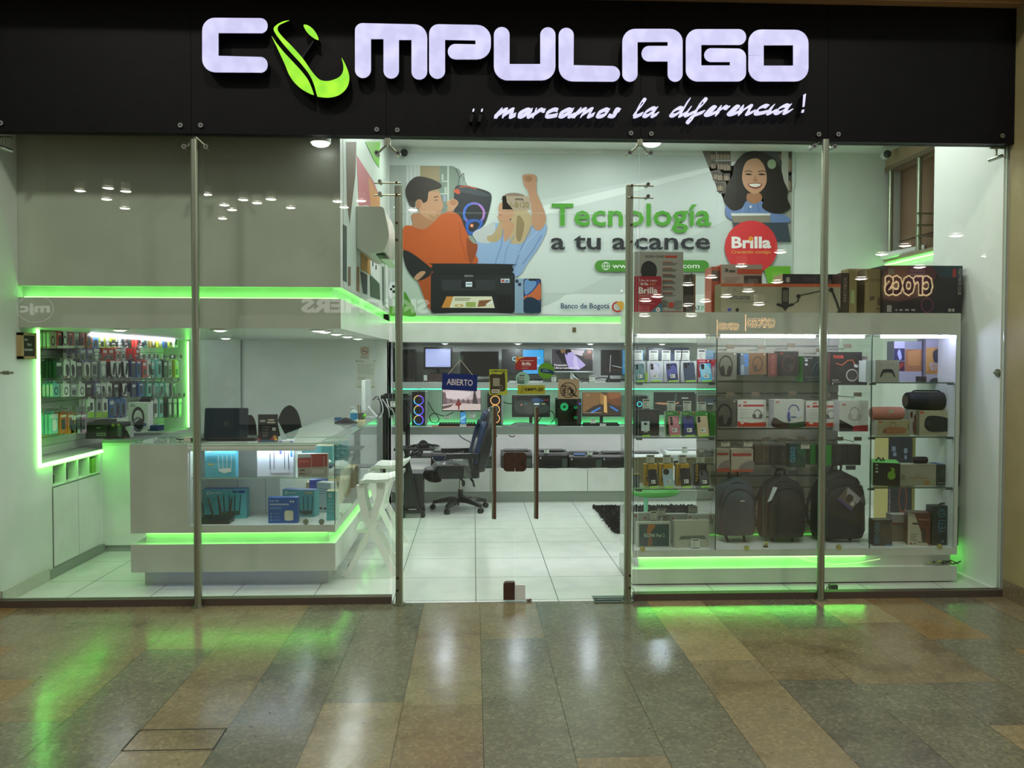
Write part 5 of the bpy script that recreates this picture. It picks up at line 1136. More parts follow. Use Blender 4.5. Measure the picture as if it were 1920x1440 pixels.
o = MB().box(-.9, 3.7, 10.7, 10.73, .826, .8395, M((.95, .93, 1), emit=12)).build('light_tube', t, org); o['label'] = 'white light tube under the shelf'
t = thing('wall_shelf', 'upper white back shelf that carries the upper row of screens', 'shelf', (1.4, 10.8, ZU), group='white back shelves'); org = tuple(t.location)
MB().box(-1.0, 3.83, 10.6, 10.995, 1.4, ZU, LAM, mf=M('b8c0ba', .4)).build('board', t, org)
o = MB().box(-.98, 3.8, 10.63, 10.645, 1.389, 1.3995, M((.03, 1.0, .40), emit=4.5)).build('led_strip', t, org); o['label'] = 'sea green LED strip under the front edge'
o = MB().box(-.9, 3.75, 10.72, 10.75, 1.388, 1.3995, M((.9, .96, 1), emit=4)).build('light_tube', t, org); o['label'] = 'white light tube under the shelf'
struct(MB().box(-1.03, -1.0, 10.25, 11.0, 0, 1.97, LAM).box(3.83, 3.86, 10.25, 11, 0, 1.97, LAM), 'trim_4')
def E(c, e=1.0): return M(c, .5, 0, e)
BEZ = M('101214', .3)
def screen(label, pr, Y, zsh, items, base=('2a2e34', .6), bez=.008, chin=0.0, stand='v', th=.03, case=None, glow=True, name='monitor', group='screens on the back shelves'):
    x0, x1, z0, z1 = rect(*pr, Y); xc = (x0+x1)/2
    t = thing(name, label, 'monitor', (xc, Y+.08, zsh), group=group); org = tuple(t.location)
    cs = M(case, .35) if case else BEZ
    MB().box(x0, x1, Y+.002, Y+th, z0, z1, cs).box(x0+(x1-x0)*.25, x1-(x1-x0)*.25, Y+th, Y+th+.03, z0+.05, z1-.06, cs).build('housing', t, org, bevel=.004)
    a, b, c, d = x0+bez, x1-bez, z0+bez+chin, z1-bez
    mb = MB().box(a, b, Y, Y+.002, c, d, E(*base) if glow else M(base[0], .15))
    mb.art(items, lambda u, v, l: (a+(b-a)*u, Y-l, d-(d-c)*v))
    mb.build('screen', t, org)
    mb = MB()
    if stand == 'v': mb.box(xc-.02, xc+.02, Y+th, Y+th+.03, zsh, z0+.1, cs).loft([[(xc+x, Y+.07+y, z) for x, y in rrect(-w, -.07, w, .07, .04)] for w, z in ((.11, zsh), (.11, zsh+.008), (.1, zsh+.012))], cs)
    elif stand == 'legs':
        for s in (-1, 1): mb.tube([(xc+s*(x1-x0)*.33, Y-.06, zsh+.006), (xc+s*(x1-x0)*.3, Y+.02, z0+.01), (xc+s*(x1-x0)*.33, Y+.1, zsh+.006)], .009, cs, 6)
    mb.build('stand', t, org)
    return t
YU, YLs = 10.68, 10.62
# --- upper row
t = thing('desktop_computer', 'dark brown flat desktop computer under the old monitor on the upper back shelf', 'computer', (at(823, 707, YU).x, YU+.15, ZU)); org = tuple(t.location)
x0, x1, z0, z1 = rect(794, 700, 851, 715, YU)
MB().box(x0, x1, YU, YU+.3, ZU, ZU+.1, M('2c1d18', .4)).build('case', t, org, bevel=.004)
MB().box(x0+.004, x0+.045, YU-.004, YU, ZU+.02, ZU+.088, M('c4ccc4', .4)).build('badge', t, org); MB().cyl((x0+.18, YU-.002, ZU+.05), (x0+.18, YU, ZU+.05), .008, CHROME, 10).build('button', t, org)
screen('old square monitor with a pale blue window, on the flat desktop computer', (794.5, 651, 848, 692), YU+.03, ZU+.1, [('r', 0, 0, 1, .08, E('a4b0f4')), ('r', .02, .1, .98, .12, E('8c98e0')), ('r', .02, .22, .98, .23, E('7f8ce0')), ('r', .8, .02, .96, .05, E('5060c0')), ('r', .4, .93, .95, .95, E('7c88d8'))], ('b4bef8', .95), .022, .005, 'v', .05)
screen('black switched-off television between the old monitor and the split screen', (863, 659, 935, 706), YU, ZU, [], ('0c0f10', 0), .006, .004, 'legs', glow=False)
screen('monitor split between a dark game picture and a bright blue panel', (941, 655, 1020, 703), YU, ZU, [('e', .25, .5, .24, .42, E('14181c')), ('e', .22, .46, .19, .36, E('0b0d10')), ('ring', .29, .38, .05, .09, .35, E('a8e0f8')), ('r', .5, 0, 1, 1, E('3aa8ee')), ('t', 'PHILIPS', .56, .29, .7, .36, .01, E('d8eefa')), ('t', 'NC', .82, .3, .92, .37, .01, E('d8eefa')), ('r', .84, .62, .9, .65, E('c8e4f8')), ('r', .84, .68, .92, .71, E('c8e4f8')), ('r', 0, .92, .12, .97, E('5c98c0'))], ('07090c', .6), .005, .01, 'v', case='101418')
screen('white edged monitor showing a lilac phone and the word Protección', (1034, 654, 1112, 698), YU, ZU, [('p', [(0, 0), (.3, 0), (.36, .5), (.2, .8), (0, .7)], E('4c4650')), ('p', [(.08, .1), (.28, .0), (.4, .7), (.3, .75)], E('26222a')), ('p', [(.2, .02), (.34, 0), (.32, .16), (.24, .2)], E('8a6c4c')), ('p', [(.46, .02), (.8, .05), (.74, .32), (.5, .2)], E('cdbfd0')), ('p', [(.74, .2), (1, .1), (1, .5), (.8, .45)], E('54281c')), ('p', [(.86, .05), (.96, .05), (.96, .2), (.88, .2)], E('b85a34')),
        ('p', [(.31, .2), (.5, .13), (.83, .73), (.66, .95), (.42, .9), (.36, .6)], E('b9a8e6')), ('p', [(.54, .3), (.6, .35), (.66, .9), (.56, .85), (.52, .6)], E('d4c6f2')), ('e', .36, .21, .025, .05, E('1c1826')), ('t', 'Protección', .06, .68, .37, .78, .02, E('f4f0f6')), ('t', 'Ultrarresistente C', .06, .81, .66, .9, .015, E('f4f0f6'))], ('16141a', .8), .004, .012, 'v', case='dfe3e6')
screen('monitor with a scoreboard and a blue panel, half behind the right door post', (1127, 656, 1207, 704), YU, ZU, [('l', [(.22, .2), (.2, .9)], .012, E('c8ccd0')), ('r', .08, .81, .5, .82, E('8a2c2c')), ('p', [(.25, .62), (.55, .72), (.55, .75), (.25, .64)], E('c0ccd8')), ('r', .5, 0, 1, 1, E('3aa8ee')), ('t', 'THBU', .52, .3, .72, .4, .01, E('d8eefa')), ('r', .52, .58, .7, .61, E('c8e4f8')), ('r', .52, .66, .68, .69, E('c8e4f8'))], ('07090b', .6), .005, .006, 'legs')
screen('wide monitor on the upper shelf seen through the phone showcase', (1213, 652, 1292, 700), YU, ZU, [('r', 0, 0, 1, .5, E('2a2e48')), ('p', [(.3, .4), (.6, .2), (.9, .6), (.5, .9)], E('54587c'))], ('14161f', .7), .004, .008, 'v')
x0, x1, z0, z1 = rect(755, 655, 778, 716, YU)
t = thing('speaker_tower', 'tall black tower case on the upper back shelf left of the old monitor', 'computer', ((x0+x1)/2, YU+.1, ZU)); org = tuple(t.location)
MB().box(x0, x1, YU, YU+.25, ZU, z1, M('15171b', .35)).build('case', t, org, bevel=.006)
MB().box(x0+.02, x1-.02, YU-.003, YU, ZU+.05, z1-.06, M('0b0c0e', .2)).build('front_panel', t, org)
x0, x1, z0, z1 = rect(728, 652, 751, 716, YU)
tag(MB().box(x0, x1, YU, YU+.25, ZU, z1, M('2a2524', .4)).box(x0+.01, x1-.01, YU-.004, YU, ZU+.02, z1-.02, M('1c1a1c', .3)).build('computer_case', org=((x0+x1)/2, YU, ZU)), 'dark case at the very left end of the upper back shelf', 'computer')
# --- lower row: towers
def tower(label, pr, Y, fans, glass=False):
    x0, x1, z0, z1 = rect(*pr, Y); z0 = ZL
    t = thing('computer_tower', label, 'computer', ((x0+x1)/2, Y+.18, z0), group='computer towers on the lower back shelf'); org = tuple(t.location)
    if not glass:
        MB().box(x0, x1, Y, min(Y+.36, 10.995), z0+.012, z1, M('111317', .25)).build('case', t, org, bevel=.004)
        MB().box(x1-.0, x1+.025, Y+.005, Y+.33, z0+.01, z1+.003, M('9aa6a2', .3)).build('side_panel', t, org)
    else:
        mb = MB().box(x0, x1, Y+.33, Y+.35, z0, z1, M('16201c', .4)).box(x0, x1, Y, Y+.35, z0, z0+.012, M('101412', .4)).box(x0, x1, Y, Y+.35, z1-.01, z1, M('202a26', .4)).box(x1-.045, x1, Y, Y+.33, z0, z1, M('14161c', .3)).box(x0, x1-.05, Y+.01, Y+.3, z0+.012, z0+.09, M('0f1713', .4)).box(x0+.03, x1-.08, Y+.08, Y+.3, z0+.17, z0+.21, M('1c2824', .4))
        mb.build('case', t, org)
        MB().box(x0, x1-.045, Y-.003, Y, z0+.005, z1-.005, glassy('smoked_case_glass', (.62, .72, .66))).build('glass_panel', t, org)
        MB().cyl((x1-.02, Y-.003, z1-.06), (x1-.02, Y, z1-.06), .008, E('4c4cff', 3), 10).build('power_light', t, org)
    for f, (cx, cz, r, c) in enumerate(fans):
        X, Z = x0+(x1-x0)*cx, z0+(z1-z0)*cz; R = r; y = Y-.004 if not glass else Y+.06
        mb = MB()
        if isinstance(c, list):
            for j, cc in enumerate(c): mb.torus((X, y, Z), R, .0055, E(cc, 1.6), 'y', 6, 5, 2*PI*j/len(c), 2*PI*(j+1)/len(c)+.02)
        elif glass:
            mb.cyl((X, y, Z), (X, y+.02, Z), R, E(c, .8), 18).cyl((X, y-.002, Z), (X, y, Z), R*.3, DARK, 12)
            for j in range(7): mb.box(X+R*.35*math.cos(j*.9)-.002, X+R*.35*math.cos(j*.9)+.002, y-.003, y, Z+R*.35*math.sin(j*.9), Z+R*.4*math.sin(j*.9)+.01, DARK)
        else: mb.torus((X, y, Z), R, .005, E(c, 1.3), 'y', 24, 5)
        if not glass:
            for j in range(9): a = j*2*PI/9; mb.face([(X+.015*math.cos(a), y+.002, Z+.015*math.sin(a)), (X+R*.9*math.cos(a+.25), y+.002, Z+R*.9*math.sin(a+.25)), (X+R*.9*math.cos(a+.6), y+.002, Z+R*.9*math.sin(a+.6))], M('1e2228', .4))
        mb.build('fan_ring' if not glass else 'fan', t, org)
rb = ['7a5cff', '4c8cff', '3cc0ff', '60c8e0', 'b8b860', 'd8a848', 'c078c0', '8a5cff']
rb = ['6a4cff', '9a58e8', 'c8a050', 'b0b468', '50b8e8', '3c90ff', '4c6cff', '5a4cff']
tower('black computer tower with three rainbow fan rings', (772, 734, 797, 800), 10.6, [(.52, .75, .056, rb), (.52, .46, .056, rb), (.52, .18, .056, rb)])
tower('black computer tower with three amber fan rings behind the gaming chair', (914, 737, 940, 800), 10.6, [(.55, .78, .055, 'ffb060'), (.55, .5, .055, 'ffb060'), (.55, .23, .055, 'ffb060')])
tower('glass sided computer tower lit sea green inside', (1046, 748, 1090, 800), 10.55, [(.3, .7, .05, '40f0a0'), (.78, .68, .018, '30e890'), (.78, .3, .018, '30e890')], True)
tower('black computer tower with cyan rings just right of the door post', (1184, 742, 1214, 800), 10.6, [(.5, .72, .03, '40d0e0'), (.5, .4, .03, '40d0e0')])
tower('dark computer tower with a small yellow light, seen through the phone showcase', (1316, 740, 1340, 800), 10.6, [(.4, .7, .02, 'e8c040')])
# --- lower row: screens
screen('monitor showing a red figure in a snowy forest', (829, 730, 902, 771), YLs, ZL, [('p', [(0, 0), (1, 0), (1, .55), (0, .7)], E('c9b2b8')), ('s', [(.1, .1), (.4, .05), (.75, .15), (.6, .4), (.3, .45), (.1, .4)], E('dccad0')), ('p', [(0, .35), (.3, .5), (.7, .5), (1, .4), (1, .72), (0, .75)], E('8c7478')), ('p', [(0, .1), (.08, .15), (.12, .7), (0, .72)], E('6a565c')), ('p', [(.78, .7), (.82, .05), (.84, 0), (.86, .05), (.93, .75)], E('3c3034')), ('p', [(.8, .3), (.92, .35), (.8, .4)], E('443438')), ('p', [(.78, .5), (.95, .55), (.8, .6)], E('443438')),
        ('p', [(.62, .7), (.67, .4), (.73, .72)], E('5c484c')), ('p', [(.5, .62), (.54, .42), (.6, .65)], E('66525a')), ('p', [(.18, .6), (.22, .4), (.27, .62)], E('6c5860')), ('p', [(0, .72), (.4, .66), (1, .7), (1, 1), (0, 1)], E('d0bcb8')), ('p', [(0, .8), (.3, .7), (.2, .85), (0, .95)], E('5c484a')), ('s', [(.38, .6), (.42, .42), (.46, .6), (.5, .72), (.45, .78), (.44, .97), (.41, .97), (.4, .8), (.33, .75)], E('7a2826')), ('e', .42, .5, .02, .05, E('3c2022'))], ('b8a4a8', .8), .005, .008)
screen('dim monitor with a faint game scene left of the green tower', (960, 741, 1031.5, 782), YLs, ZL, [('s', [(.1, .3), (.4, .25), (.9, .4), (.95, .8), (.5, .9), (.1, .8)], E('2a3630')), ('s', [(.3, .5), (.5, .4), (.6, .8), (.4, .9)], E('3c4038')), ('s', [(.5, .2), (.65, .12), (.82, .2), (.8, .3), (.6, .32)], E('28466c')), ('r', .58, .37, .72, .45, E('c8d8e4')), ('r', .78, .38, .88, .43, E('98a070')), ('r', .3, .38, .4, .42, E('3c6c88')), ('r', .84, .2, .96, .24, E('8a3030')), ('r', .02, .04, .14, .07, E('6a2c2c')), ('e', .24, .45, .03, .04, E('a87060'))], ('10181a', .6), .005, .008)
screen('monitor showing a sandstone corridor and blue guns', (1092, 735.5, 1165, 781), YLs, ZL, [('p', [(0, 0), (.45, 0), (.45, .5), (.3, .6), (0, .9)], E('7c5a34')), ('p', [(.45, 0), (.58, .1), (.56, .55), (.46, .5)], E('98703c')), ('p', [(.58, .1), (.64, 0), (1, 0), (1, .6), (.8, .55), (.64, .4)], E('6c3e22')), ('p', [(.64, 0), (1, 0), (1, .2), (.7, .3)], E('8a5430')), ('p', [(.55, .12), (.62, .14), (.64, .9), (.55, .86)], E('d4a860')), ('p', [(0, .9), (.3, .58), (.55, .52), (.55, .86), (.4, 1), (0, 1)], E('30261c')), ('p', [(.64, .65), (.8, .58), (1, .85), (1, 1), (.66, .9)], E('2c241e')), ('p', [(.2, .85), (.45, .64), (.48, .68), (.26, .9)], E('3c7cd0')), ('p', [(.7, .58), (.78, .62), (.94, .8), (.9, .84), (.72, .66)], E('3c74c4')), ('r', .02, .88, .5, .895, E('c8b098')), ('l', [(.08, .06), (.18, .16)], .02, E('98846c')), ('l', [(.18, .06), (.08, .16)], .02, E('98846c'))], ('4c3822', .7), .004, .012, case='17191b')
screen('monitor with a rifle picture seen through the phone showcase', (1226, 735, 1303, 778), YLs, ZL, [('p', [(0, .5), (.1, .46), (.5, .5), (.6, .44), (.62, .5), (.5, .58), (.12, .56)], E('a87c58')), ('r', .68, .25, .84, .28, E('c8d8dc')), ('p', [(.5, .1), (.55, .0), (.56, .4), (.5, .4)], E('2c4c3c')), ('r', .3, .6, .7, .64, E('4c5c58'))], ('0f1716', .6), .004, .008)
# --- keyboards, mats, phone, cards
KB = M('131517', .5)
def keyboard(label, pr, Y, zsh, c='131517', tilt=0, mat=None):
    x0, x1, z0, z1 = rect(*pr, Y)
    mb = MB().box(x0, x1, Y, Y+.13, zsh, zsh+.02, M(c, .5))
    for r in range(4):
        for k in range(13): mb.box(x0+.006+(x1-x0-.012)*k/13, x0+.003+(x1-x0-.012)*(k+1)/13, Y+.008+.028*r, Y+.032+.028*r, zsh+.02, zsh+.028+.004*r, M('1e2124', .5))
    return tag(mb.build('keyboard', org=((x0+x1)/2, Y, zsh)), label, 'keyboard', 'keyboards on the back shelves')
x0, x1, _, _ = rect(810, 797, 893, 801, 10.52)
tag(MB().box(x0, x1, 10.52, 10.62, ZL, ZL+.004, M('b0542c', .7)).build('mouse_mat', org=((x0+x1)/2, 10.55, ZL)), 'orange mat under the keyboard by the snowy forest monitor', 'mat')
keyboard('black keyboard on the orange mat before the snowy forest monitor', (822, 788, 893, 797), 10.54, ZL+.004)
x0, x1, _, _ = rect(941, 797, 1050, 801, 10.515)
tag(MB().box(x0, x1, 10.515, 10.6, ZL, ZL+.004, M('4a4c50', .7)).build('mouse_mat', org=((x0+x1)/2, 10.55, ZL)), 'dark grey mat under the bagged keyboard by the dim monitor', 'mat')
x0, x1, _, _ = rect(958, 790, 1028, 800, 10.52)
mb = MB(); mb.loft([[(x0+(x1-x0)*f, 10.53+.06*(1-math.cos(PI*k/6)), ZL+.004+(.03+.015*math.sin(f*5))*(1 if 0 < f < 1 else .3)*math.sin(PI*k/6)) for k in range(7)] for f in (0, .08, .25, .4, .6, .8, .92, 1)], M('4c5450', .35))
tag(mb.build('keyboard', org=((x0+x1)/2, 10.55, ZL), smooth=True), 'keyboard in a dull plastic bag before the dim monitor', 'keyboard', 'keyboards on the back shelves')
keyboard('black keyboard before the sandstone corridor monitor', (1094, 790, 1162, 799), 10.54, ZL)
keyboard('black keyboard on the upper shelf below the black television', (895, 710, 930, 716), 10.63, ZU)
keyboard('black keyboard on the upper shelf below the split blue screen', (955, 709, 1018, 716), 10.63, ZU, 'c4c8c8')
keyboard('dark keyboard on the upper shelf under the scoreboard monitor', (1138, 709, 1176, 716), 10.63, ZU)
x0, x1, z0, z1 = rect(862.5, 772, 874, 795, 10.53)
t = thing('phone_display', 'bright blue upright phone on a small stand before the snowy forest monitor', 'phone', ((x0+x1)/2, 10.53, ZL)); org = tuple(t.location)
mb = MB().box(x0, x1, 10.52, 10.528, z0, z1, M('1c3c5c', .3)); mb.art([('r', .06, .04, .94, .96, E('3c90d0', .9)), ('p', [(.06, .5), (.94, .25), (.94, .45), (.06, .75)], E('8cd0f0', .9)), ('r', .2, .78, .8, .82, E('b8e4f8', .9))], lambda u, v, l: (x0+(x1-x0)*u, 10.52-l, z1-(z1-z0)*v)); mb.build('phone_body', t, org)
MB().box(x0-.002, x1+.002, 10.51, 10.56, ZL, z0, M('d4d8d4', .4)).build('stand', t, org)
def card(label, px0, py0, px1, py1, Y, zsh=None, n=4, group='price cards', c='dfe3da'):
    x0, x1, z0, z1 = rect(px0, py0, px1, py1, Y)
    if zsh is not None: z0 = zsh
    mb = MB().box(x0, x1, Y, Y+.003, z0, z1, M(c, .5))
    mb.art([('r', .12, .08, .88, .2, '3c4040')]+lines(.15, .6, .34, n, .5/n, '8a8e8a', .04)+[('r', .08, .9, .92, .97, '3c4040')], lambda u, v, l: (x0+(x1-x0)*u, Y-l, z1-(z1-z0)*v))
    mb.box(x0+.002, x1-.002, Y+.003, Y+.03, z0, z0+.003, CLEAR)
    return tag(mb.build('price_card', org=((x0+x1)/2, Y, z0)), label, 'price card', group)
card('price card on top of the rainbow ringed computer tower', 782, 721, 791, 734, 10.63, rect(772, 734, 797, 800, 10.6)[3])
card('price card right of the blue phone on the lower back shelf', 881, 774, 891, 785, 10.6, None)
card('small price card left of the blue phone, behind the keyboard', 833, 779, 843, 785, 10.56)
card('price card under the sandstone corridor monitor', 1107, 786, 1117, 794, 10.56)
card('price card lying before the keyboard of the sandstone corridor monitor', 1125, 794, 1136, 800, 10.505, ZL)
card('price card on the upper shelf left of the lilac phone monitor', 1034, 704, 1043, 716, 10.62, ZU)
card('price card on the upper shelf below the right end of the lilac phone monitor', 1105, 704, 1116, 716, 10.62, ZU)
# cables
def cable(label, pts, Y, r=.006, m=DARK, cat='cable'):
    P = [at(x, y, Y) for x, y in pts]
    return tag(MB().tube([tuple(p) for p in P], r, m, 5, 4).build('cable', org=tuple(P[0])), label, cat, 'loose cables')
cable('black cable looped beside the rainbow ringed tower', [(800, 748), (812, 770), (823, 784), (818, 793), (808, 790), (806, 780), (816, 775), (832, 780), (850, 773)], 10.9)
cable('pair of dark cables leaving the amber ringed tower', [(938, 751), (950, 756), (962, 757)], 10.9)
cable('black cable beside the stand of the dim monitor', [(1010, 790), (1018, 778), (1030, 770), (1038, 775), (1039, 786), (1032, 794)], 10.9)
cable('black cable hanging below the lower shelf behind the gaming chair', [(860, 815), (868, 822), (880, 828), (888, 833), (905, 832), (925, 825), (932, 816)], 10.9)
cable('thin dark cable hanging below the lower shelf near the door gap', [(954, 816), (960, 819), (966, 817)], 10.9)
cable('white cable beside the stand of the lilac phone monitor', [(1073, 700), (1076, 706), (1082, 710), (1084, 714)], 10.7, .007, WHITE)
cable('black cable on the upper shelf right of the lilac phone monitor', [(1078, 702), (1084, 708), (1095, 711), (1110, 711), (1128, 708), (1145, 710)], 10.85)
# --- printers on the bench
def printer(label, pr, Y, zsh, c='0c0d0f', panel='191c1f', top=None, tank=True, flat_top=False, d=.34, cat='printer'):
    x0, x1, z0, z1 = rect(*pr, Y); z0 = zsh; w, h = x1-x0, z1-z0
    t = thing('printer', label, cat, ((x0+x1)/2, Y+d/2, z0), group='printers in the shop'); org = tuple(t.location); m = M(c, .35)
    prof = fillet([(Y, z0, .0), (Y, z0+h*.78, .01), (Y+.06, z0+h*.97, .02), (Y+d, z0+h, .02), (Y+d, z0, 0)])
    mb = MB().prism([(y, z) for y, z in prof], 0, 1, m); mb.v = [(x0+(x1-x0)*v[1], v[0], v[2]) for v in mb.v]
    mb.f = [tuple(reversed(f)) for f in mb.f]; mb.build('body', t, org)
    MB().box(x0+w*.2, x0+w*.72, Y-.006, Y+.001, z0+h*.12, z0+h*.42, M('07080a', .4)).build('paper_slot', t, org)
    MB().loft([[(x0+w*.24, Y-.05, z0+h*.06), (x0+w*.68, Y-.05, z0+h*.06), (x0+w*.68, Y-.002, z0+h*.14), (x0+w*.24, Y-.002, z0+h*.14)], [(x0+w*.24, Y-.05, z0+h*.13), (x0+w*.68, Y-.05, z0+h*.13), (x0+w*.68, Y-.002, z0+h*.2), (x0+w*.24, Y-.002, z0+h*.2)]], M(panel, .3)).build('output_tray', t, org)
    mb = MB().box(x0+w*.04, x0+w*.78, Y-.003, Y+.001, z0+h*.55, z0+h*.72, M(panel, .25)); mb.box(x0+w*.06, x0+w*.1, Y-.004, Y, z0+h*.58, z0+h*.7, M('c4ccc8', .4)); mb.build('control_panel', t, org)
    if tank: MB().box(x0+w*.8, x0+w*.97, Y-.012, Y, z0+h*.06, z0+h*.6, M('3c4a44', .3)).build('ink_tank_window', t, org)
    MB().box(x0+w*.1, x0+w*.9, Y+.1, Y+d-.03, z0+h-.004, z0+h+.012, M(panel, .3)).build('scanner_lid', t, org)
    if top: MB().box(x0+w*.15, x0+w*.5, Y+.04, Y+.12, z0+h*.93, z0+h*1.0+.004, M(top, .4)).build('display', t, org)
    return t
YP = 10.52
printer('black printer behind the brown door lock on the bench', (940, 848, 998, 880), YP, ZB)
printer('tall black printer on the bench right of the right door handle', (1009, 848, 1065, 880), YP, ZB)
printer('black printer with a pale blue display on the bench', (1067, 852, 1130, 880), YP, ZB, top='7a98d8')
printer('black printer at the right end of the visible bench beside the phone showcase', (1129, 852, 1176, 880), YP, ZB)
printer('black printer on the bench hidden behind the gaming chair arm', (868, 850, 924, 880), YP, ZB)
printer('black and blue printer on the bench left of the gaming chair', (808, 848, 850, 880), YP, ZB, panel='2c3a58')
printer('white printer on the bench seen through the phone showcase', (1250, 846, 1316, 880), YP, ZB, c='d8dcdc', panel='b4b8bc', tank=False)
printer('second white printer on the bench seen through the phone showcase', (1186, 852, 1245, 880), YP, ZB, c='d0d6d8', panel='2c3034', tank=False)
card('price card on the tall black printer', 1020, 841, 1029.5, 852, 10.56)
card('price card on the printer with the pale blue display', 1101, 846, 1111, 856, 10.56)
card('price card on the white printer seen through the phone showcase', 1278, 838, 1289, 849, 10.56)
card('price card behind the folding computer table on the bench', 815, 835, 826, 846, 10.56)
# --- printer on a black stand, folding table, tower on the floor
zst = at(740, 773, 9.95).z
t = thing('printer_stand', 'black stand that carries a black printer, left of the left door post', 'stand', (at(741, 800, 10).x, 10.05, 0)); org = tuple(t.location)
x0, x1 = at(716, 780, 9.95).x, at(768, 780, 9.95).x
MB().box(x0, x1, 9.9, 10.2, zst-.03, zst, M('121416', .5)).build('top', t, org)
for x in (x0+.03, x1-.03):
    for y in (9.92, 10.18): MB().box(x-.016, x+.016, y-.016, y+.016, 0, zst-.03, M('121416', .5)).build('leg', t, org)
MB().box(x0+.02, x1-.02, 9.92, 10.18, .5, .52, M('121416', .5)).build('lower_shelf', t, org)
printer('black printer with a white label on the black stand', (713, 741, 769, 773), 9.9, zst, tank=False, d=.3)
card('white label card stuck on the printer that stands on the black stand', 732, 752, 742, 764, 9.885)
p = at(758, 788, 9.88); tag(MB().loft([[(p.x+w*math.cos(a*PI/5), p.y+.03*math.sin(a*PI/5), z) for a in range(10)] for w, z in ((.02, p.z+.18), (.06, p.z+.1), (.075, p.z-.02), (.05, p.z-.1), (.01, p.z-.13))], M('0d0e10', .8)).build('hanging_bag', org=(p.x, p.y, p.z), smooth=True), 'black bag hanging from the printer stand', 'bag')
YT = 9.45
t = thing('computer_table', 'black folding computer table on casters left of the gaming chair', 'table', (at(778, 950, YT).x, YT+.2, 0)); org = tuple(t.location); mk = M('141517', .5)
x0, x1, _, zt0 = rect(738, 835, 814, 846, YT)
zt0 = at(775, 842, YT).z
MB().box(x0, x1, YT, YT+.4, zt0-.02, zt0, mk).build('tabletop', t, org)
xk0, xk1 = at(758, 858, YT).x, at(808, 858, YT).x; zk = at(780, 856, YT).z
MB().box(xk0, xk1, YT-.02, YT+.36, zk-.015, zk, mk).build('keyboard_tray', t, org)
for y in (YT+.04, YT+.38):
    MB().tube([tuple(at(760, 845, y)), tuple(at(775, 905, y)), (at(775, 905, y).x+.06, y, .06)], .02, mk, 6).build('leg', t, org)
    MB().tube([tuple(at(792, 846, y)), tuple(at(786, 858, y))], .014, mk, 6).tube([(xk0+.05, y, zk), (xk0+.2, y, zt0-.02)], .012, mk, 6).build('bracket', t, org)
    MB().box(at(752, 945, y).x, at(796, 945, y).x, y-.02, y+.02, .05, .085, mk).build('base_rail', t, org)
    for px in (756, 793): a = at(px, 945, y); MB().cyl((a.x, y-.015, .028), (a.x, y+.015, .028), .028, mk, 12).build('caster', t, org, smooth=True)
x0, x1, z0, z1 = rect(757, 888, 793, 950, YT+.1)
tag(MB().box(x0, x1, YT+.1, YT+.4, .09, z1, M('17191b', .4)).box(x0+.01, x1-.01, YT+.097, YT+.1, .12, z1-.03, M('1f2224', .3)).build('computer_tower', org=((x0+x1)/2, YT+.2, .09)), 'plain black computer tower standing on the base of the folding table', 'computer')
x0, x1, _, _ = rect(764, 830, 810, 842, YT+.06)
mb = MB()
for k in range(5): mb.tube([(x0+.05*k, YT+.08+.03*k, zt0+.012), (x0+.05*k+.08, YT+.1, zt0+.035+.01*(k % 2)), (x0+.05*k+.13, YT+.06+.05*k, zt0+.012)], .011, DARK, 6, 3)
tag(mb.build('cable_tangle', org=(x0, YT+.1, zt0)), 'heap of black cables on the folding computer table', 'cables')
x0, x1, z0, z1 = rect(781, 829, 806, 841, YT+.12)
mb = MB().loft([[(x0+(x1-x0)*f, YT+.12+.1*k, zt0+.09*math.sin(PI*f)**.6*(1-.3*k)) for f in [i/8 for i in range(9)]]+[(x1, YT+.12+.1*k, zt0), (x0, YT+.12+.1*k, zt0)] for k in (0, 1)], M('1c1f21', .4))
tag(mb.build('desk_phone', org=((x0+x1)/2, YT+.15, zt0)), 'black desk telephone on the folding computer table', 'telephone')
# ================================================================ GAMING CHAIR (faces left)
GX, GY = -.15, 9.98
t = thing('gaming_chair', 'black and blue gaming chair wrapped in plastic behind the left door handle', 'chair', (GX, GY, 0), .12)
LB = noisy('black_leatherette', '0c0d10', '15171b', 40, .38, 2); LBL = M('10294f', .42)
def brings(sp, dx=0.0, wf=1.0, tf=1.0):
    R = []
    for x, z, w, th, tl in sp:
        c, s = math.cos(tl), math.sin(tl)
        ring = rrect(-th*tf, -w*wf, th*tf, w*wf, min(th*tf*.8, w*wf*.8), 3)
        R.append([(x+dx+a*c, b, z+a*s*.6) for a, b in ring])
    return R
SP = [(.20, .46, .19, .05, .2), (.215, .56, .24, .06, .2), (.235, .68, .27, .065, .2), (.26, .78, .26, .06, .2), (.285, .88, .27, .06, .2), (.31, .97, .25, .055, .2), (.335, 1.05, .19, .05, .2), (.355, 1.13, .15, .05, .2), (.37, 1.19, .11, .04, .2), (.375, 1.205, .06, .02, .2)]
MB().loft(brings(SP, 0, 1, 1.4), LB).build('backrest', t, smooth=True, angle=60)
for s in (-1, 1):
    R = []
    for x, z, w, th, tl in SP[1:7]: R.append([(x-.07+.04*math.cos(a*PI/4), s*(w*.84)+.04*math.sin(a*PI/4), z) for a in range(8)])
    o = MB().loft(R, LBL).build('side_bolster', t, smooth=True, angle=60); o['label'] = 'blue side bolster of the backrest'
o = MB().loft([[(x+.045*math.cos(a*PI/5), w*math.sin(a*PI/5), z) for a in range(10)] for x, w, z in ((.275, .06, 1.0), (.268, .13, 1.03), (.28, .14, 1.09), (.295, .13, 1.14), (.315, .05, 1.17))], LBL).build('head_pillow', t, smooth=True, angle=60); o['label'] = 'blue head pillow'
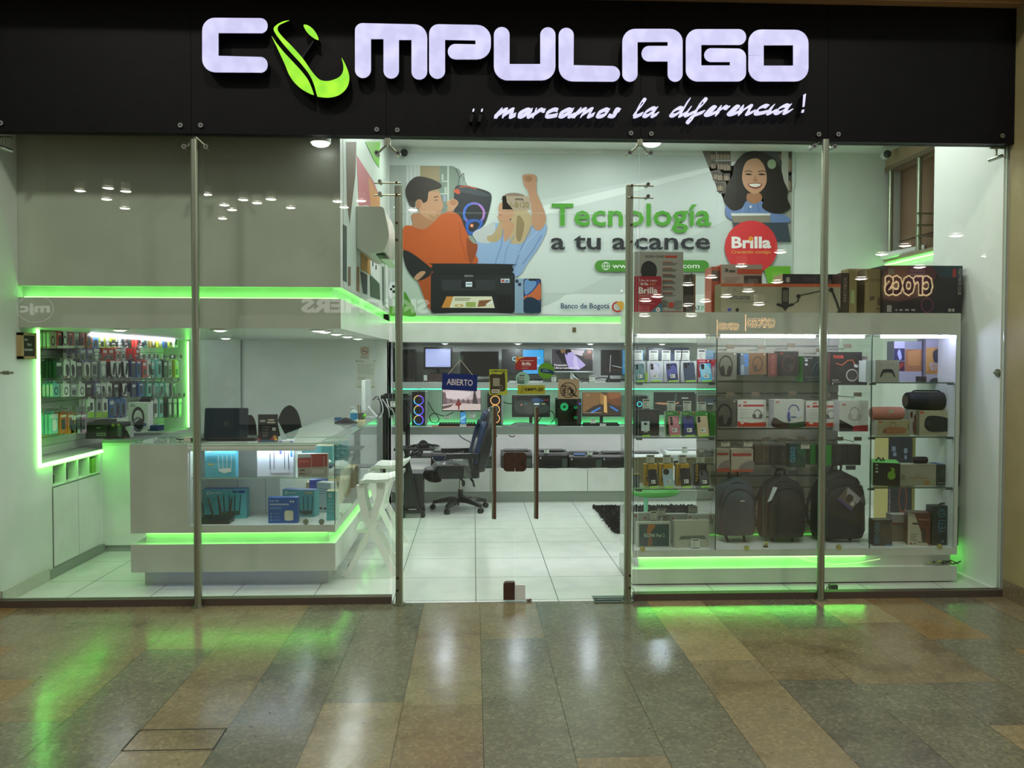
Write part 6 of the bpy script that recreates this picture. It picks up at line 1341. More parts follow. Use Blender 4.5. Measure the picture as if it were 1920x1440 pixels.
MB().loft([[(x, y, z) for x, y in rrect(-w, -.25, .2, .25, .07)] for w, z in ((.27, .40), (.31, .42), (.33, .50), (.29, .55))], LB).build('seat', t, smooth=True, angle=50)
MB().loft([[(-.33+dx*1.0+.09*math.cos(a*PI/6), .22*math.sin(a*PI/6)*1.05, z) for a in range(12)] for dx, z in ((.02, .36), (-.02, .39), (-.03, .45), (0, .49), (.04, .5))], M('101114', .4)).build('leg_rest', t, smooth=True, angle=50)
for s in (-1, 1):
    mb = MB().tube([(.1, s*.3, .48), (.08, s*.32, .6), (.06, s*.32, .66)], .025, BLACK, 8, 3).loft([[(x, s*.32+y, z) for x, y in rrect(-.2, -.045, .16, .045, .03)] for z in (.64, .665, .695)], LB)
    mb.build('armrest', t, smooth=True, angle=50)
MB().box(-.1, .12, -.12, .12, .385, .43, BLACK).tube([(.1, -.12, .39), (.12, -.24, .36), (.13, -.27, .31)], .014, BLACK, 6).tube([(-.02, -.1, .39), (.0, -.26, .375)], .012, BLACK, 6).ell((.005, -.27, .35), .02, .02, .04, BLACK, 8, 6).build('tilt_mechanism', t)
MB().cyl((0, 0, .22), (0, 0, .4), .017, CHROME, 14).cyl((0, 0, .1), (0, 0, .24), .03, M('2a2e2e', .4), 14).build('gas_column', t, smooth=True, angle=50)
mb = MB()
for k in range(5):
    a = k*2*PI/5+.35; c, s = math.cos(a), math.sin(a)
    mb.loft([[(d*c-wd*s*u, d*s+wd*c*u, z+hh*v) for u, v in ((-1, -1), (1, -1), (1, 1), (-1, 1))] for d, wd, z, hh in ((.0, .035, .13, .035), (.12, .032, .125, .028), (.24, .026, .105, .022), (.33, .022, .085, .018))], M('1c2022', .35))
    q = MB(); q.tube([(.32*c, .32*s, .09), (.33*c, .33*s, .05)], .012, DARK, 6)
    for w in (-.016, .016): q.cyl((.33*c-w*s-.009*s, .33*s+w*c+.009*c, .03), (.33*c-w*s+.009*s, .33*s+w*c-.009*c, .03), .03, DARK, 14)
    q.build('caster', t, smooth=True, angle=40)
mb.build('star_base', t)
PLASTIC = glassy('thin_plastic_film', (.80, .84, .82), .10, .25)
R = []
for i in range(8):
    f = i/7; R.append([(-.3+.42*f+random.uniform(-.015, .015), -.29+.06*j+random.uniform(-.012, .012), .55+.025*math.sin(i*2+j)+(.1 if j in (0, 9) and f > .3 else 0)) for j in range(10)])
MB().loft(R, PLASTIC, False, False).loft([[(.0+.03*j+random.uniform(-.01, .01), -.33+random.uniform(-.02, .01), .66-.055*i) for j in range(4)] for i in range(6)], PLASTIC, False, False).loft([[(-.34+.05*j, -.2+.0*j+random.uniform(-.02, .02), .53-.03*i) for j in range(5)] for i in range(3)], PLASTIC, False, False).build('plastic_wrap', t)
mb = MB()
for k in range(5):
    a = k*2*PI/5+.35; mb.loft([[(d*math.cos(a+u), d*math.sin(a+u), z+.03) for u in (-.25, 0, .25)] for d, z in ((.05, .15), (.15, .14), (.26, .115))], PLASTIC, False, False)
mb.build('base_wrap', t)
# shaggy rug, green swivel stool
RX0, RX1, RY0, RY1 = 1.47, 2.75, 8.55, 10.0
mb = MB().box(RX0, RX1, RY0, RY1, 0, .012, M('1c1e20', .9)); rm = M('26292c', .85); rm2 = M('17191b', .85)
rng = random.Random(3)
for i in range(3800):
    if i < 1500:
        e = i % 3; x = RX0-.0+rng.uniform(-.01, .05) if e == 0 else rng.uniform(RX0, RX1); y = rng.uniform(RY0, RY1) if e == 0 else (RY0 if e == 1 else RY1)+rng.uniform(-.03, .03)
    else: x, y = rng.uniform(RX0, RX1), rng.uniform(RY0, RY1)
    a = rng.uniform(0, 2*PI); l = rng.uniform(.03, .075); w = .009
    if x < RX0+.04: a = PI+rng.uniform(-.6, .6)
    dx, dy = math.cos(a), math.sin(a)
    mb.face([(x-dy*w, y+dx*w, .01), (x+dy*w, y-dx*w, .01), (x+dx*l*.6, y+dy*l*.6, rng.uniform(.02, .05)), (x+dx*l, y+dy*l, rng.uniform(.004, .03))], rm if i % 2 else rm2)
tag(mb.build('shaggy_rug', org=((RX0+RX1)/2, (RY0+RY1)/2, 0)), 'black shaggy rug on the white floor behind the phone showcase', 'rug')
sx = at(1234, 928, 8.3).x; sz = at(1234, 928, 8.3).z; gs = M('3c9a38', .45)
t = thing('swivel_stool', 'green swivel stool behind the phone showcase', 'stool', (sx, 8.5, 0)); org = tuple(t.location)
MB().loft([[(sx+r*math.cos(a*PI/12), 8.5+r*.8*math.sin(a*PI/12), z) for a in range(24)] for r, z in ((.2, sz-.035), (.255, sz-.015), (.26, sz+.01), (.24, sz+.03), (.1, sz+.035))], gs).build('seat', t, org, smooth=True, angle=50)
MB().cyl((sx-.08, 8.5, .04), (sx-.08, 8.5, sz-.03), .022, M('7ac8a8', .2, .6), 14).build('column', t, org, smooth=True, angle=50)
MB().cyl((sx-.08, 8.5, .012), (sx-.08, 8.5, .04), .2, CHROME, 24, .03).build('base', t, org, smooth=True, angle=50)
# ================================================================ PHONE AND ACCESSORY SHOWCASE (right)
SX0, SX1, SY0, SY1 = 1.236, 3.825, 6.55, 7.05
XP1, XP2 = at(1342, 830, SY0).x, at(1632, 830, SY0).x
t = thing('showcase', 'large glass showcase with a white base and a grey header right of the door', 'showcase', ((SX0+SX1)/2, 6.8, 0)); org = tuple(t.location)
ZS = [at(1450, y, SY0).z for y in (717, 820, 916)]; ZBASE = at(1450, 1030, SY0).z; ZHB, ZHT = at(1450, 627, SY0).z, at(1450, 586, SY0).z
MB().box(SX0, SX1, SY0, SY1+.1, ZHB, ZHT, LAM, mf=GRYL).build('header', t, org)
MB().box(SX0, SX1, SY0, SY1+.1, at(1450, 1043, SY0).z, ZBASE, LAM, mf=GRYL).build('base_board', t, org)
zc0, zc1 = at(1450, 1065, SY0).z, at(1450, 1043, SY0).z
MB().box(SX0+.06, SX1-.02, SY0+.06, SY1+.1, zc0, zc1, LAM).build('slot_core', t, org)
MB().box(SX0, SX1, SY0, SY1+.1, .012, zc0, LAM, mf=GRYL).build('plinth', t, org)
o = MB().box(SX0+.05, 3.1, SY0+.035, SY0+.05, zc1-.012, zc1-.0005, M(GREEN, emit=13)).build('led_strip', t, org); o['label'] = 'green LED strip in the slot'
mb = MB().box(SX1-.03, SX1, SY0, SY1+.1, ZBASE, ZHB, LAM, mf=GRYL)
mb.box(XP1+.005, XP2-.01, SY1+.09, SY1+.1, ZBASE, ZHB, M('8c9088', .5))
zz = ZBASE
SLAT = noisy('pale_slatwall', 'c4c0b2', 'cdc9bc', 5, .45, 2)
while zz < ZHB-.02:
    mb.box(XP1+.005, XP2-.01, SY1+.075, SY1+.09, zz+.008, min(zz+.093, ZHB), SLAT); zz += .1
mb.build('slatwall', t, org)
for x in (SX0, XP1, XP2): MB().box(x, x+.006, SY0, SY1+.07, ZBASE, ZHB, CLEAR, mf=M('1c2c26', .2)).build('glass_divider', t, org)
for a, b in ((SX0+.008, XP1-.002), (XP1+.008, at(1432, 830, SY0).x), (at(1432, 830, SY0).x+.006, at(1551, 830, SY0).x), (at(1551, 830, SY0).x+.006, XP2-.002), (XP2+.008, SX1-.032)):
    MB().box(a, b, SY0, SY0+.005, ZBASE, ZHB, CLEAR, ms=M('6f9484', .2)).build('glass_front', t, org)
for z in ZS:
    MB().box(SX0+.01, XP1-.004, SY0+.02, SY1, z-.008, z, CLEAR, mf=M('3c5a4c', .2)).build('glass_shelf', t, org)
    MB().box(XP2+.01, SX1-.035, SY0+.02, SY1, z-.008, z, CLEAR, mf=M('3c5a4c', .2)).build('glass_shelf', t, org)
    for x in (SX0+.03, XP1-.05, XP2+.0, SX1-.08):
        MB().box(x, x+.045, SY0+.012, SY0+.04, z-.02, z-.008, M('3c403c', .4)).build('shelf_clip', t, org)
for a, b, c in ((1196, 1322, (.86, .86, 1)), (1352, 1528, (.92, .94, 1)), (1550, 1620, (.86, .86, 1)), (1652, 1780, (.62, .6, 1))):
    o = MB().cyl((at(a, 630, SY0+.05).x, SY0+.05, ZHB-.014), (at(b, 630, SY0+.05).x, SY0+.05, ZHB-.014), .011, M(c, emit=42), 10).build('light_tube', t, org); o['label'] = 'white light tube under the header'
for px in (1205, 1400, 1573, 1762):
    x = at(px, 1028, SY0).x; MB().cyl((x, SY0-.006, ZBASE+.012), (x, SY0+.01, ZBASE+.012), .02, M('c4bc74', .3, .6), 14).build('glass_clip', t, org, smooth=True)
o = MB().box(SX1+.003, SX1+.011, 6.64, 7.1, .2, .212, M(GREEN, emit=7)).build('led_strip', t, org); o['label'] = 'green LED strip added on the plinth end for spill on the wall'  # extra strip, added to throw green spill onto the right wall
o = MB().box(XP1+.1, XP2-.1, SY1+.05, SY1+.06, ZBASE+.001, ZBASE+.008, M(GREEN, emit=.7)).build('led_strip', t, org); o['label'] = 'dim green LED strip at the foot of the slatwall'
# ---- phones
def phone(label, pr, Y, zsh, c0, c1, cams, lbl=True, lean=12):
    x0, x1, z0, z1 = rect(*pr, Y); w = x1-x0; h = z1-z0
    t = thing('mobile_phone', label, 'phone', ((x0+x1)/2, Y, zsh+.004), group='phones in the showcase')
    t.rotation_euler = (math.radians(-lean), math.radians(-3), 0)
    o = MB().prism(rrect(-w/2, 0, w/2, h, w*.14), 0, .008, M(c0, .25)).build('body', t, bevel=.0015)
    mb = MB()
    if c1: mb.art([('s', [(.05, .1), (.5, .02), (.95, .3), (.9, .6), (.5, .55), (.1, .75)], c1)], lambda u, v, l: ((u-.5)*w*.96, -l, h*(1-v)))
    if lbl: mb.art([('r', .3, .6, .75, .8, 'e8e8e4'), ('r', .36, .64, .5, .76, '6a6c6c'), ('r', .55, .66, .7, .68, '6a6c6c'), ('r', .55, .72, .7, .74, '6a6c6c')], lambda u, v, l: ((u-.5)*w, -l-.0006, h*(1-v)))
    if mb.v: mb.build('print', t)
    mb = MB()
    for u, v, r in cams: mb.cyl(((u-.5)*w, -.003, h*(1-v)), ((u-.5)*w, 0, h*(1-v)), r*w, M('15171b', .15), 12)
    if cams: mb.build('camera_lens', t)
    MB().box(-w*.42, w*.42, -.012, -.001, -.003, .008, M('a8e040', .4)).build('stand', t)
    return t
YF, YBX = 6.63, 6.72
gph = 'phone boxes in the showcase'
c2 = [(.28, .1, .13), (.28, .24, .13)]; c3 = c2+[(.28, .38, .13)]
z1 = ZS[0]; z2 = ZS[1]; z3 = ZS[2]
def phbox(label, pr, z, c, items=(), Y=YBX, side=None, rot=0): return pbox('phone_box', label, 'box', pr, Y, .055, c, list(items), gph, rot, side, z0=z)
ph_t = [('t', 'moto g', .1, .06, .5, .12, .01, '8a8e90'), ('rr', .25, .25, .7, .95, .06, 'b4bcc0')]
phbox('grey white phone box behind the teal phone, top shelf of the phone showcase', (1185, 677, 1210, 719), z1, 'c9cdcf', ph_t, side='b0b4b8')
phbox('white phone box behind the silver phone, top shelf', (1214, 677, 1244, 719), z1, 'd6d8dc', ph_t)
phbox('white phone box behind the violet phone, top shelf', (1245, 677, 1276, 719), z1, 'd8dadc', ph_t)
phbox('white phone box behind the slate phone, top shelf', (1274, 677, 1306, 719), z1, 'dcdee2', ph_t[:1])
phbox('red and white phone box behind the sky blue phone, top shelf', (1309, 674, 1330, 719), z1, 'b0243a', [('r', .0, .8, 1, 1, 'd8dcdc'), ('t', 'REDMI', .1, .05, .6, .11, .02, 'f0d8d8'), ('t', 'Redmi', .1, .38, .9, .5, .02, 'e8e0e0'), ('rr', .8, .04, .95, .1, .02, 'e8e0e0')])
phbox('red phone box edge at the right end of the top shelf', (1333, 674, 1341, 719), z1, 'a83040', [('rr', .2, .3, .8, .9, .1, 'c8ccd0')])
phone('teal grey phone at the left end of the top shelf', (1192, 683, 1210, 717), YF, z1, '4a6c74', '5c828a', c2)
phone('silver lilac phone on the top shelf', (1220, 682, 1240, 717), YF, z1, 'b4bcd8', 'd4cce4', [(.25, .1, .15), (.25, .26, .15)])
phone('dark violet phone on the top shelf', (1252, 682, 1272, 717), YF, z1, '2c2c60', '4a4a94', [(.22, .1, .14), (.5, .1, .1), (.22, .24, .14)])
phone('slate grey phone on the top shelf', (1284, 680, 1305, 717), YF, z1, '3c4660', None, [(.22, .1, .13), (.48, .1, .1), (.22, .22, .13)], False)
phone('sky blue phone at the right end of the top shelf', (1315, 682, 1336, 717), YF, z1, '5cb0e0', '9cd4ee', [(.25, .12, .17), (.25, .24, .14)])
for i, (a, b, lb) in enumerate(((1186, 1205, 'the teal phone'), (1217, 1234, 'the silver lilac phone'), (1241, 1257, 'the violet phone'), (1265, 1279, 'the slate phone, left of two'), (1277, 1293, 'the slate phone, right of two'), (1308, 1323, 'the sky blue phone'))):
    card('price card standing on the box behind '+lb, a, 657 if i < 5 else 655, b, 676 if i < 5 else 674, YBX+.02, rect(1214, 677, 1244, 719, YBX)[3], 4, 'price cards in the showcase')
pbox('phone_box', 'lime green cable box edge between the first two phone boxes, top shelf', 'box', (1210.5, 699, 1214, 719), YF+.02, .03, 'b4e040', [], gph, z0=z1)
p2 = [('t', 'Infinix', .1, .04, .4, .09, .01, '8cc878'), ('p', [(0, 0), (.4, 0), (.1, .5), (0, .6)], '1c2c20'), ('p', [(.6, 0), (1, 0), (1, .3), (.8, .2)], '6a5a4c'), ('s', [(.3, .3), (.6, .25), (.7, .9), (.2, .95)], '28352c')]
phbox('black phone box with a white penguin-shaped print, second shelf', (1188, 768, 1236, 819), z2, '121416', [('p', [(.3, .1), (.75, .05), (.95, .3), (.6, .35)], '33261f'), ('p', [(.1, .0), (.35, .2), (.2, .6), (0, .7)], '24262a'), ('p', [(.65, .6), (.9, .35), (1, .9)], '1e2024')])
phone('black phone with a white patch on the second shelf', (1202, 781, 1220, 818), YF, z2, '1c2028', None, [(.3, .12, .15), (.6, .16, .1)], True)
tag(pbox('phone_box', 'white patch card in front of the black phone box, second shelf', 'card', (1202.5, 790, 1218, 808), YF-.03, .002, 'dff0f4', [('e', .5, .25, .2, .14, '1c2a34')], gph), 'white cut-out card leaning on the black phone, second shelf', 'card')
gb2 = '2f8a2c'
phbox('green phone box behind the pink phone, second shelf', (1248, 772, 1274, 819), z2, gb2, [('r', .1, .05, .5, .1, '8cd07c'), ('p', [(.1, .5), (.5, .4), (.4, .95), (.05, .95)], '1c3820'), ('p', [(.85, 0), (1, 0), (1, .15)], 'c85a2c')], side='c4ccc4')
phbox('green phone box behind the navy phone, second shelf', (1278, 772, 1302, 819), z2, gb2, [('r', .1, .05, .5, .1, '8cd07c'), ('p', [(.1, .5), (.5, .4), (.4, .95), (.05, .95)], '1c3820'), ('p', [(.85, 0), (1, 0), (1, .15)], 'c85a2c')], side='c4ccc4')
phbox('green phone box behind the cream phone, second shelf', (1303, 772, 1328, 819), z2, '35982c', [('r', .8, .06, .92, .14, 'c8e4b8'), ('p', [(.2, .5), (.5, .4), (.4, .95), (.15, .95)], '2c3820')])
phbox('green phone box edge at the right end of the second shelf', (1330, 774, 1341, 819), z2, '2c7a2c')
phone('pink phone on the second shelf', (1256, 780, 1276, 818), YF, z2, 'c8788a', 'd8909c', c3)
phone('navy blue phone on the second shelf', (1283, 780, 1304, 818), YF, z2, '26286c', '34388a', [(.5, .06, .2)])
phone('cream gold phone on the second shelf', (1309, 780, 1330, 818), YF, z2, 'd4bc9c', None, [(.22, .1, .14), (.22, .24, .14)])
for a, b, y0, y1, lb in ((1205, 1219, 748, 767, 'the black penguin box'), (1251, 1266, 752, 771, 'the box of the pink phone'), (1281, 1296, 752, 771, 'the box of the navy phone'), (1307, 1324, 754, 771, 'the box of the cream phone')):
    card('price card standing on '+lb, a, y0, b, y1, YBX+.02, rect(1248, 768 if a < 1230 else 772, 1274, 819, YBX)[3], 4, 'price cards in the showcase')
yb_ = 'c89a14'
for px0, px1, c, tx, lb in ((1208, 1232, yb_, 'POCO M7', 'first yellow'), (1236, 1262, yb_, 'POCO C85', 'second yellow'), (1268, 1292, yb_, 'POCO C71', 'third yellow'), (1301, 1325, '1c1a14', 'POCO F7 Pro', 'black')):
    phbox('%s phone box with vertical lettering on the third showcase shelf' % lb, (px0, 870, px1, 915), z3, c, [('tv', tx, .12, .04, .32, .8, .02, '1c1a10' if c == yb_ else 'd8b018')], side='8a6c10' if c == yb_ else '15140f')
phone('black phone before the first yellow box, third shelf', (1217, 881, 1234, 914), YF, z3, '1c1d20', None, [(.5, .18, .4)], True)
phone('pale blue phone before the second yellow box, third shelf', (1245, 880, 1264, 914), YF, z3, 'a4c0d0', None, [(.35, .16, .3)], True)
phone('black phone before the third yellow box, third shelf', (1278, 879, 1297, 914), YF, z3, '1f1e1e', None, [(.4, .16, .34)], True)
phone('dark grey phone before the black box, third shelf', (1313, 883, 1331, 914), YF, z3, '3c3c44', '50505a', c2, True)
for a, b, lb in ((1212, 1227, 'first yellow phone box'), (1243, 1258, 'second yellow phone box'), (1272, 1287, 'third yellow phone box'), (1306, 1321, 'black lettered phone box')):
    card('price card standing on the %s' % lb, a, 853, b, 870, YBX+.02, rect(1208, 870, 1232, 915, YBX)[3], 4, 'price cards in the showcase', 'c4c4b4')
for px0, px1, lb in ((1180, 1228, 'left'), (1230, 1262, 'middle'), (1286, 1322, 'right')):
    pbox('tablet_box', 'tall kraft grey box at the back of the third shelf, %s of three' % lb, 'box', (px0 if px0 > 1185 else 1186, 858, px1, 915), 6.9, .05, '9c9878', [('r', .06, .04, .2, .08, 'a04a3c'), ('r', .3, .04, .36, .08, 'a04a3c')]+lines(.1, .6, .3, 3, .1, '8a8668', .01), 'boxes at the back of the showcase', z0=z3)
pbox('small_box', 'dark box with a yellow lid at the left end of the third shelf', 'box', (1186, 888, 1199, 917), YF, .06, '3c4248', [('r', 0, 0, 1, .06, 'c8b820')]+lines(.2, .8, .3, 3, .12, '5c646a'), None, z0=z3)
# bottom of phone section
zb0 = ZBASE
t = pbox('tablet_box', 'tablet box with a dark green and orange picture on the showcase floor', 'box', (1194, 979, 1257, 1024), 6.66, .05, 'b8bcb0', [('r', .07, .08, .96, .96, '2c4a48'), ('s', [(.35, .1), (.55, .15), (.42, .4), (.45, .6), (.4, .9), (.32, .9), (.38, .6), (.3, .4)], 'a8682c'), ('p', [(.07, .5), (.96, .62), (.96, .96), (.07, .96)], '284248'), ('s', [(.36, .6), (.46, .65), (.44, .92), (.32, .9)], '84583c'), ('t', 'REDMI Pad 2', .21, .45, .83, .6, .012, 'b8ccb4')], 'boxes on the floor of the showcase', z0=zb0)
pbox('tablet_box', 'large off white tablet box with a thin grey device print', 'box', (1264, 976, 1330, 1021), 6.64, .05, 'b4b4a4', [('p', [(.13, .68), (.2, .56), (.86, .56), (.93, .68)], '5c685c'), ('p', [(.13, .68), (.93, .68), (.92, .7), (.14, .7)], '747c70'), ('r', .42, .9, .56, .92, '8a8a80')], 'boxes on the floor of the showcase', 3, z0=zb0)
card('price card standing before the off white tablet box', 1296, 1010, 1312, 1028, 6.6, zb0, 4, 'price cards in the showcase')
for a, y0, b, lb, y1 in ((1186, 962, 1240, 'left', 6.78), (1242, 964, 1288, 'middle', 6.82), (1290, 965, 1328, 'right', 6.78)):
    pbox('tablet_box', 'pale grey flat box behind the tablet boxes, %s of three' % lb, 'box', (a, y0, b, 1022), y1, .06, 'a4a8a0', [('r', .04, .05, .14, .12, '9a4a44'), ('r', .4, .12, .46, .2, '9a4a44')], 'boxes at the back of the showcase', z0=zb0)
card('price card on the pale grey boxes, leftmost', 1219, 958, 1232, 977, 6.74, None, 4, 'price cards in the showcase', 'b8baa8')
card('second price card on the pale grey boxes', 1233, 954, 1248, 968, 6.77, None, 4, 'price cards in the showcase', 'b8baa8')
card('dark framed price card on the pale grey boxes, rightmost', 1291, 949, 1308, 962, 6.8, None, 3, 'price cards in the showcase', '8c9080')
# ---- slatwall goods
YH = 6.86
def hookpart(mb, x, z, Y=YH, tag_c='3a3c3a'):
    mb.cyl((x, SY1+.08, z), (x, Y-.02, z), .004, CHROME, 6)
    mb.box(x-.002, x+.062, Y-.03, Y-.026, z+.008, z+.04, M(tag_c, .4))
gh = 'boxes on the slatwall'
def hung(label, pr, items, c, Y=YH, dep=.1, side=None, rot=0, top=None, name='headset_box', hooktag='6a5c4c', sit=(), z0=None):
    o = pbox(name, label, 'box', pr, Y, dep, c, items, gh, rot, side, top, sit, z0=z0)
    x0, x1, z0, z1 = rect(*pr, Y); mb = MB(); hookpart(mb, (x0+x1)/2, z1+.025, Y+.03, hooktag)
    mb.box((x0+x1)/2-.015, (x0+x1)/2+.015, Y+.03, Y+.032, z1-.002, z1+.03, CLEAR)
    tag(mb.build('display_hook', org=((x0+x1)/2, SY1, z1)), 'tagged hook over the '+label.split(',')[0].split(' hanging')[0], 'hook', 'hooks of the slatwall')
    return o
def headset(u, v, r, band, cup, mic=None):
    it = [('ring', u, v, r*.78, r, .16, band), ('r', u-r*1.1, v+r*.25, u+r*1.1, v+r*1.3, None), ('s', [(u-r*.95, v+r*.05), (u-r*.45, v+r*.1), (u-r*.35, v+r*.9), (u-r*.8, v+r*.95), (u-r*1.05, v+r*.5)], cup), ('s', [(u+r*.95, v+r*.05), (u+r*.45, v+r*.1), (u+r*.35, v+r*.9), (u+r*.8, v+r*.95), (u+r*1.05, v+r*.5)], cup)]
    it = [x for x in it if x[-1] is not None]
    if mic: it.append(('l', [(u-r*.7, v+r*.9), (u-r*.2, v+r*1.15), (u-r*.9, v+r*1.3)][:3], .025, mic))
    return it
hung('grey headset box with a large round headset print, top row left', (1344, 661, 1381, 711), [('ring', .45, .5, .36, .4, .16, '2c2a28'), ('s', [(.15, .6), (.35, .5), (.4, .85), (.2, .85)], '2a2624'), ('s', [(.6, .5), (.78, .6), (.7, .88), (.52, .85)], '2e2826'), ('e', .9, .05, .04, .03, 'd8d8d0')], '6c6a5e')
hung('brown headset box beside the edge with blue letters, top row', (1404, 662, 1437, 702), [('ring', .5, .5, .3, .36, .2, '3c2a1c'), ('s', [(.3, .6), (.45, .55), (.45, .85), (.3, .85)], '3c2a1e'), ('e', .88, .06, .04, .03, 'c8c0b0')], '6a4a30', side='54606c')
pbox('headset_box', 'blue grey box edge with vertical blue lettering, top row', 'box', (1388, 662, 1404, 703), YH, .09, '5c6874', [('tv', 'G435', .45, .62, .95, .04, .03, '3c7cd0'), ('e', .2, .06, .12, .03, 'd0d4d4'), ('s', [(.1, .6), (.4, .55), (.4, .95), (.15, .95)], '8a949c')], gh)
hung('black headset box turned to the left, top row middle', (1457, 659, 1496, 705), [('ring', .55, .5, .3, .34, .12, '4a2420'), ('e', .66, .62, .12, .12, '34302c'), ('r', .15, .05, .3, .12, '7a2420')], '1e1816', rot=-10, side='4c2420', dep=.12)
pbox('headset_box', 'dark red box edge left of the black headset box, top row', 'box', (1440, 662, 1457, 706), YH, .1, '58302a', [('tv', 'REDRAGON', .3, .9, .8, .1, .02, '8a4a40')], gh)
hung('bright green and black headset box, top row, beside the right post', (1505, 668, 1556, 716), [('t', 'Bluetooth', .05, .05, .35, .09, .01, 'd4d4d0'), ('e', .13, .16, .06, .05, 'b8bcb8'), ('e', .13, .32, .06, .05, 'b8bcb8'), ('l', [(.35, .6), (.45, .3), (.7, .08)], .035, '3c5058'), ('l', [(.45, .75), (.55, .4), (.8, .15)], .05, '2c3c44'), ('r', .1, .8, .9, .84, '4a504c'), ('r', .2, .9, .8, .94, '3c403c')], '141a18', side='2fa32c', dep=.14)
hung('large black headset box with a red and orange cable print, top row right', (1548, 660, 1616, 722), [('t', 'THOR', .2, .1, .5, .2, .03, 'c83c2c'), ('l', [(.28, .34), (.45, .4), (.6, .26), (.74, .24), (.8, .36)], .025, 'b85a28'), ('ring', .73, .7, .17, .19, .2, 'b8b0a8'), ('e', .73, .7, .12, .14, '2e2a28'), ('e', .45, .55, .1, .1, '2a2220'), ('p', [(.78, .36), (.9, .4), (.88, .48), (.78, .45)], 'd0ccc8'), ('r', .05, .05, .12, .9, '5a2420'), ('r', .18, .84, .36, .86, 'b8b4b0'), ('r', .18, .9, .42, .92, '8a8680'), ('e', .2, .96, .02, .02, 'd8d4d0')], '17100f', dep=.13, side='6a2c24', Y=6.82)
pbox('headset_box', 'small cream box behind the large black headset box, top row', 'box', (1615, 668, 1626, 722), 6.92, .08, '8a7c6c', lines(.1, .9, .1, 3, .12, 'd0c4b0', .08)+[('r', 0, .45, 1, 1, '2c2624'), ('r', .2, .5, .6, .56, 'c8c0b4')], gh)
wb = 'cfcdc6'
hung('dark grey headset box with a round print, second row left', (1344, 750, 1380, 801), [('ring', .4, .55, .4, .42, .2, '1e1c1c'), ('s', [(.05, .7), (.3, .55), (.35, .9), (.1, .95)], '241e1c'), ('s', [(.6, .65), (.8, .7), (.72, .95), (.55, .9)], '201c1c'), ('e', .9, .05, .04, .03, 'c8c8c0')], '54524a')
def redw(u): return [('r', 0, 0, 1, 1, wb), ('r', .03, .17, .93, .25, 'b03030'), ('r', .1, .18, .2, .24, 'e0c8c4'), ('r', .2, .05, .32, .12, 'c8685c'), ('p', [(0, .8), (.5, .86), (1, .82), (1, 1), (0, 1)], 'b83a24'), ('e', .16, .85, .07, .06, 'd8b8a8')]+lines(.1, .45, .34, 4, .1, 'b4b2ac', .02)+headset(u, .52, .17, '4a4440', '3c3a38')
hung('white headset box with a red band and a black headset print, second row', (1383, 750, 1436, 800), redw(.7), wb, dep=.09)
hung('white headset box with a navy headset print, second row', (1450, 749, 1508, 801), [('s', [(0, .65), (.3, .8), (.6, .85), (1, .8), (1, 1), (0, 1)], '3a2620'), ('p', [(.5, .86), (1, .8), (1, 1), (.45, 1)], '2c4a24'), ('r', .06, .06, .18, .13, 'c07a70')]+headset(.66, .42, .24, '2c3c88', 'c9cdd6', 'd0cec8')+[('s', [(.45, .5), (.52, .45), (.55, .75), (.47, .78)], '2c3a84')], 'c6c6c0', side='b4b4b8', rot=4, Y=6.8)
hung('white headset box with a red band, second row, half behind the right post', (1511, 752, 1574, 800), redw(.75), wb, dep=.09)
hung('white headset box with a white headset print, second row right', (1574, 751, 1628, 809), [('p', [(0, .6), (.25, .72), (.6, .9), (.6, 1), (0, 1)], '241c1a'), ('p', [(.5, .82), (1, .78), (1, 1), (.45, 1)], 'a02c2c'), ('r', .08, .1, .22, .16, 'c07a70')]+headset(.52, .42, .22, '9a9490', 'b0aaa8', 'd4d0cc'), 'd2d2ce', side='b8b8b8', top='e8e8e4', Y=6.74, dep=.16)
# third row
hung('white box with a red band and a mouse print, third row left', (1344, 842, 1368, 885), [('r', 0, .17, .9, .26, 'b04038'), ('s', [(.1, .8), (.5, .55), (1, .5), (1, .85), (.5, .9)], '8a7a78'), ('p', [(0, .86), (1, .8), (1, 1), (0, 1)], 'b05038')], 'b8a89a', name='mouse_box')
hung('second white box with a red band and a mouse print, third row', (1371, 842, 1412, 886), [('t', 'ST20', .14, .2, .45, .27, .02, 'e0c4bc'), ('r', .05, .18, .92, .3, 'b03a34'), ('s', [(.35, .8), (.6, .58), (1, .5), (1, .85), (.6, .92)], '847676'), ('p', [(0, .9), (.6, .84), (1, .88), (1, 1), (0, 1)], 'b85034')], 'b8a898', name='mouse_box')
hung('brown box with a webcam print, third row', (1416, 835, 1443, 868), [('e', .75, .55, .14, .14, '3a2a1c'), ('ring', .75, .55, .12, .12, .3, '8a6c40')], '4c3826', name='webcam_box')
hung('dark brown box with a small lens print, third row', (1445, 836, 1474, 868), [('ring', .8, .5, .14, .15, .3, '2a221a'), ('e', .8, .5, .05, .05, '6a5c44')], '2e2620', name='webcam_box')
hung('dark green box with large vertical blue lettering, third row', (1481, 833, 1510, 876), [('tv', 'G502', .02, .8, .34, .1, .03, '3c8ca8'), ('s', [(.45, .1), (.95, .05), (.95, .6), (.6, .5)], '1c5a3c'), ('s', [(.5, .55), (.8, .5), (.95, .9), (.5, .9)], '123c2c')], '173a30', name='mouse_box')
hung('green edged box just left of the right post, third row', (1520, 834, 1538, 870), [('r', .5, 0, 1, 1, '141815')], '1c6a1c', name='mouse_box')
hung('bright green and black box just right of the right post, third row', (1546, 834, 1588, 872), [('r', 0, 0, .3, 1, '1c8a1c'), ('s', [(.55, .2), (.75, .2), (.7, .8), (.5, .8)], '2c2a22')], '14170f', name='mouse_box')
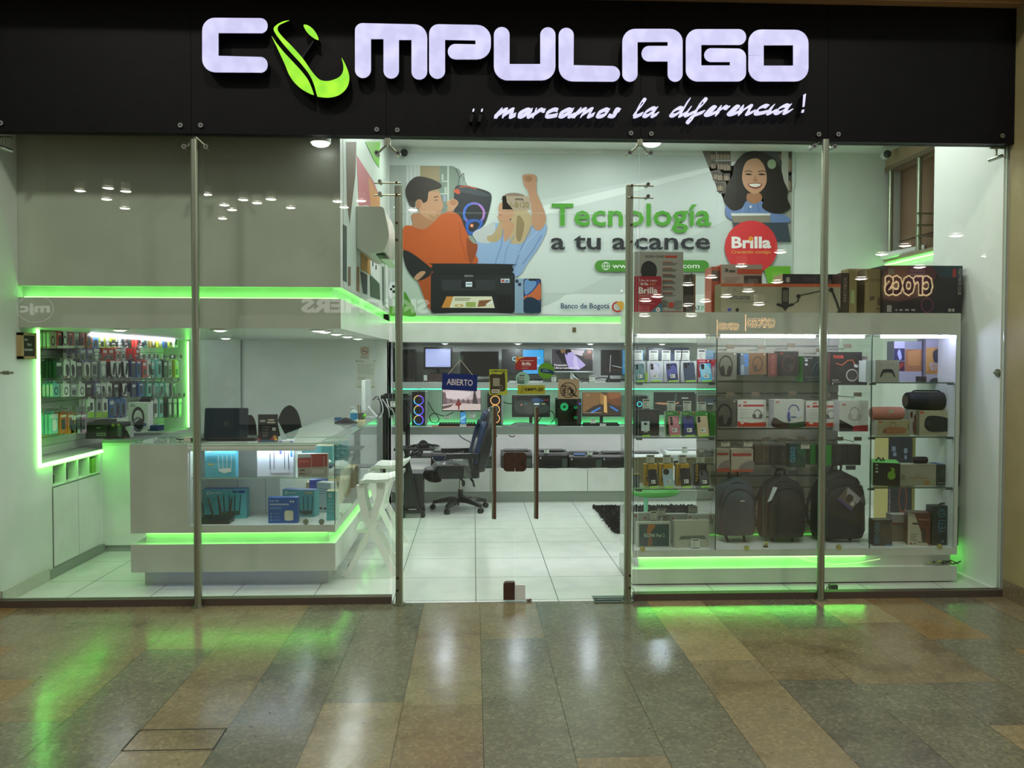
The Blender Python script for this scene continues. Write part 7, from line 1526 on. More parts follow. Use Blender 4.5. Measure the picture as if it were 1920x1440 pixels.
hung('black box at the right end of the third row', (1589, 834, 1614, 872), [('r', .1, .1, .9, .14, '2c2c28')], '12120f', name='mouse_box')
for i, (px, py, lb) in enumerate(((1352, 829, 'first'), (1395, 829, 'second'), (1502, 833, 'third'))):
    card('white price tag on the slatwall above the third row, %s from the left' % lb, px, py, px+16, py+9, YH-.06, None, 2, 'price cards in the showcase', 'c4c0b0')
# ---- backpacks
def backpack(label, pr, Y, c, c2, extra):
    x0, x1, z0, z1 = rect(*pr, Y); w, h = x1-x0, z1-z0; xc = (x0+x1)/2
    t = thing('backpack', label, 'backpack', (xc, Y+.1, z0), group='backpacks on the slatwall'); FAB = noisy('bag_fabric', c, c2, 120, .75, 2, bump=.05)
    def rings(w0, h0, d0, zb, yo, n=9, taper=.82):
        R = []
        for i in range(n+1):
            f = i/n; zz = zb+h0*f
            q = (1-(max(0, f-.55)/.45)**2.6)**.5 if f < 1 else .05
            q = max(.12, q)*(1-(1-taper)*f*.3); b = 1 if f > .06 else .9
            R.append([((w0/2*q*b)*math.copysign(abs(math.cos(a))**.55, math.cos(a)), yo-(d0*(.45+.55*q)*b)*max(0, math.sin(a))**.6+ .05*max(0, -math.sin(a)), zz) for a in [2*PI*k/20 for k in range(20)]])
        return R
    MB().loft(rings(w, h, .13, 0, .0), FAB).build('main_body', t, smooth=True, angle=70)
    MB().loft(rings(w*.76, h*.8, .07, h*.03, -.11), FAB).build('front_pocket', t, smooth=True, angle=70)
    MB().tube([(w*.38*math.cos(a), -.155 if i not in (0, 12) else -.14, h*.52+h*.3*math.sin(a)) if True else 0 for i, a in enumerate([PI*k/12 for k in range(13)])], .004, M('0c0d0e', .5), 5).tube([(w*.44*math.cos(a), -.10, h*.5+h*.42*math.sin(a)) for a in [PI*k/12 for k in range(13)]], .005, M('0a0b0c', .5), 5).build('zipper', t)
    MB().tube([(-.04, .02, h-.01), (-.03, .0, h+.04), (.03, .0, h+.04), (.04, .02, h-.01)], .009, M(c, .8), 6, 3).build('handle', t, smooth=True)
    for s in (-1, 1): MB().tube([(s*w*.3, .03, h*.85), (s*w*.52, .02, h*.55), (s*w*.5, .03, h*.2), (s*w*.25, -.02, .01), (s*w*.2, -.1, -.06)], .012, M('101112', .8), 6, 4).build('shoulder_strap', t, smooth=True)
    extra(t, w, h)
    mb = MB().cyl((xc, SY1+.08, z1+.045), (xc, Y, z1+.045), .005, CHROME, 6).box(xc+.01, xc+.09, Y-.05, Y-.046, z1+.02, z1+.055, M('3a3e3c', .4))
    tag(mb.build('display_hook', org=(xc, SY1, z1)), 'hook with a tag that carries the '+label.split(' hanging')[0], 'hook', 'hooks of the slatwall')
def ex1(t, w, h): MB().box(.0, .035, -.186, -.182, h*.62, h*.635, M('d0d4d4', .4)).build('logo_tab', t)
def ex2(t, w, h):
    o = MB().face([(-w*.42, -.16, h*.60), (-w*.34, -.165, h*.63), (-w*.22, -.17, h*.84), (-w*.3, -.16, h*.85)], M('e4e6e8', .4)).build('care_tag', t)
def ex3(t, w, h):
    mb = MB(); c, s = math.cos(-.7), math.sin(-.7)
    def mp(u, v, l): a, b = (u-.5)*.15, (.5-v)*.13; return (.02+a*c-b*s, -.195-l, h*.62+a*s+b*c)
    mb.art([('r', 0, 0, 1, 1, '6a5c58'), ('p', [(0, 0), (1, 0), (1, .4), (.3, .5)], 'a8a4a8'), ('s', [(.3, .3), (.6, .25), (.7, .6), (.4, .7)], '3c2c28'), ('r', 0, .86, 1, 1, '5c3c84'), ('e', .8, .6, .12, .15, 'c4bcb8')], mp); mb.build('swing_tag', t)
    MB().tube([(-w*.12, -.02, h*.93), (-w*.17, -.05, h*.86)], .008, M('c8dc30', .5), 6).tube([(w*.2, -.02, h*.93), (w*.24, -.05, h*.88)], .006, M('c8dc30', .5), 6).build('trim_strap', t)
backpack('slate grey backpack hanging at the left of the slatwall', (1343, 896, 1421, 1004), 6.83, '33404a', '3e4c56', ex1)
backpack('brown black backpack hanging in the middle of the slatwall', (1427, 893, 1515, 1008), 6.82, '17120f', '201a16', ex2)
backpack('large black backpack with a photo tag hanging behind the right post', (1528, 884, 1628, 1010), 6.82, '0b0c0d', '131416', ex3)
x = at(1436, 1025, 6.62).x
tag(MB().ell((x, 6.62, ZBASE+.03), .014, .014, .014, M('c8bc40', .4), 10, 6).box(x-.016, x+.016, 6.61, 6.635, ZBASE, ZBASE+.016, M('4c4a3c', .4)).cyl((x, 6.606, ZBASE+.03), (x, 6.61, ZBASE+.03), .006, DARK, 8).build('figurine', org=(x, 6.62, ZBASE)), 'tiny yellow headed figurine on the showcase floor between the backpacks', 'ornament')
# ---- right section
gr_ = 'goods in the right glass section'
zt1, zt2, zt3 = ZS
ps = [('t', 'PS5', .08, .05, .25, .11, .01, '9aa0a8')]
pbox('controller_box', 'white game controller box at the front of the top right shelf', 'box', (1641, 675, 1686, 721), 6.62, .1, 'a8a696', [('s', [(.2, .75), (.27, .52), (.35, .42), (.68, .42), (.76, .52), (.84, .75), (.78, .75), (.68, .58), (.36, .58), (.27, .75)], '2a2c30'), ('l', [(.2, .22), (.28, .2)], .02, '3c3e40'), ('l', [(.68, .22), (.76, .2)], .02, '3c3e40')], gr_, 0, side='ccd2d4', z0=zt1)
pbox('controller_box', 'white game controller box standing edge-on at the left of the top right shelf', 'box', (1623, 676, 1640, 721), 6.63, .12, 'd0d8da', [('r', .1, .06, .2, .1, '9aa8b0'), ('r', .5, .06, .6, .1, '9aa8b0')], gr_, 0, z0=zt1)
pbox('console_box', 'tall game console box with an amber picture at the back of the top right shelf', 'box', (1676, 640, 1728, 720), 6.86, .12, '8a8c96', [('r', 0, 0, .38, .17, 'c8c8e0'), ('r', 0, .18, .38, .48, '28244c'), ('s', [(.12, .3), (.2, .2), (.28, .4), (.2, .46)], 'b8bce8'), ('r', .4, .2, 1, .85, '9c6a44'), ('p', [(.5, .25), (.95, .2), (.95, .6), (.5, .6)], 'b8824c'), ('r', 0, .5, .38, .74, '442038'), ('p', [(.0, .72), (.3, .5), (.38, .6), (.1, .74)], '8a3428'), ('r', 0, .75, 1, 1, 'b4b4bc')], gr_, 0, z0=zt1)
pbox('console_box', 'large game console box with a dark racing picture on the top right shelf', 'box', (1736, 636, 1801, 720), 6.82, .14, '9c98a4', [('r', 0, .2, .45, .82, 'a87a3c'), ('p', [(0, .2), (.25, .2), (.2, .6), (0, .8)], 'b88c4c'), ('s', [(.2, .3), (.4, .25), (.42, .5), (.25, .55)], '2c2838'), ('t', 'ASTRO', .1, .55, .4, .64, .02, 'b8bcd4'), ('t', 'BOT', .14, .65, .38, .73, .02, 'b8bcd4'), ('r', .47, .2, 1, .82, '1c1620'), ('p', [(.47, .2), (.8, .2), (.7, .35), (.5, .4)], '5c3420'), ('t', 'GT', .56, .42, .88, .55, .03, 'c8b8a8'), ('p', [(.47, .7), (1, .6), (1, .82), (.47, .82)], '4c2420'), ('s', [(.12, 1), (.2, .92), (.35, .92), (.42, 1)], '2c2c30'), ('r', .7, .86, .92, .95, '6c6a70'), ('r', .8, .04, .95, .07, 'c8c4d0')], gr_, 0, z0=zt1)
pbox('controller_box', 'dark controller box lying low in the middle of the top right shelf', 'box', (1729, 706, 1737, 720), 6.7, .1, '3a3030', [], gr_, 0, z0=zt1)
pbox('speaker_box', 'pale speaker box with an orange pink speaker print, second right shelf', 'box', (1645, 788, 1706, 821), 6.64, .13, 'a8a07c', [('r', .05, .07, .14, .16, 'c8502c'), ('s', [(.18, .62), (.3, .45), (.6, .42), (.85, .5), (.88, .72), (.75, .85), (.3, .85), (.2, .75)], 'a8704c'), ('ring', .48, .32, .1, .22, .25, 'a0684c'), ('r', .93, .2, .96, .6, '6c684c'), ('s', [(.16, .68), (.24, .58), (.28, .72), (.2, .8)], '8a5a3c')], gr_, 0, side='b4b0a0', z0=zt2)
pbox('speaker_box', 'pale speaker box with a black speaker print, second right shelf', 'box', (1724, 770, 1800, 821), 6.66, .16, 'b0aa8c', [('r', .02, .03, .1, .12, 'c8502c'), ('s', [(.12, .5), (.18, .25), (.35, .2), (.65, .28), (.85, .5), (.85, .75), (.7, .83), (.3, .85), (.15, .7)], '1a1e1a'), ('e', .2, .5, .06, .16, '2c322c'), ('r', .96, .1, .98, .3, '5c583f'), ('l', [(.1, .85), (.5, .92), (.9, .86)], .01, '8a866c')], gr_, 0, side='9a947c', z0=zt2)
pbox('speaker_box', 'white box with brown speaker prints between the two large speaker boxes', 'box', (1704, 768, 1723, 820), 6.72, .1, 'b8b4ae', [('s', [(.1, .15), (.35, .08), (.35, .3), (.2, .32)], '5a4034'), ('s', [(.5, .25), (.85, .2), (.9, .5), (.6, .55)], '6c4a3c'), ('s', [(.4, .5), (.9, .55), (.95, .9), (.5, .95)], '7a5444')], gr_, 0, z0=zt2)
def capsule(label, px0, py0, px1, py1, Y, zr, c, ce, extra=None):
    x0, x1, z0, z1 = rect(px0, py0, px1, py1, Y); r = (z1-z0)/2; zc = zr+r
    t = thing('portable_speaker', label, 'speaker', ((x0+x1)/2, Y+r, zr), group='portable speakers in the showcase'); org = tuple(t.location)
    prof = [(0, .82), (.02, .92), (.08, .97), (.3, 1), (.7, 1), (.92, .97), (.98, .92), (1, .82)]
    MB().loft([[(x0+(x1-x0)*f, Y+r+r*q*math.cos(a), zc+r*q*math.sin(a)) for a in [2*PI*k/22 for k in range(22)]] for f, q in prof], c).build('body', t, org, smooth=True, angle=50)
    for s, x in ((-1, x0), (1, x1)): MB().cyl((x, Y+r, zc), (x+s*.004, Y+r, zc), r*.62, ce, 18).build('end_cap', t, org, smooth=True, angle=50)
    if extra: extra(t, org, x0, x1, Y, zc, r)
def pinkx(t, org, x0, x1, Y, zc, r):
    mb = MB(); xm = x0+(x1-x0)*.55; mb.art([('t', 'JBL', 0, 0, 1, 1, .03, 'a8c89c')], lambda u, v, l: (xm-.03+.06*u, Y-l-.001+r*.06, zc+.03-.045*v)); mb.build('emblem', t, org)
capsule('pink cylindrical speaker lying on its box, second right shelf', 1639, 763, 1698, 787.5, 6.66, rect(1645, 788, 1706, 821, 6.64)[3], noisy('pink_mesh_fabric', 'c07868', 'cc8878', 200, .7, 2), M('8a4c48', .4), pinkx)
def blkx(t, org, x0, x1, Y, zc, r): MB().tube([(x0+.05, Y+r, zc+r*.97), (x0+.07, Y+r, zc+r*1.12), (x1-.09, Y+r, zc+r*1.12), (x1-.07, Y+r, zc+r*.97)], .007, BLACK, 6).build('carry_handle', t, org)
capsule('large black cylindrical speaker lying on its box, second right shelf', 1707, 735, 1788, 769.5, 6.68, rect(1724, 770, 1800, 821, 6.66)[3], noisy('black_mesh_fabric', '0f1013', '191a1e', 200, .7, 2), M('5c3a2c', .4), blkx)
pbox('headset_box', 'bright green and black headset box at the left of the third right shelf', 'box', (1639, 868, 1685, 922), 6.66, .28, '17150f', [('e', .14, .1, .06, .045, '8a8c7c'), ('e', .14, .25, .06, .045, '8a8c7c'), ('e', .14, .4, .06, .05, '9c9e90'), ('ring', .62, .45, .22, .26, .12, '3c3c28'), ('s', [(.66, .2), (.78, .22), (.8, .35), (.7, .36)], '6c9428'), ('s', [(.55, .45), (.68, .34), (.8, .42), (.82, .62), (.68, .72), (.56, .64)], '6c9c24'), ('r', .2, .8, .8, .83, '2c2a20')], gr_, -20, side='2fa02c', top='48c83c', z0=zt3)
p = at(1650, 858, 6.75); zt_ = rect(1639, 868, 1685, 922, 6.66)[3]
tag(MB().tube([(p.x-.02, 6.78, zt_+.004), (p.x, 6.78, zt_+.03), (p.x+.03, 6.78, zt_+.004)], .007, DARK, 6).tube([(p.x+.035, 6.78, zt_+.03), (p.x+.05, 6.78, zt_+.002)], .006, DARK, 6).build('cable_clip', org=(p.x, 6.78, zt_)), 'small black clip lying on the green headset box', 'clip')
pbox('gift_box', 'pale box with a faint desk scene print, third right shelf', 'box', (1686, 871, 1755, 921), 6.68, .12, 'a09c8c', [('t', 'TROUVER', .1, .05, .28, .09, .01, '7c786c'), ('r', .6, .06, .94, .08, '8a8678'), ('r', .26, .62, .8, .66, 'a87c50'), ('r', .0, .72, 1, 1, '9a9880'), ('l', [(.45, .6), (.46, .4)], .015, '7c7464'), ('l', [(.52, .6), (.54, .45)], .015, '7c7464'), ('l', [(.62, .6), (.63, .48)], .015, '7c7464'), ('r', .06, .5, .16, .7, '8a8472'), ('e', .75, .88, .09, .09, 'b07c44')], gr_, 0, z0=zt3)
pbox('gift_box', 'dark blue topped box at the right of the third right shelf', 'box', (1756, 871, 1799, 921), 6.68, .16, '24302e', [('s', [(.15, .25), (.3, .18), (.45, .3), (.4, .6), (.2, .6)], '37463f'), ('e', .62, .3, .12, .12, '45514c'), ('r', .05, .88, .55, .91, '9a9c84')], gr_, 0, top='244c88', z0=zt3)
zq = rect(1756, 871, 1799, 921, 6.68)[3]
capsule('small dark purple speaker lying on the third right shelf boxes', 1716, 858, 1741, 870.5, 6.74, rect(1686, 871, 1755, 921, 6.68)[3], M('2a1c2c', .6), M('1c141e', .5))
pbox('microphone_box', 'short dark box with vertical blue lettering at the bottom right', 'box', (1639, 975, 1673, 1030), 6.64, .1, '2c3234', [('tv', 'YETI ORB', .02, .95, .3, .08, .02, '3c6c84'), ('e', .92, .16, .03, .025, '8a9090'), ('e', .92, .26, .03, .025, '8a9090'), ('e', .92, .36, .03, .025, '8a9090'), ('s', [(.45, .3), (.75, .25), (.75, .6), (.45, .6)], '3c3c34'), ('r', .6, .92, .97, .99, '38648c')], gr_, 0, side='22282a', z0=ZBASE)
pbox('microphone_box', 'red and white slanted microphone box at the bottom right', 'box', (1704, 962, 1742, 1030), 6.64, .14, '58281e', [('p', [(0, 0), (.3, .04), (.55, .5), (.7, .8), (.98, 1), (.0, 1)], 'b0aa98'), ('p', [(0, 0), (.3, .04), (.34, .15), (0, .1)], '9a9688'), ('t', 'SOUNDCAST', .45, .17, .95, .22, .02, 'b08a78'), ('r', .2, .3, .5, .36, '3c342c'), ('s', [(.62, .5), (.78, .5), (.8, .85), (.64, .85)], '2a221e'), ('r', .45, .88, .95, .9, '2a221e')]+lines(.12, .42, .65, 4, .06, '6a6458', .02)+[('r', .1, .92, .2, .97, '8a4038'), ('r', .3, .92, .36, .96, '3c3a34')], gr_, -16, side='4a2018', z0=ZBASE)
pbox('microphone_box', 'tall dark box with vertical blue lettering at the far right bottom', 'box', (1748, 949, 1797, 1030), 6.64, .1, '232a2c', [('r', .55, 0, .56, 1, '3a4244'), ('tv', 'YETI GX', .22, .7, .5, .03, .02, '3c7084'), ('e', .93, .14, .025, .02, '7c8484'), ('e', .93, .2, .025, .02, '7c8484'), ('e', .93, .26, .025, .02, '7c8484'), ('s', [(.34, .9), (.4, .86), (.46, .9), (.4, .94)], '5c7c8c'), ('r', .7, .92, .98, .98, '34587c')], gr_, 0, z0=ZBASE)
p = at(1770, 947, 6.68); zq = rect(1748, 949, 1797, 1030, 6.64)[3]
tag(MB().tube([(p.x-.03, 6.69, zq), (p.x-.025, 6.69, zq+.014), (p.x+.025, 6.69, zq+.014), (p.x+.03, 6.69, zq)], .006, BLACK, 6, 2).build('carry_handle_strap', org=(p.x, 6.69, zq)), 'black carry strap on top of the tall dark box with blue lettering', 'strap')
pbox('gift_box', 'pale box lying behind the red microphone box', 'box', (1672, 965, 1702, 1028), 6.8, .1, '6a645c', [('r', 0, 0, 1, .3, 'a09a9c'), ('r', 0, .3, .6, .35, '8a3c34')], gr_, 0, top='b4aeb4', z0=ZBASE)
# cable mess in the right end of the green slot
a = at(1765, 1055, SY0+.02); mb = MB()
for k in range(6): mb.tube([(a.x+.12*math.sin(k*2.1)*(j-2)/2+.02*k-.05, SY0+.015+.02*(j % 2), zc0+.008+.03*abs(math.sin(k+j*1.3))) for j in range(5)], .005, random.choice((DARK, M('b8c46c'), M('8a9a7c'))), 5, 3)
tag(mb.build('cable_tangle', org=tuple(a)), 'tangled wires at the right end of the showcase green slot', 'cables')
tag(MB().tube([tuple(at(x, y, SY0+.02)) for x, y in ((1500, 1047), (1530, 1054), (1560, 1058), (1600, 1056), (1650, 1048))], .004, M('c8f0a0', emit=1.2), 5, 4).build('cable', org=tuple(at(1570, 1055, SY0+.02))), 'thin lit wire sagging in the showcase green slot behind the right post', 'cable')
# ---- on top of the showcase
gt = 'boxes on top of the showcase'
pbox('speaker_box', 'tall grey speaker box with a tower picture on the showcase, left end', 'box', (1190, 472, 1281, 586), 6.66, .3, '9c9a92', [('t', 'EON ONE', .22, .06, .6, .1, .015, '2c2c2c'), ('r', .62, .06, .87, .1, 'b04038'), ('s', [(.15, .38), (.15, .22), (.28, .15), (.43, .22), (.43, .38)], '1c1e1e'), ('p', [(.14, .4), (.14, .23), (.28, .155), (.44, .23), (.44, .4)], '1c1e1e')]+[x for i in range(6) for x in (('r', .57, .16+.1*i, .78, .175+.1*i, 'a85a50'), ('r', .57, .185+.1*i, .88-.02*i, .195+.1*i, '6c6a66'), ('r', .57, .205+.1*i, .84, .215+.1*i, '6c6a66'))]+[('rr', .55, .8, .68, .89, .02, '6a6862'), ('r', .7, .83, .8, .91, 'b83c34'), ('r', .83, .8, .97, .93, '7a7870'), ('r', .55, .975, 1, 1, '8a2c2c')], gt, 0, side='c4ccc4', z0=ZHT)
pbox('cardboard_display', 'red advertising card leaning on the tall grey speaker box', 'sign', (1189, 518, 1240, 586), 6.62, .004, '9c2032', [('t', 'Usa tu cupo', .2, .08, .83, .16, .01, 'e0d0d0'), ('t', 'Brilla', .24, .17, .52, .25, .02, 'e0d0d0'), ('t', 'aquí', .56, .17, .78, .26, .015, 'c08a4c'), ('t', 'Brilla', .16, .3, .86, .48, .03, 'e8dcdc'), ('e', .5, .315, .03, .025, 'c8803c'), ('t', 'Creciendo contigo', .16, .51, .84, .57, .005, 'c08078'), ('r', .3, .66, .66, .675, 'c89a98'), ('r', .24, .75, .76, .76, 'c89a98'), ('s', [(.62, .98), (.8, .85), (1, .74), (1, 1), (.65, 1)], '3c6c78'), ('e', .88, .92, .08, .06, 'd8d8d8'), ('e', .88, .92, .03, .025, 'b83040')], gt, 0, z0=ZHT)
pbox('speaker_box', 'tall narrow brown box with a black speaker picture beside the tall grey one', 'box', (1283, 514, 1304, 586), 6.72, .2, '6a4c2c', [('s', [(.05, .1), (.4, .03), (.78, .06), (.78, .95), (.3, 1), (.05, .9)], '17130f'), ('tv', 'PARTYBOX', .45, .1, .6, .4, .01, '8a8478'), ('s', [(.1, .4), (.6, .35), (.6, .65), (.1, .7)], '241e1a')], gt, 0, z0=ZHT)
pbox('monitor_box', 'grey and orange heater box stacked behind the microphone box on the showcase', 'box', (1352, 496, 1429, 586), 6.86, .2, 'a09a92', [('t', '3', .08, .08, .17, .15, .04, '2c2624'), ('r', .19, .11, .34, .16, '4a4644'), ('r', .39, .09, 1, .19, 'b04a34'), ('r', .55, .22, .98, .5, '34302e'), ('r', .65, .28, .9, .5, '5a5450')]+lines(.08, .46, .26, 3, .04, '7c7872', .012), gt, 0, side='c05a44', z0=ZHT)
pbox('monitor_box', 'orange sided box edge left of the microphone box on the showcase', 'box', (1334, 500, 1352, 586), 6.9, .2, 'b0543f', [('r', .0, .08, .9, .3, '5a4c48')], gt, 0, z0=ZHT)
BX = (1352, 532, 1576, 586)
mic = [('r', 0, 0, 1, .1, 'b8542c'), ('ring', .09, .22, .035, .06, .2, '7c7a70'), ('t', 'YETICASTER', .06, .42, .245, .54, .02, '4c4c58'), ('r', .06, .59, .4, .63, '8c8878'), ('rr', .055, .84, .085, .93, .01, '3c4cb0'), ('e', .135, .89, .015, .06, '26262a'),
       ('rr', .505, .12, .565, .75, .03, '221f1d'), ('r', .513, .22, .557, .6, '5c5248'), ('s', [(.46, .72), (.48, .66), (.53, .72), (.59, .66), (.61, .72), (.56, .8), (.535, .92), (.51, .8)], '1c1a19'), ('l', [(.6, .68), (.64, .6), (.645, .5)], .012, '1c1a19'), ('e', .645, .42, .018, .07, '1c1a19'), ('l', [(.645, .4), (.78, .28), (.9, .18)], .022, '1f1d1c'), ('e', .92, .2, .018, .08, '1c1a19'), ('l', [(.93, .25), (.97, .65), (.995, .95)], .018, '1f1d1c'), ('e', .985, .97, .02, .05, '1c1a19')]
pbox('microphone_box', 'wide beige box with a microphone arm picture and orange top edge', 'box', BX, 6.66, .18, '98927c', mic, gt, 0, side='7c6c40', top='b8602c', z0=ZHT)
pbox('speaker_box', 'long dark box lying behind the microphone box on the showcase', 'box', (1467, 514, 1578, 586), 6.88, .2, '22232a', [('rr', .06, .08, .12, .2, .01, '8a9490'), ('t', 'POWERFUL', .36, .08, .58, .18, .02, '4c4650'), ('t', 'PUNCH', .42, .22, .56, .32, .02, '5c4030'), ('e', .8, .2, .03, .08, '5c5048')], gt, 0, side='a08c60', z0=ZHT)
pbox('carton', 'brown carton edge right of the microphone box on the showcase', 'box', (1577, 512, 1592, 586), 6.7, .2, '3a2c24', [('tv', 'PARTYBOX', .3, .7, .7, .1, .01, '8a7c68')], gt, 0, z0=ZHT)
pbox('carton', 'narrow olive carton with a pale label on the showcase', 'box', (1591, 508, 1606, 586), 6.7, .2, '7c7048', [('r', .3, .45, .75, .75, '8c9a68')], gt, 0, z0=ZHT)
pbox('carton', 'open kraft carton standing behind the olive carton on the showcase', 'box', (1590, 504, 1622, 586), 6.9, .14, '8c7850', [], gt, 0, top='b0a078', z0=ZHT)
pbox('carton', 'kraft carton turned sideways left of the dark party speaker box', 'box', (1622, 504, 1656, 586), 6.72, .2, '7a6c48', [('t', 'PARTYBOX', .3, .22, .85, .28, .01, '4c4430'), ('r', .05, .3, .2, .7, '8a7a50'), ('s', [(.28, .62), (.5, .6), (.5, .68), (.28, .7)], '4c4430'), ('s', [(.7, .62), (.85, .7), (.95, .78), (.7, .8)], '4c4430'), ('r', .6, .86, .8, .9, '5c5438')], gt, -6, side='5a4c34', top='a89468', z0=ZHT)
pbox('speaker_box', 'large dark party speaker box with a colourful picture on the showcase, right end', 'box', (1657, 498, 1804, 586), 6.66, .24, '17131c', [('p', [(0, 0), (.7, 0), (.6, .6), (.2, .75), (0, .7)], '4c2430'), ('p', [(.05, 0), (.35, 0), (.3, .3), (.05, .4)], '6a4038'), ('p', [(.3, 0), (.55, 0), (.5, .4), (.3, .4)], '5a2a44'), ('p', [(.6, 0), (1, 0), (1, .5), (.75, .3)], '1c3440'), ('s', [(.68, .1), (.72, .05), (.76, .3), (.72, .35)], '24303c'), ('s', [(.55, .45), (.7, .25), (.98, .3), (.98, .75), (.7, .8), (.58, .6)], '1e1c20'), ('rr', .05, .07, .13, .18, .01, '6a645c'), ('rr', .87, .06, .92, .24, .01, '8a3028'), ('tv', 'PARTYBOX CLUB', .945, .06, .985, .6, .01, '9a9490'), ('t', 'POWERFUL', .33, .08, .52, .14, .01, '8a6c78'), ('t', 'PORTABLE', .33, .16, .52, .22, .01, '8a6c78'), ('ring', .55, .82, .08, .16, .15, '6a2c58'), ('rr', .04, .82, .1, .96, .01, '8a8680'), ('r', .15, .9, .17, .94, '8a8680'), ('r', .2, .9, .24, .94, '8a8680'), ('r', .27, .9, .32, .94, '8a8680'), ('r', .35, .9, .4, .94, '8a8680'), ('r', .82, .89, .86, .95, '9a9690'), ('r', .87, .89, .9, .95, '9a9690')], gt, 0, z0=ZHT)
# boxes standing behind the right section
pbox('chair_carton', 'tall dark carton with an orange ring picture standing behind the right glass section', 'box', (1665, 820, 1709, 1000), 8.3, .3, '2c2a38', [('r', .14, .09, .3, .14, '8a94b0'), ('r', .2, .15, .34, .19, '8a94b0'), ('r', .66, .11, .8, .16, '8a94b0'), ('r', .68, .18, .78, .22, '8a94b0'), ('ring', .63, .62, .18, .16, .2, '9c4c34'), ('tv', 'ERGONOMIC', .02, .75, .1, .35, .01, 'c8c8c8'), ('r', 0, .3, .06, .8, '5a3c5c')], None, 0, side='b0a060', z0=0)
pbox('chair_carton', 'narrow olive edge of a carton behind the right glass section', 'box', (1710, 820, 1721, 1000), 8.32, .3, '8c844c', [], None, 0, z0=0)
# ================================================================ ACROSS THE CONCOURSE (seen mirrored in the shop glass)
YV = 22.0; YR = 2*YG-YV                # virtual and real distance of the opposite shop fronts
def mirror_sign(label, items, parts_px, col=None, back=True, depth=.08, yv=YV):
    """lit sign facing the shop; px rectangle is where its mirror image shows"""
    x0, x1, z0, z1 = rect(*parts_px, yv); yr = 2*YG-yv; w, h = x1-x0, z1-z0
    t = thing('opposite_sign', label, 'sign', ((x0+x1)/2, yr, z0), PI, 'signs of the opposite shops')
    mb = MB()
    if col: mb.box(-w/2, w/2, 0, depth, 0, h, M(col, .5)); mb.build('backing', t); mb = MB()
    mb.art(items, lambda u, v, l: ((u-.5)*w, -l-.002, (1-v)*h)); mb.build('lettering', t)
    return t
mirror_sign('round white sign of a shop across the concourse, mirrored low at the left', [('ring', .5, .5, .5, .5, .05, E((1, 1, .95), 1.5)), ('t', 'mjc', .1, .3, .92, .75, .04, E((1, 1, .95), 2.0))], (31, 553, 101, 605))
mirror_sign('white slanted shop name across the concourse, mirrored below the green slot', [('t', 'SKECHERS', 0, 0, 1, 1, .045, E((1, .97, .92), 2.2))], (564, 560, 806, 587))
mirror_sign('backlit rounded shop name across the concourse, mirrored in front of the party speaker box', [('t', 'crocs', 0, .05, 1, .95, .07, E((1, .72, .38), 8)), ('t', 'crocs', .03, .12, .97, .88, .02, '140c08')], (1657, 513, 1750, 558))
mirror_sign('smaller of two orange backlit signs mirrored on the showcase header', [('t', 'OXFORD', .05, .2, .95, .8, .06, E((1, .5, .2), 14)), ('t', 'OXFORD', .06, .22, .94, .78, .012, '2a160c'), ('r', 0.97, 0, 1, 1.4, E((1, .5, .2), 14))], (1344, 600, 1388, 624), '2c221a')
mirror_sign('larger of two orange backlit signs mirrored on the showcase header', [('t', 'OXFORD', .06, .2, .94, .8, .06, E((1, .5, .2), 14)), ('t', 'OXFORD', .07, .22, .93, .78, .012, '2a160c'), ('r', 0.97, 0, 1, 1.0, E((1, .5, .2), 14))], (1397, 590, 1457, 621), '2c221a')
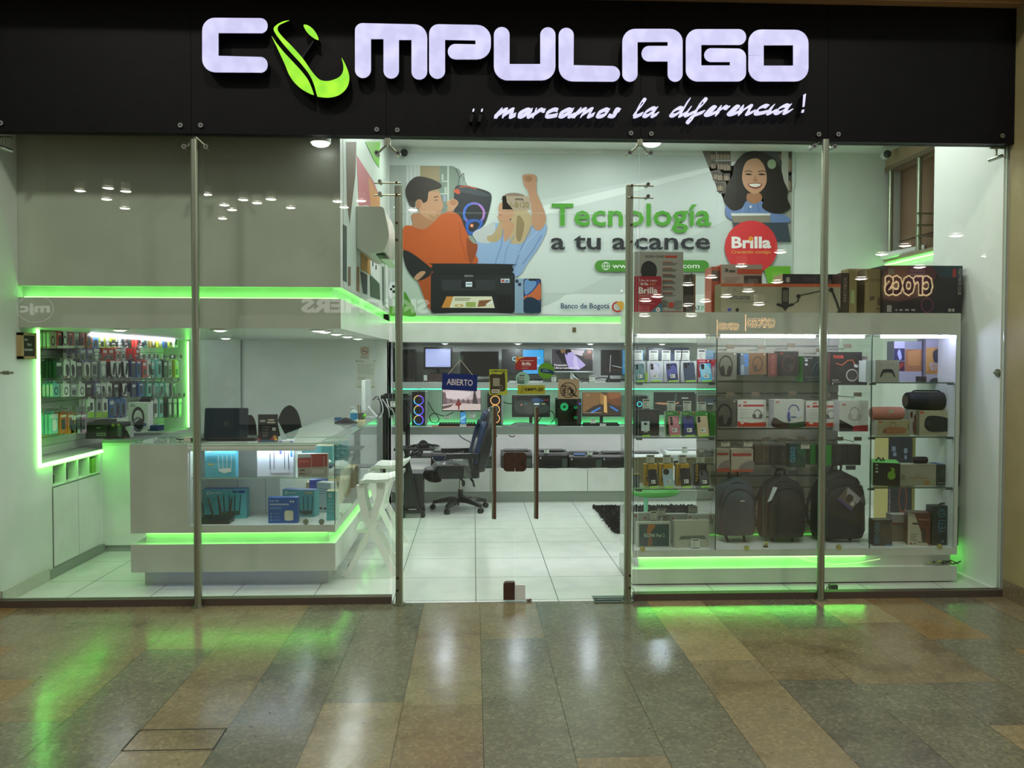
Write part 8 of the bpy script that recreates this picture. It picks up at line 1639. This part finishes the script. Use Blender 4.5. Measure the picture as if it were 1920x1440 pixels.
# opposite shop fronts and the mall ceiling with its downlights
mw = noisy('dim_shop_front', '3a362e', '6a6456', .6, .7, 3)
mb = MB().box(-16, 16, YR-.4, YR-.2, 0, 7.5, mw)
for x in (-11, -6.4, -2.2, 2.2, 6.6, 11): mb.box(x-.25, x+.25, YR-.2, YR-.1, 0, 7.5, M('7c7462', .6))
for x in (-8.7, -4.3, 0, 4.4, 8.8): mb.box(x-1.7, x+1.7, YR-.2, YR-.15, .1, 2.9, E((.9, .85, .75), .35))
struct(mb, 'wall_opposite', 'shop fronts across the concourse')
spots = [(150, 357, 4.6), (203, 352, 4.6), (200, 373, 4.6), (236, 358, 4.6), (234, 390, 4.6), (388, 364, 4.6), (421, 384, 4.6), (435, 393, 4.6), (456, 374, 4.6), (417, 409, 4.6), (482, 380, 4.6), (508, 373, 4.6), (545, 389, 4.6), (633, 377, 4.6), (645, 388, 4.6), (677, 376, 4.6), (747, 388, 4.6), (774, 393, 4.6), (1793, 441, 4.6), (1852, 479, 4.6), (1463, 472, 4.6), (1697, 460, 4.6), (1653, 476, 4.6), (1724, 500, 4.6), (1390, 498, 4.6), (1334, 519, 4.6), (1290, 533, 4.6), (1175, 544, 4.6), (1403, 545, 4.6), (1322, 564, 4.6), (1423, 570, 4.6), (1210, 563, 4.6), (1232, 555, 4.6), (1291, 572, 4.6), (1208, 591, 4.6), (1296, 591, 4.6), (1362, 555, 4.6), (1457, 528, 4.6), (1615, 522, 4.6)]
LMP = M((1, .93, .82), emit=30)
proto = None
for px, py, z in spots:
    d = ray(px, py); s = min((z-H)/d.z, 20.3/d.y); v = d*s; z = v.z+H
    x, y = v.x, 2*YG-v.y
    if y > 4.5: continue
    if proto is None:
        proto = thing('mall_downlight', 'round downlight in the mall ceiling behind the viewer, seen only as a small white reflection in the glass', 'ceiling light', (x, y, z), group='mall ceiling downlights')
        MB().ell((0, 0, 0), .13, .13, .035, LMP, 16, 6).build('diffuser', proto); MB().torus((0, 0, 0), .14, .015, WHITE, 'z', 16, 6).build('ring', proto)
        MB().cyl((0, 0, .035), (0, 0, .2), .11, M('d8d4c8', .5), 12).build('can', proto)
        proto['label'] = 'round mall downlight behind the viewer, a small white reflection in the glass'
        first_spot = proto
    else:
        proto = copy_tree(first_spot); proto.location = (x, y, z)
    k = .7 if py < 420 else 1.15; proto.scale = (k, k, k)
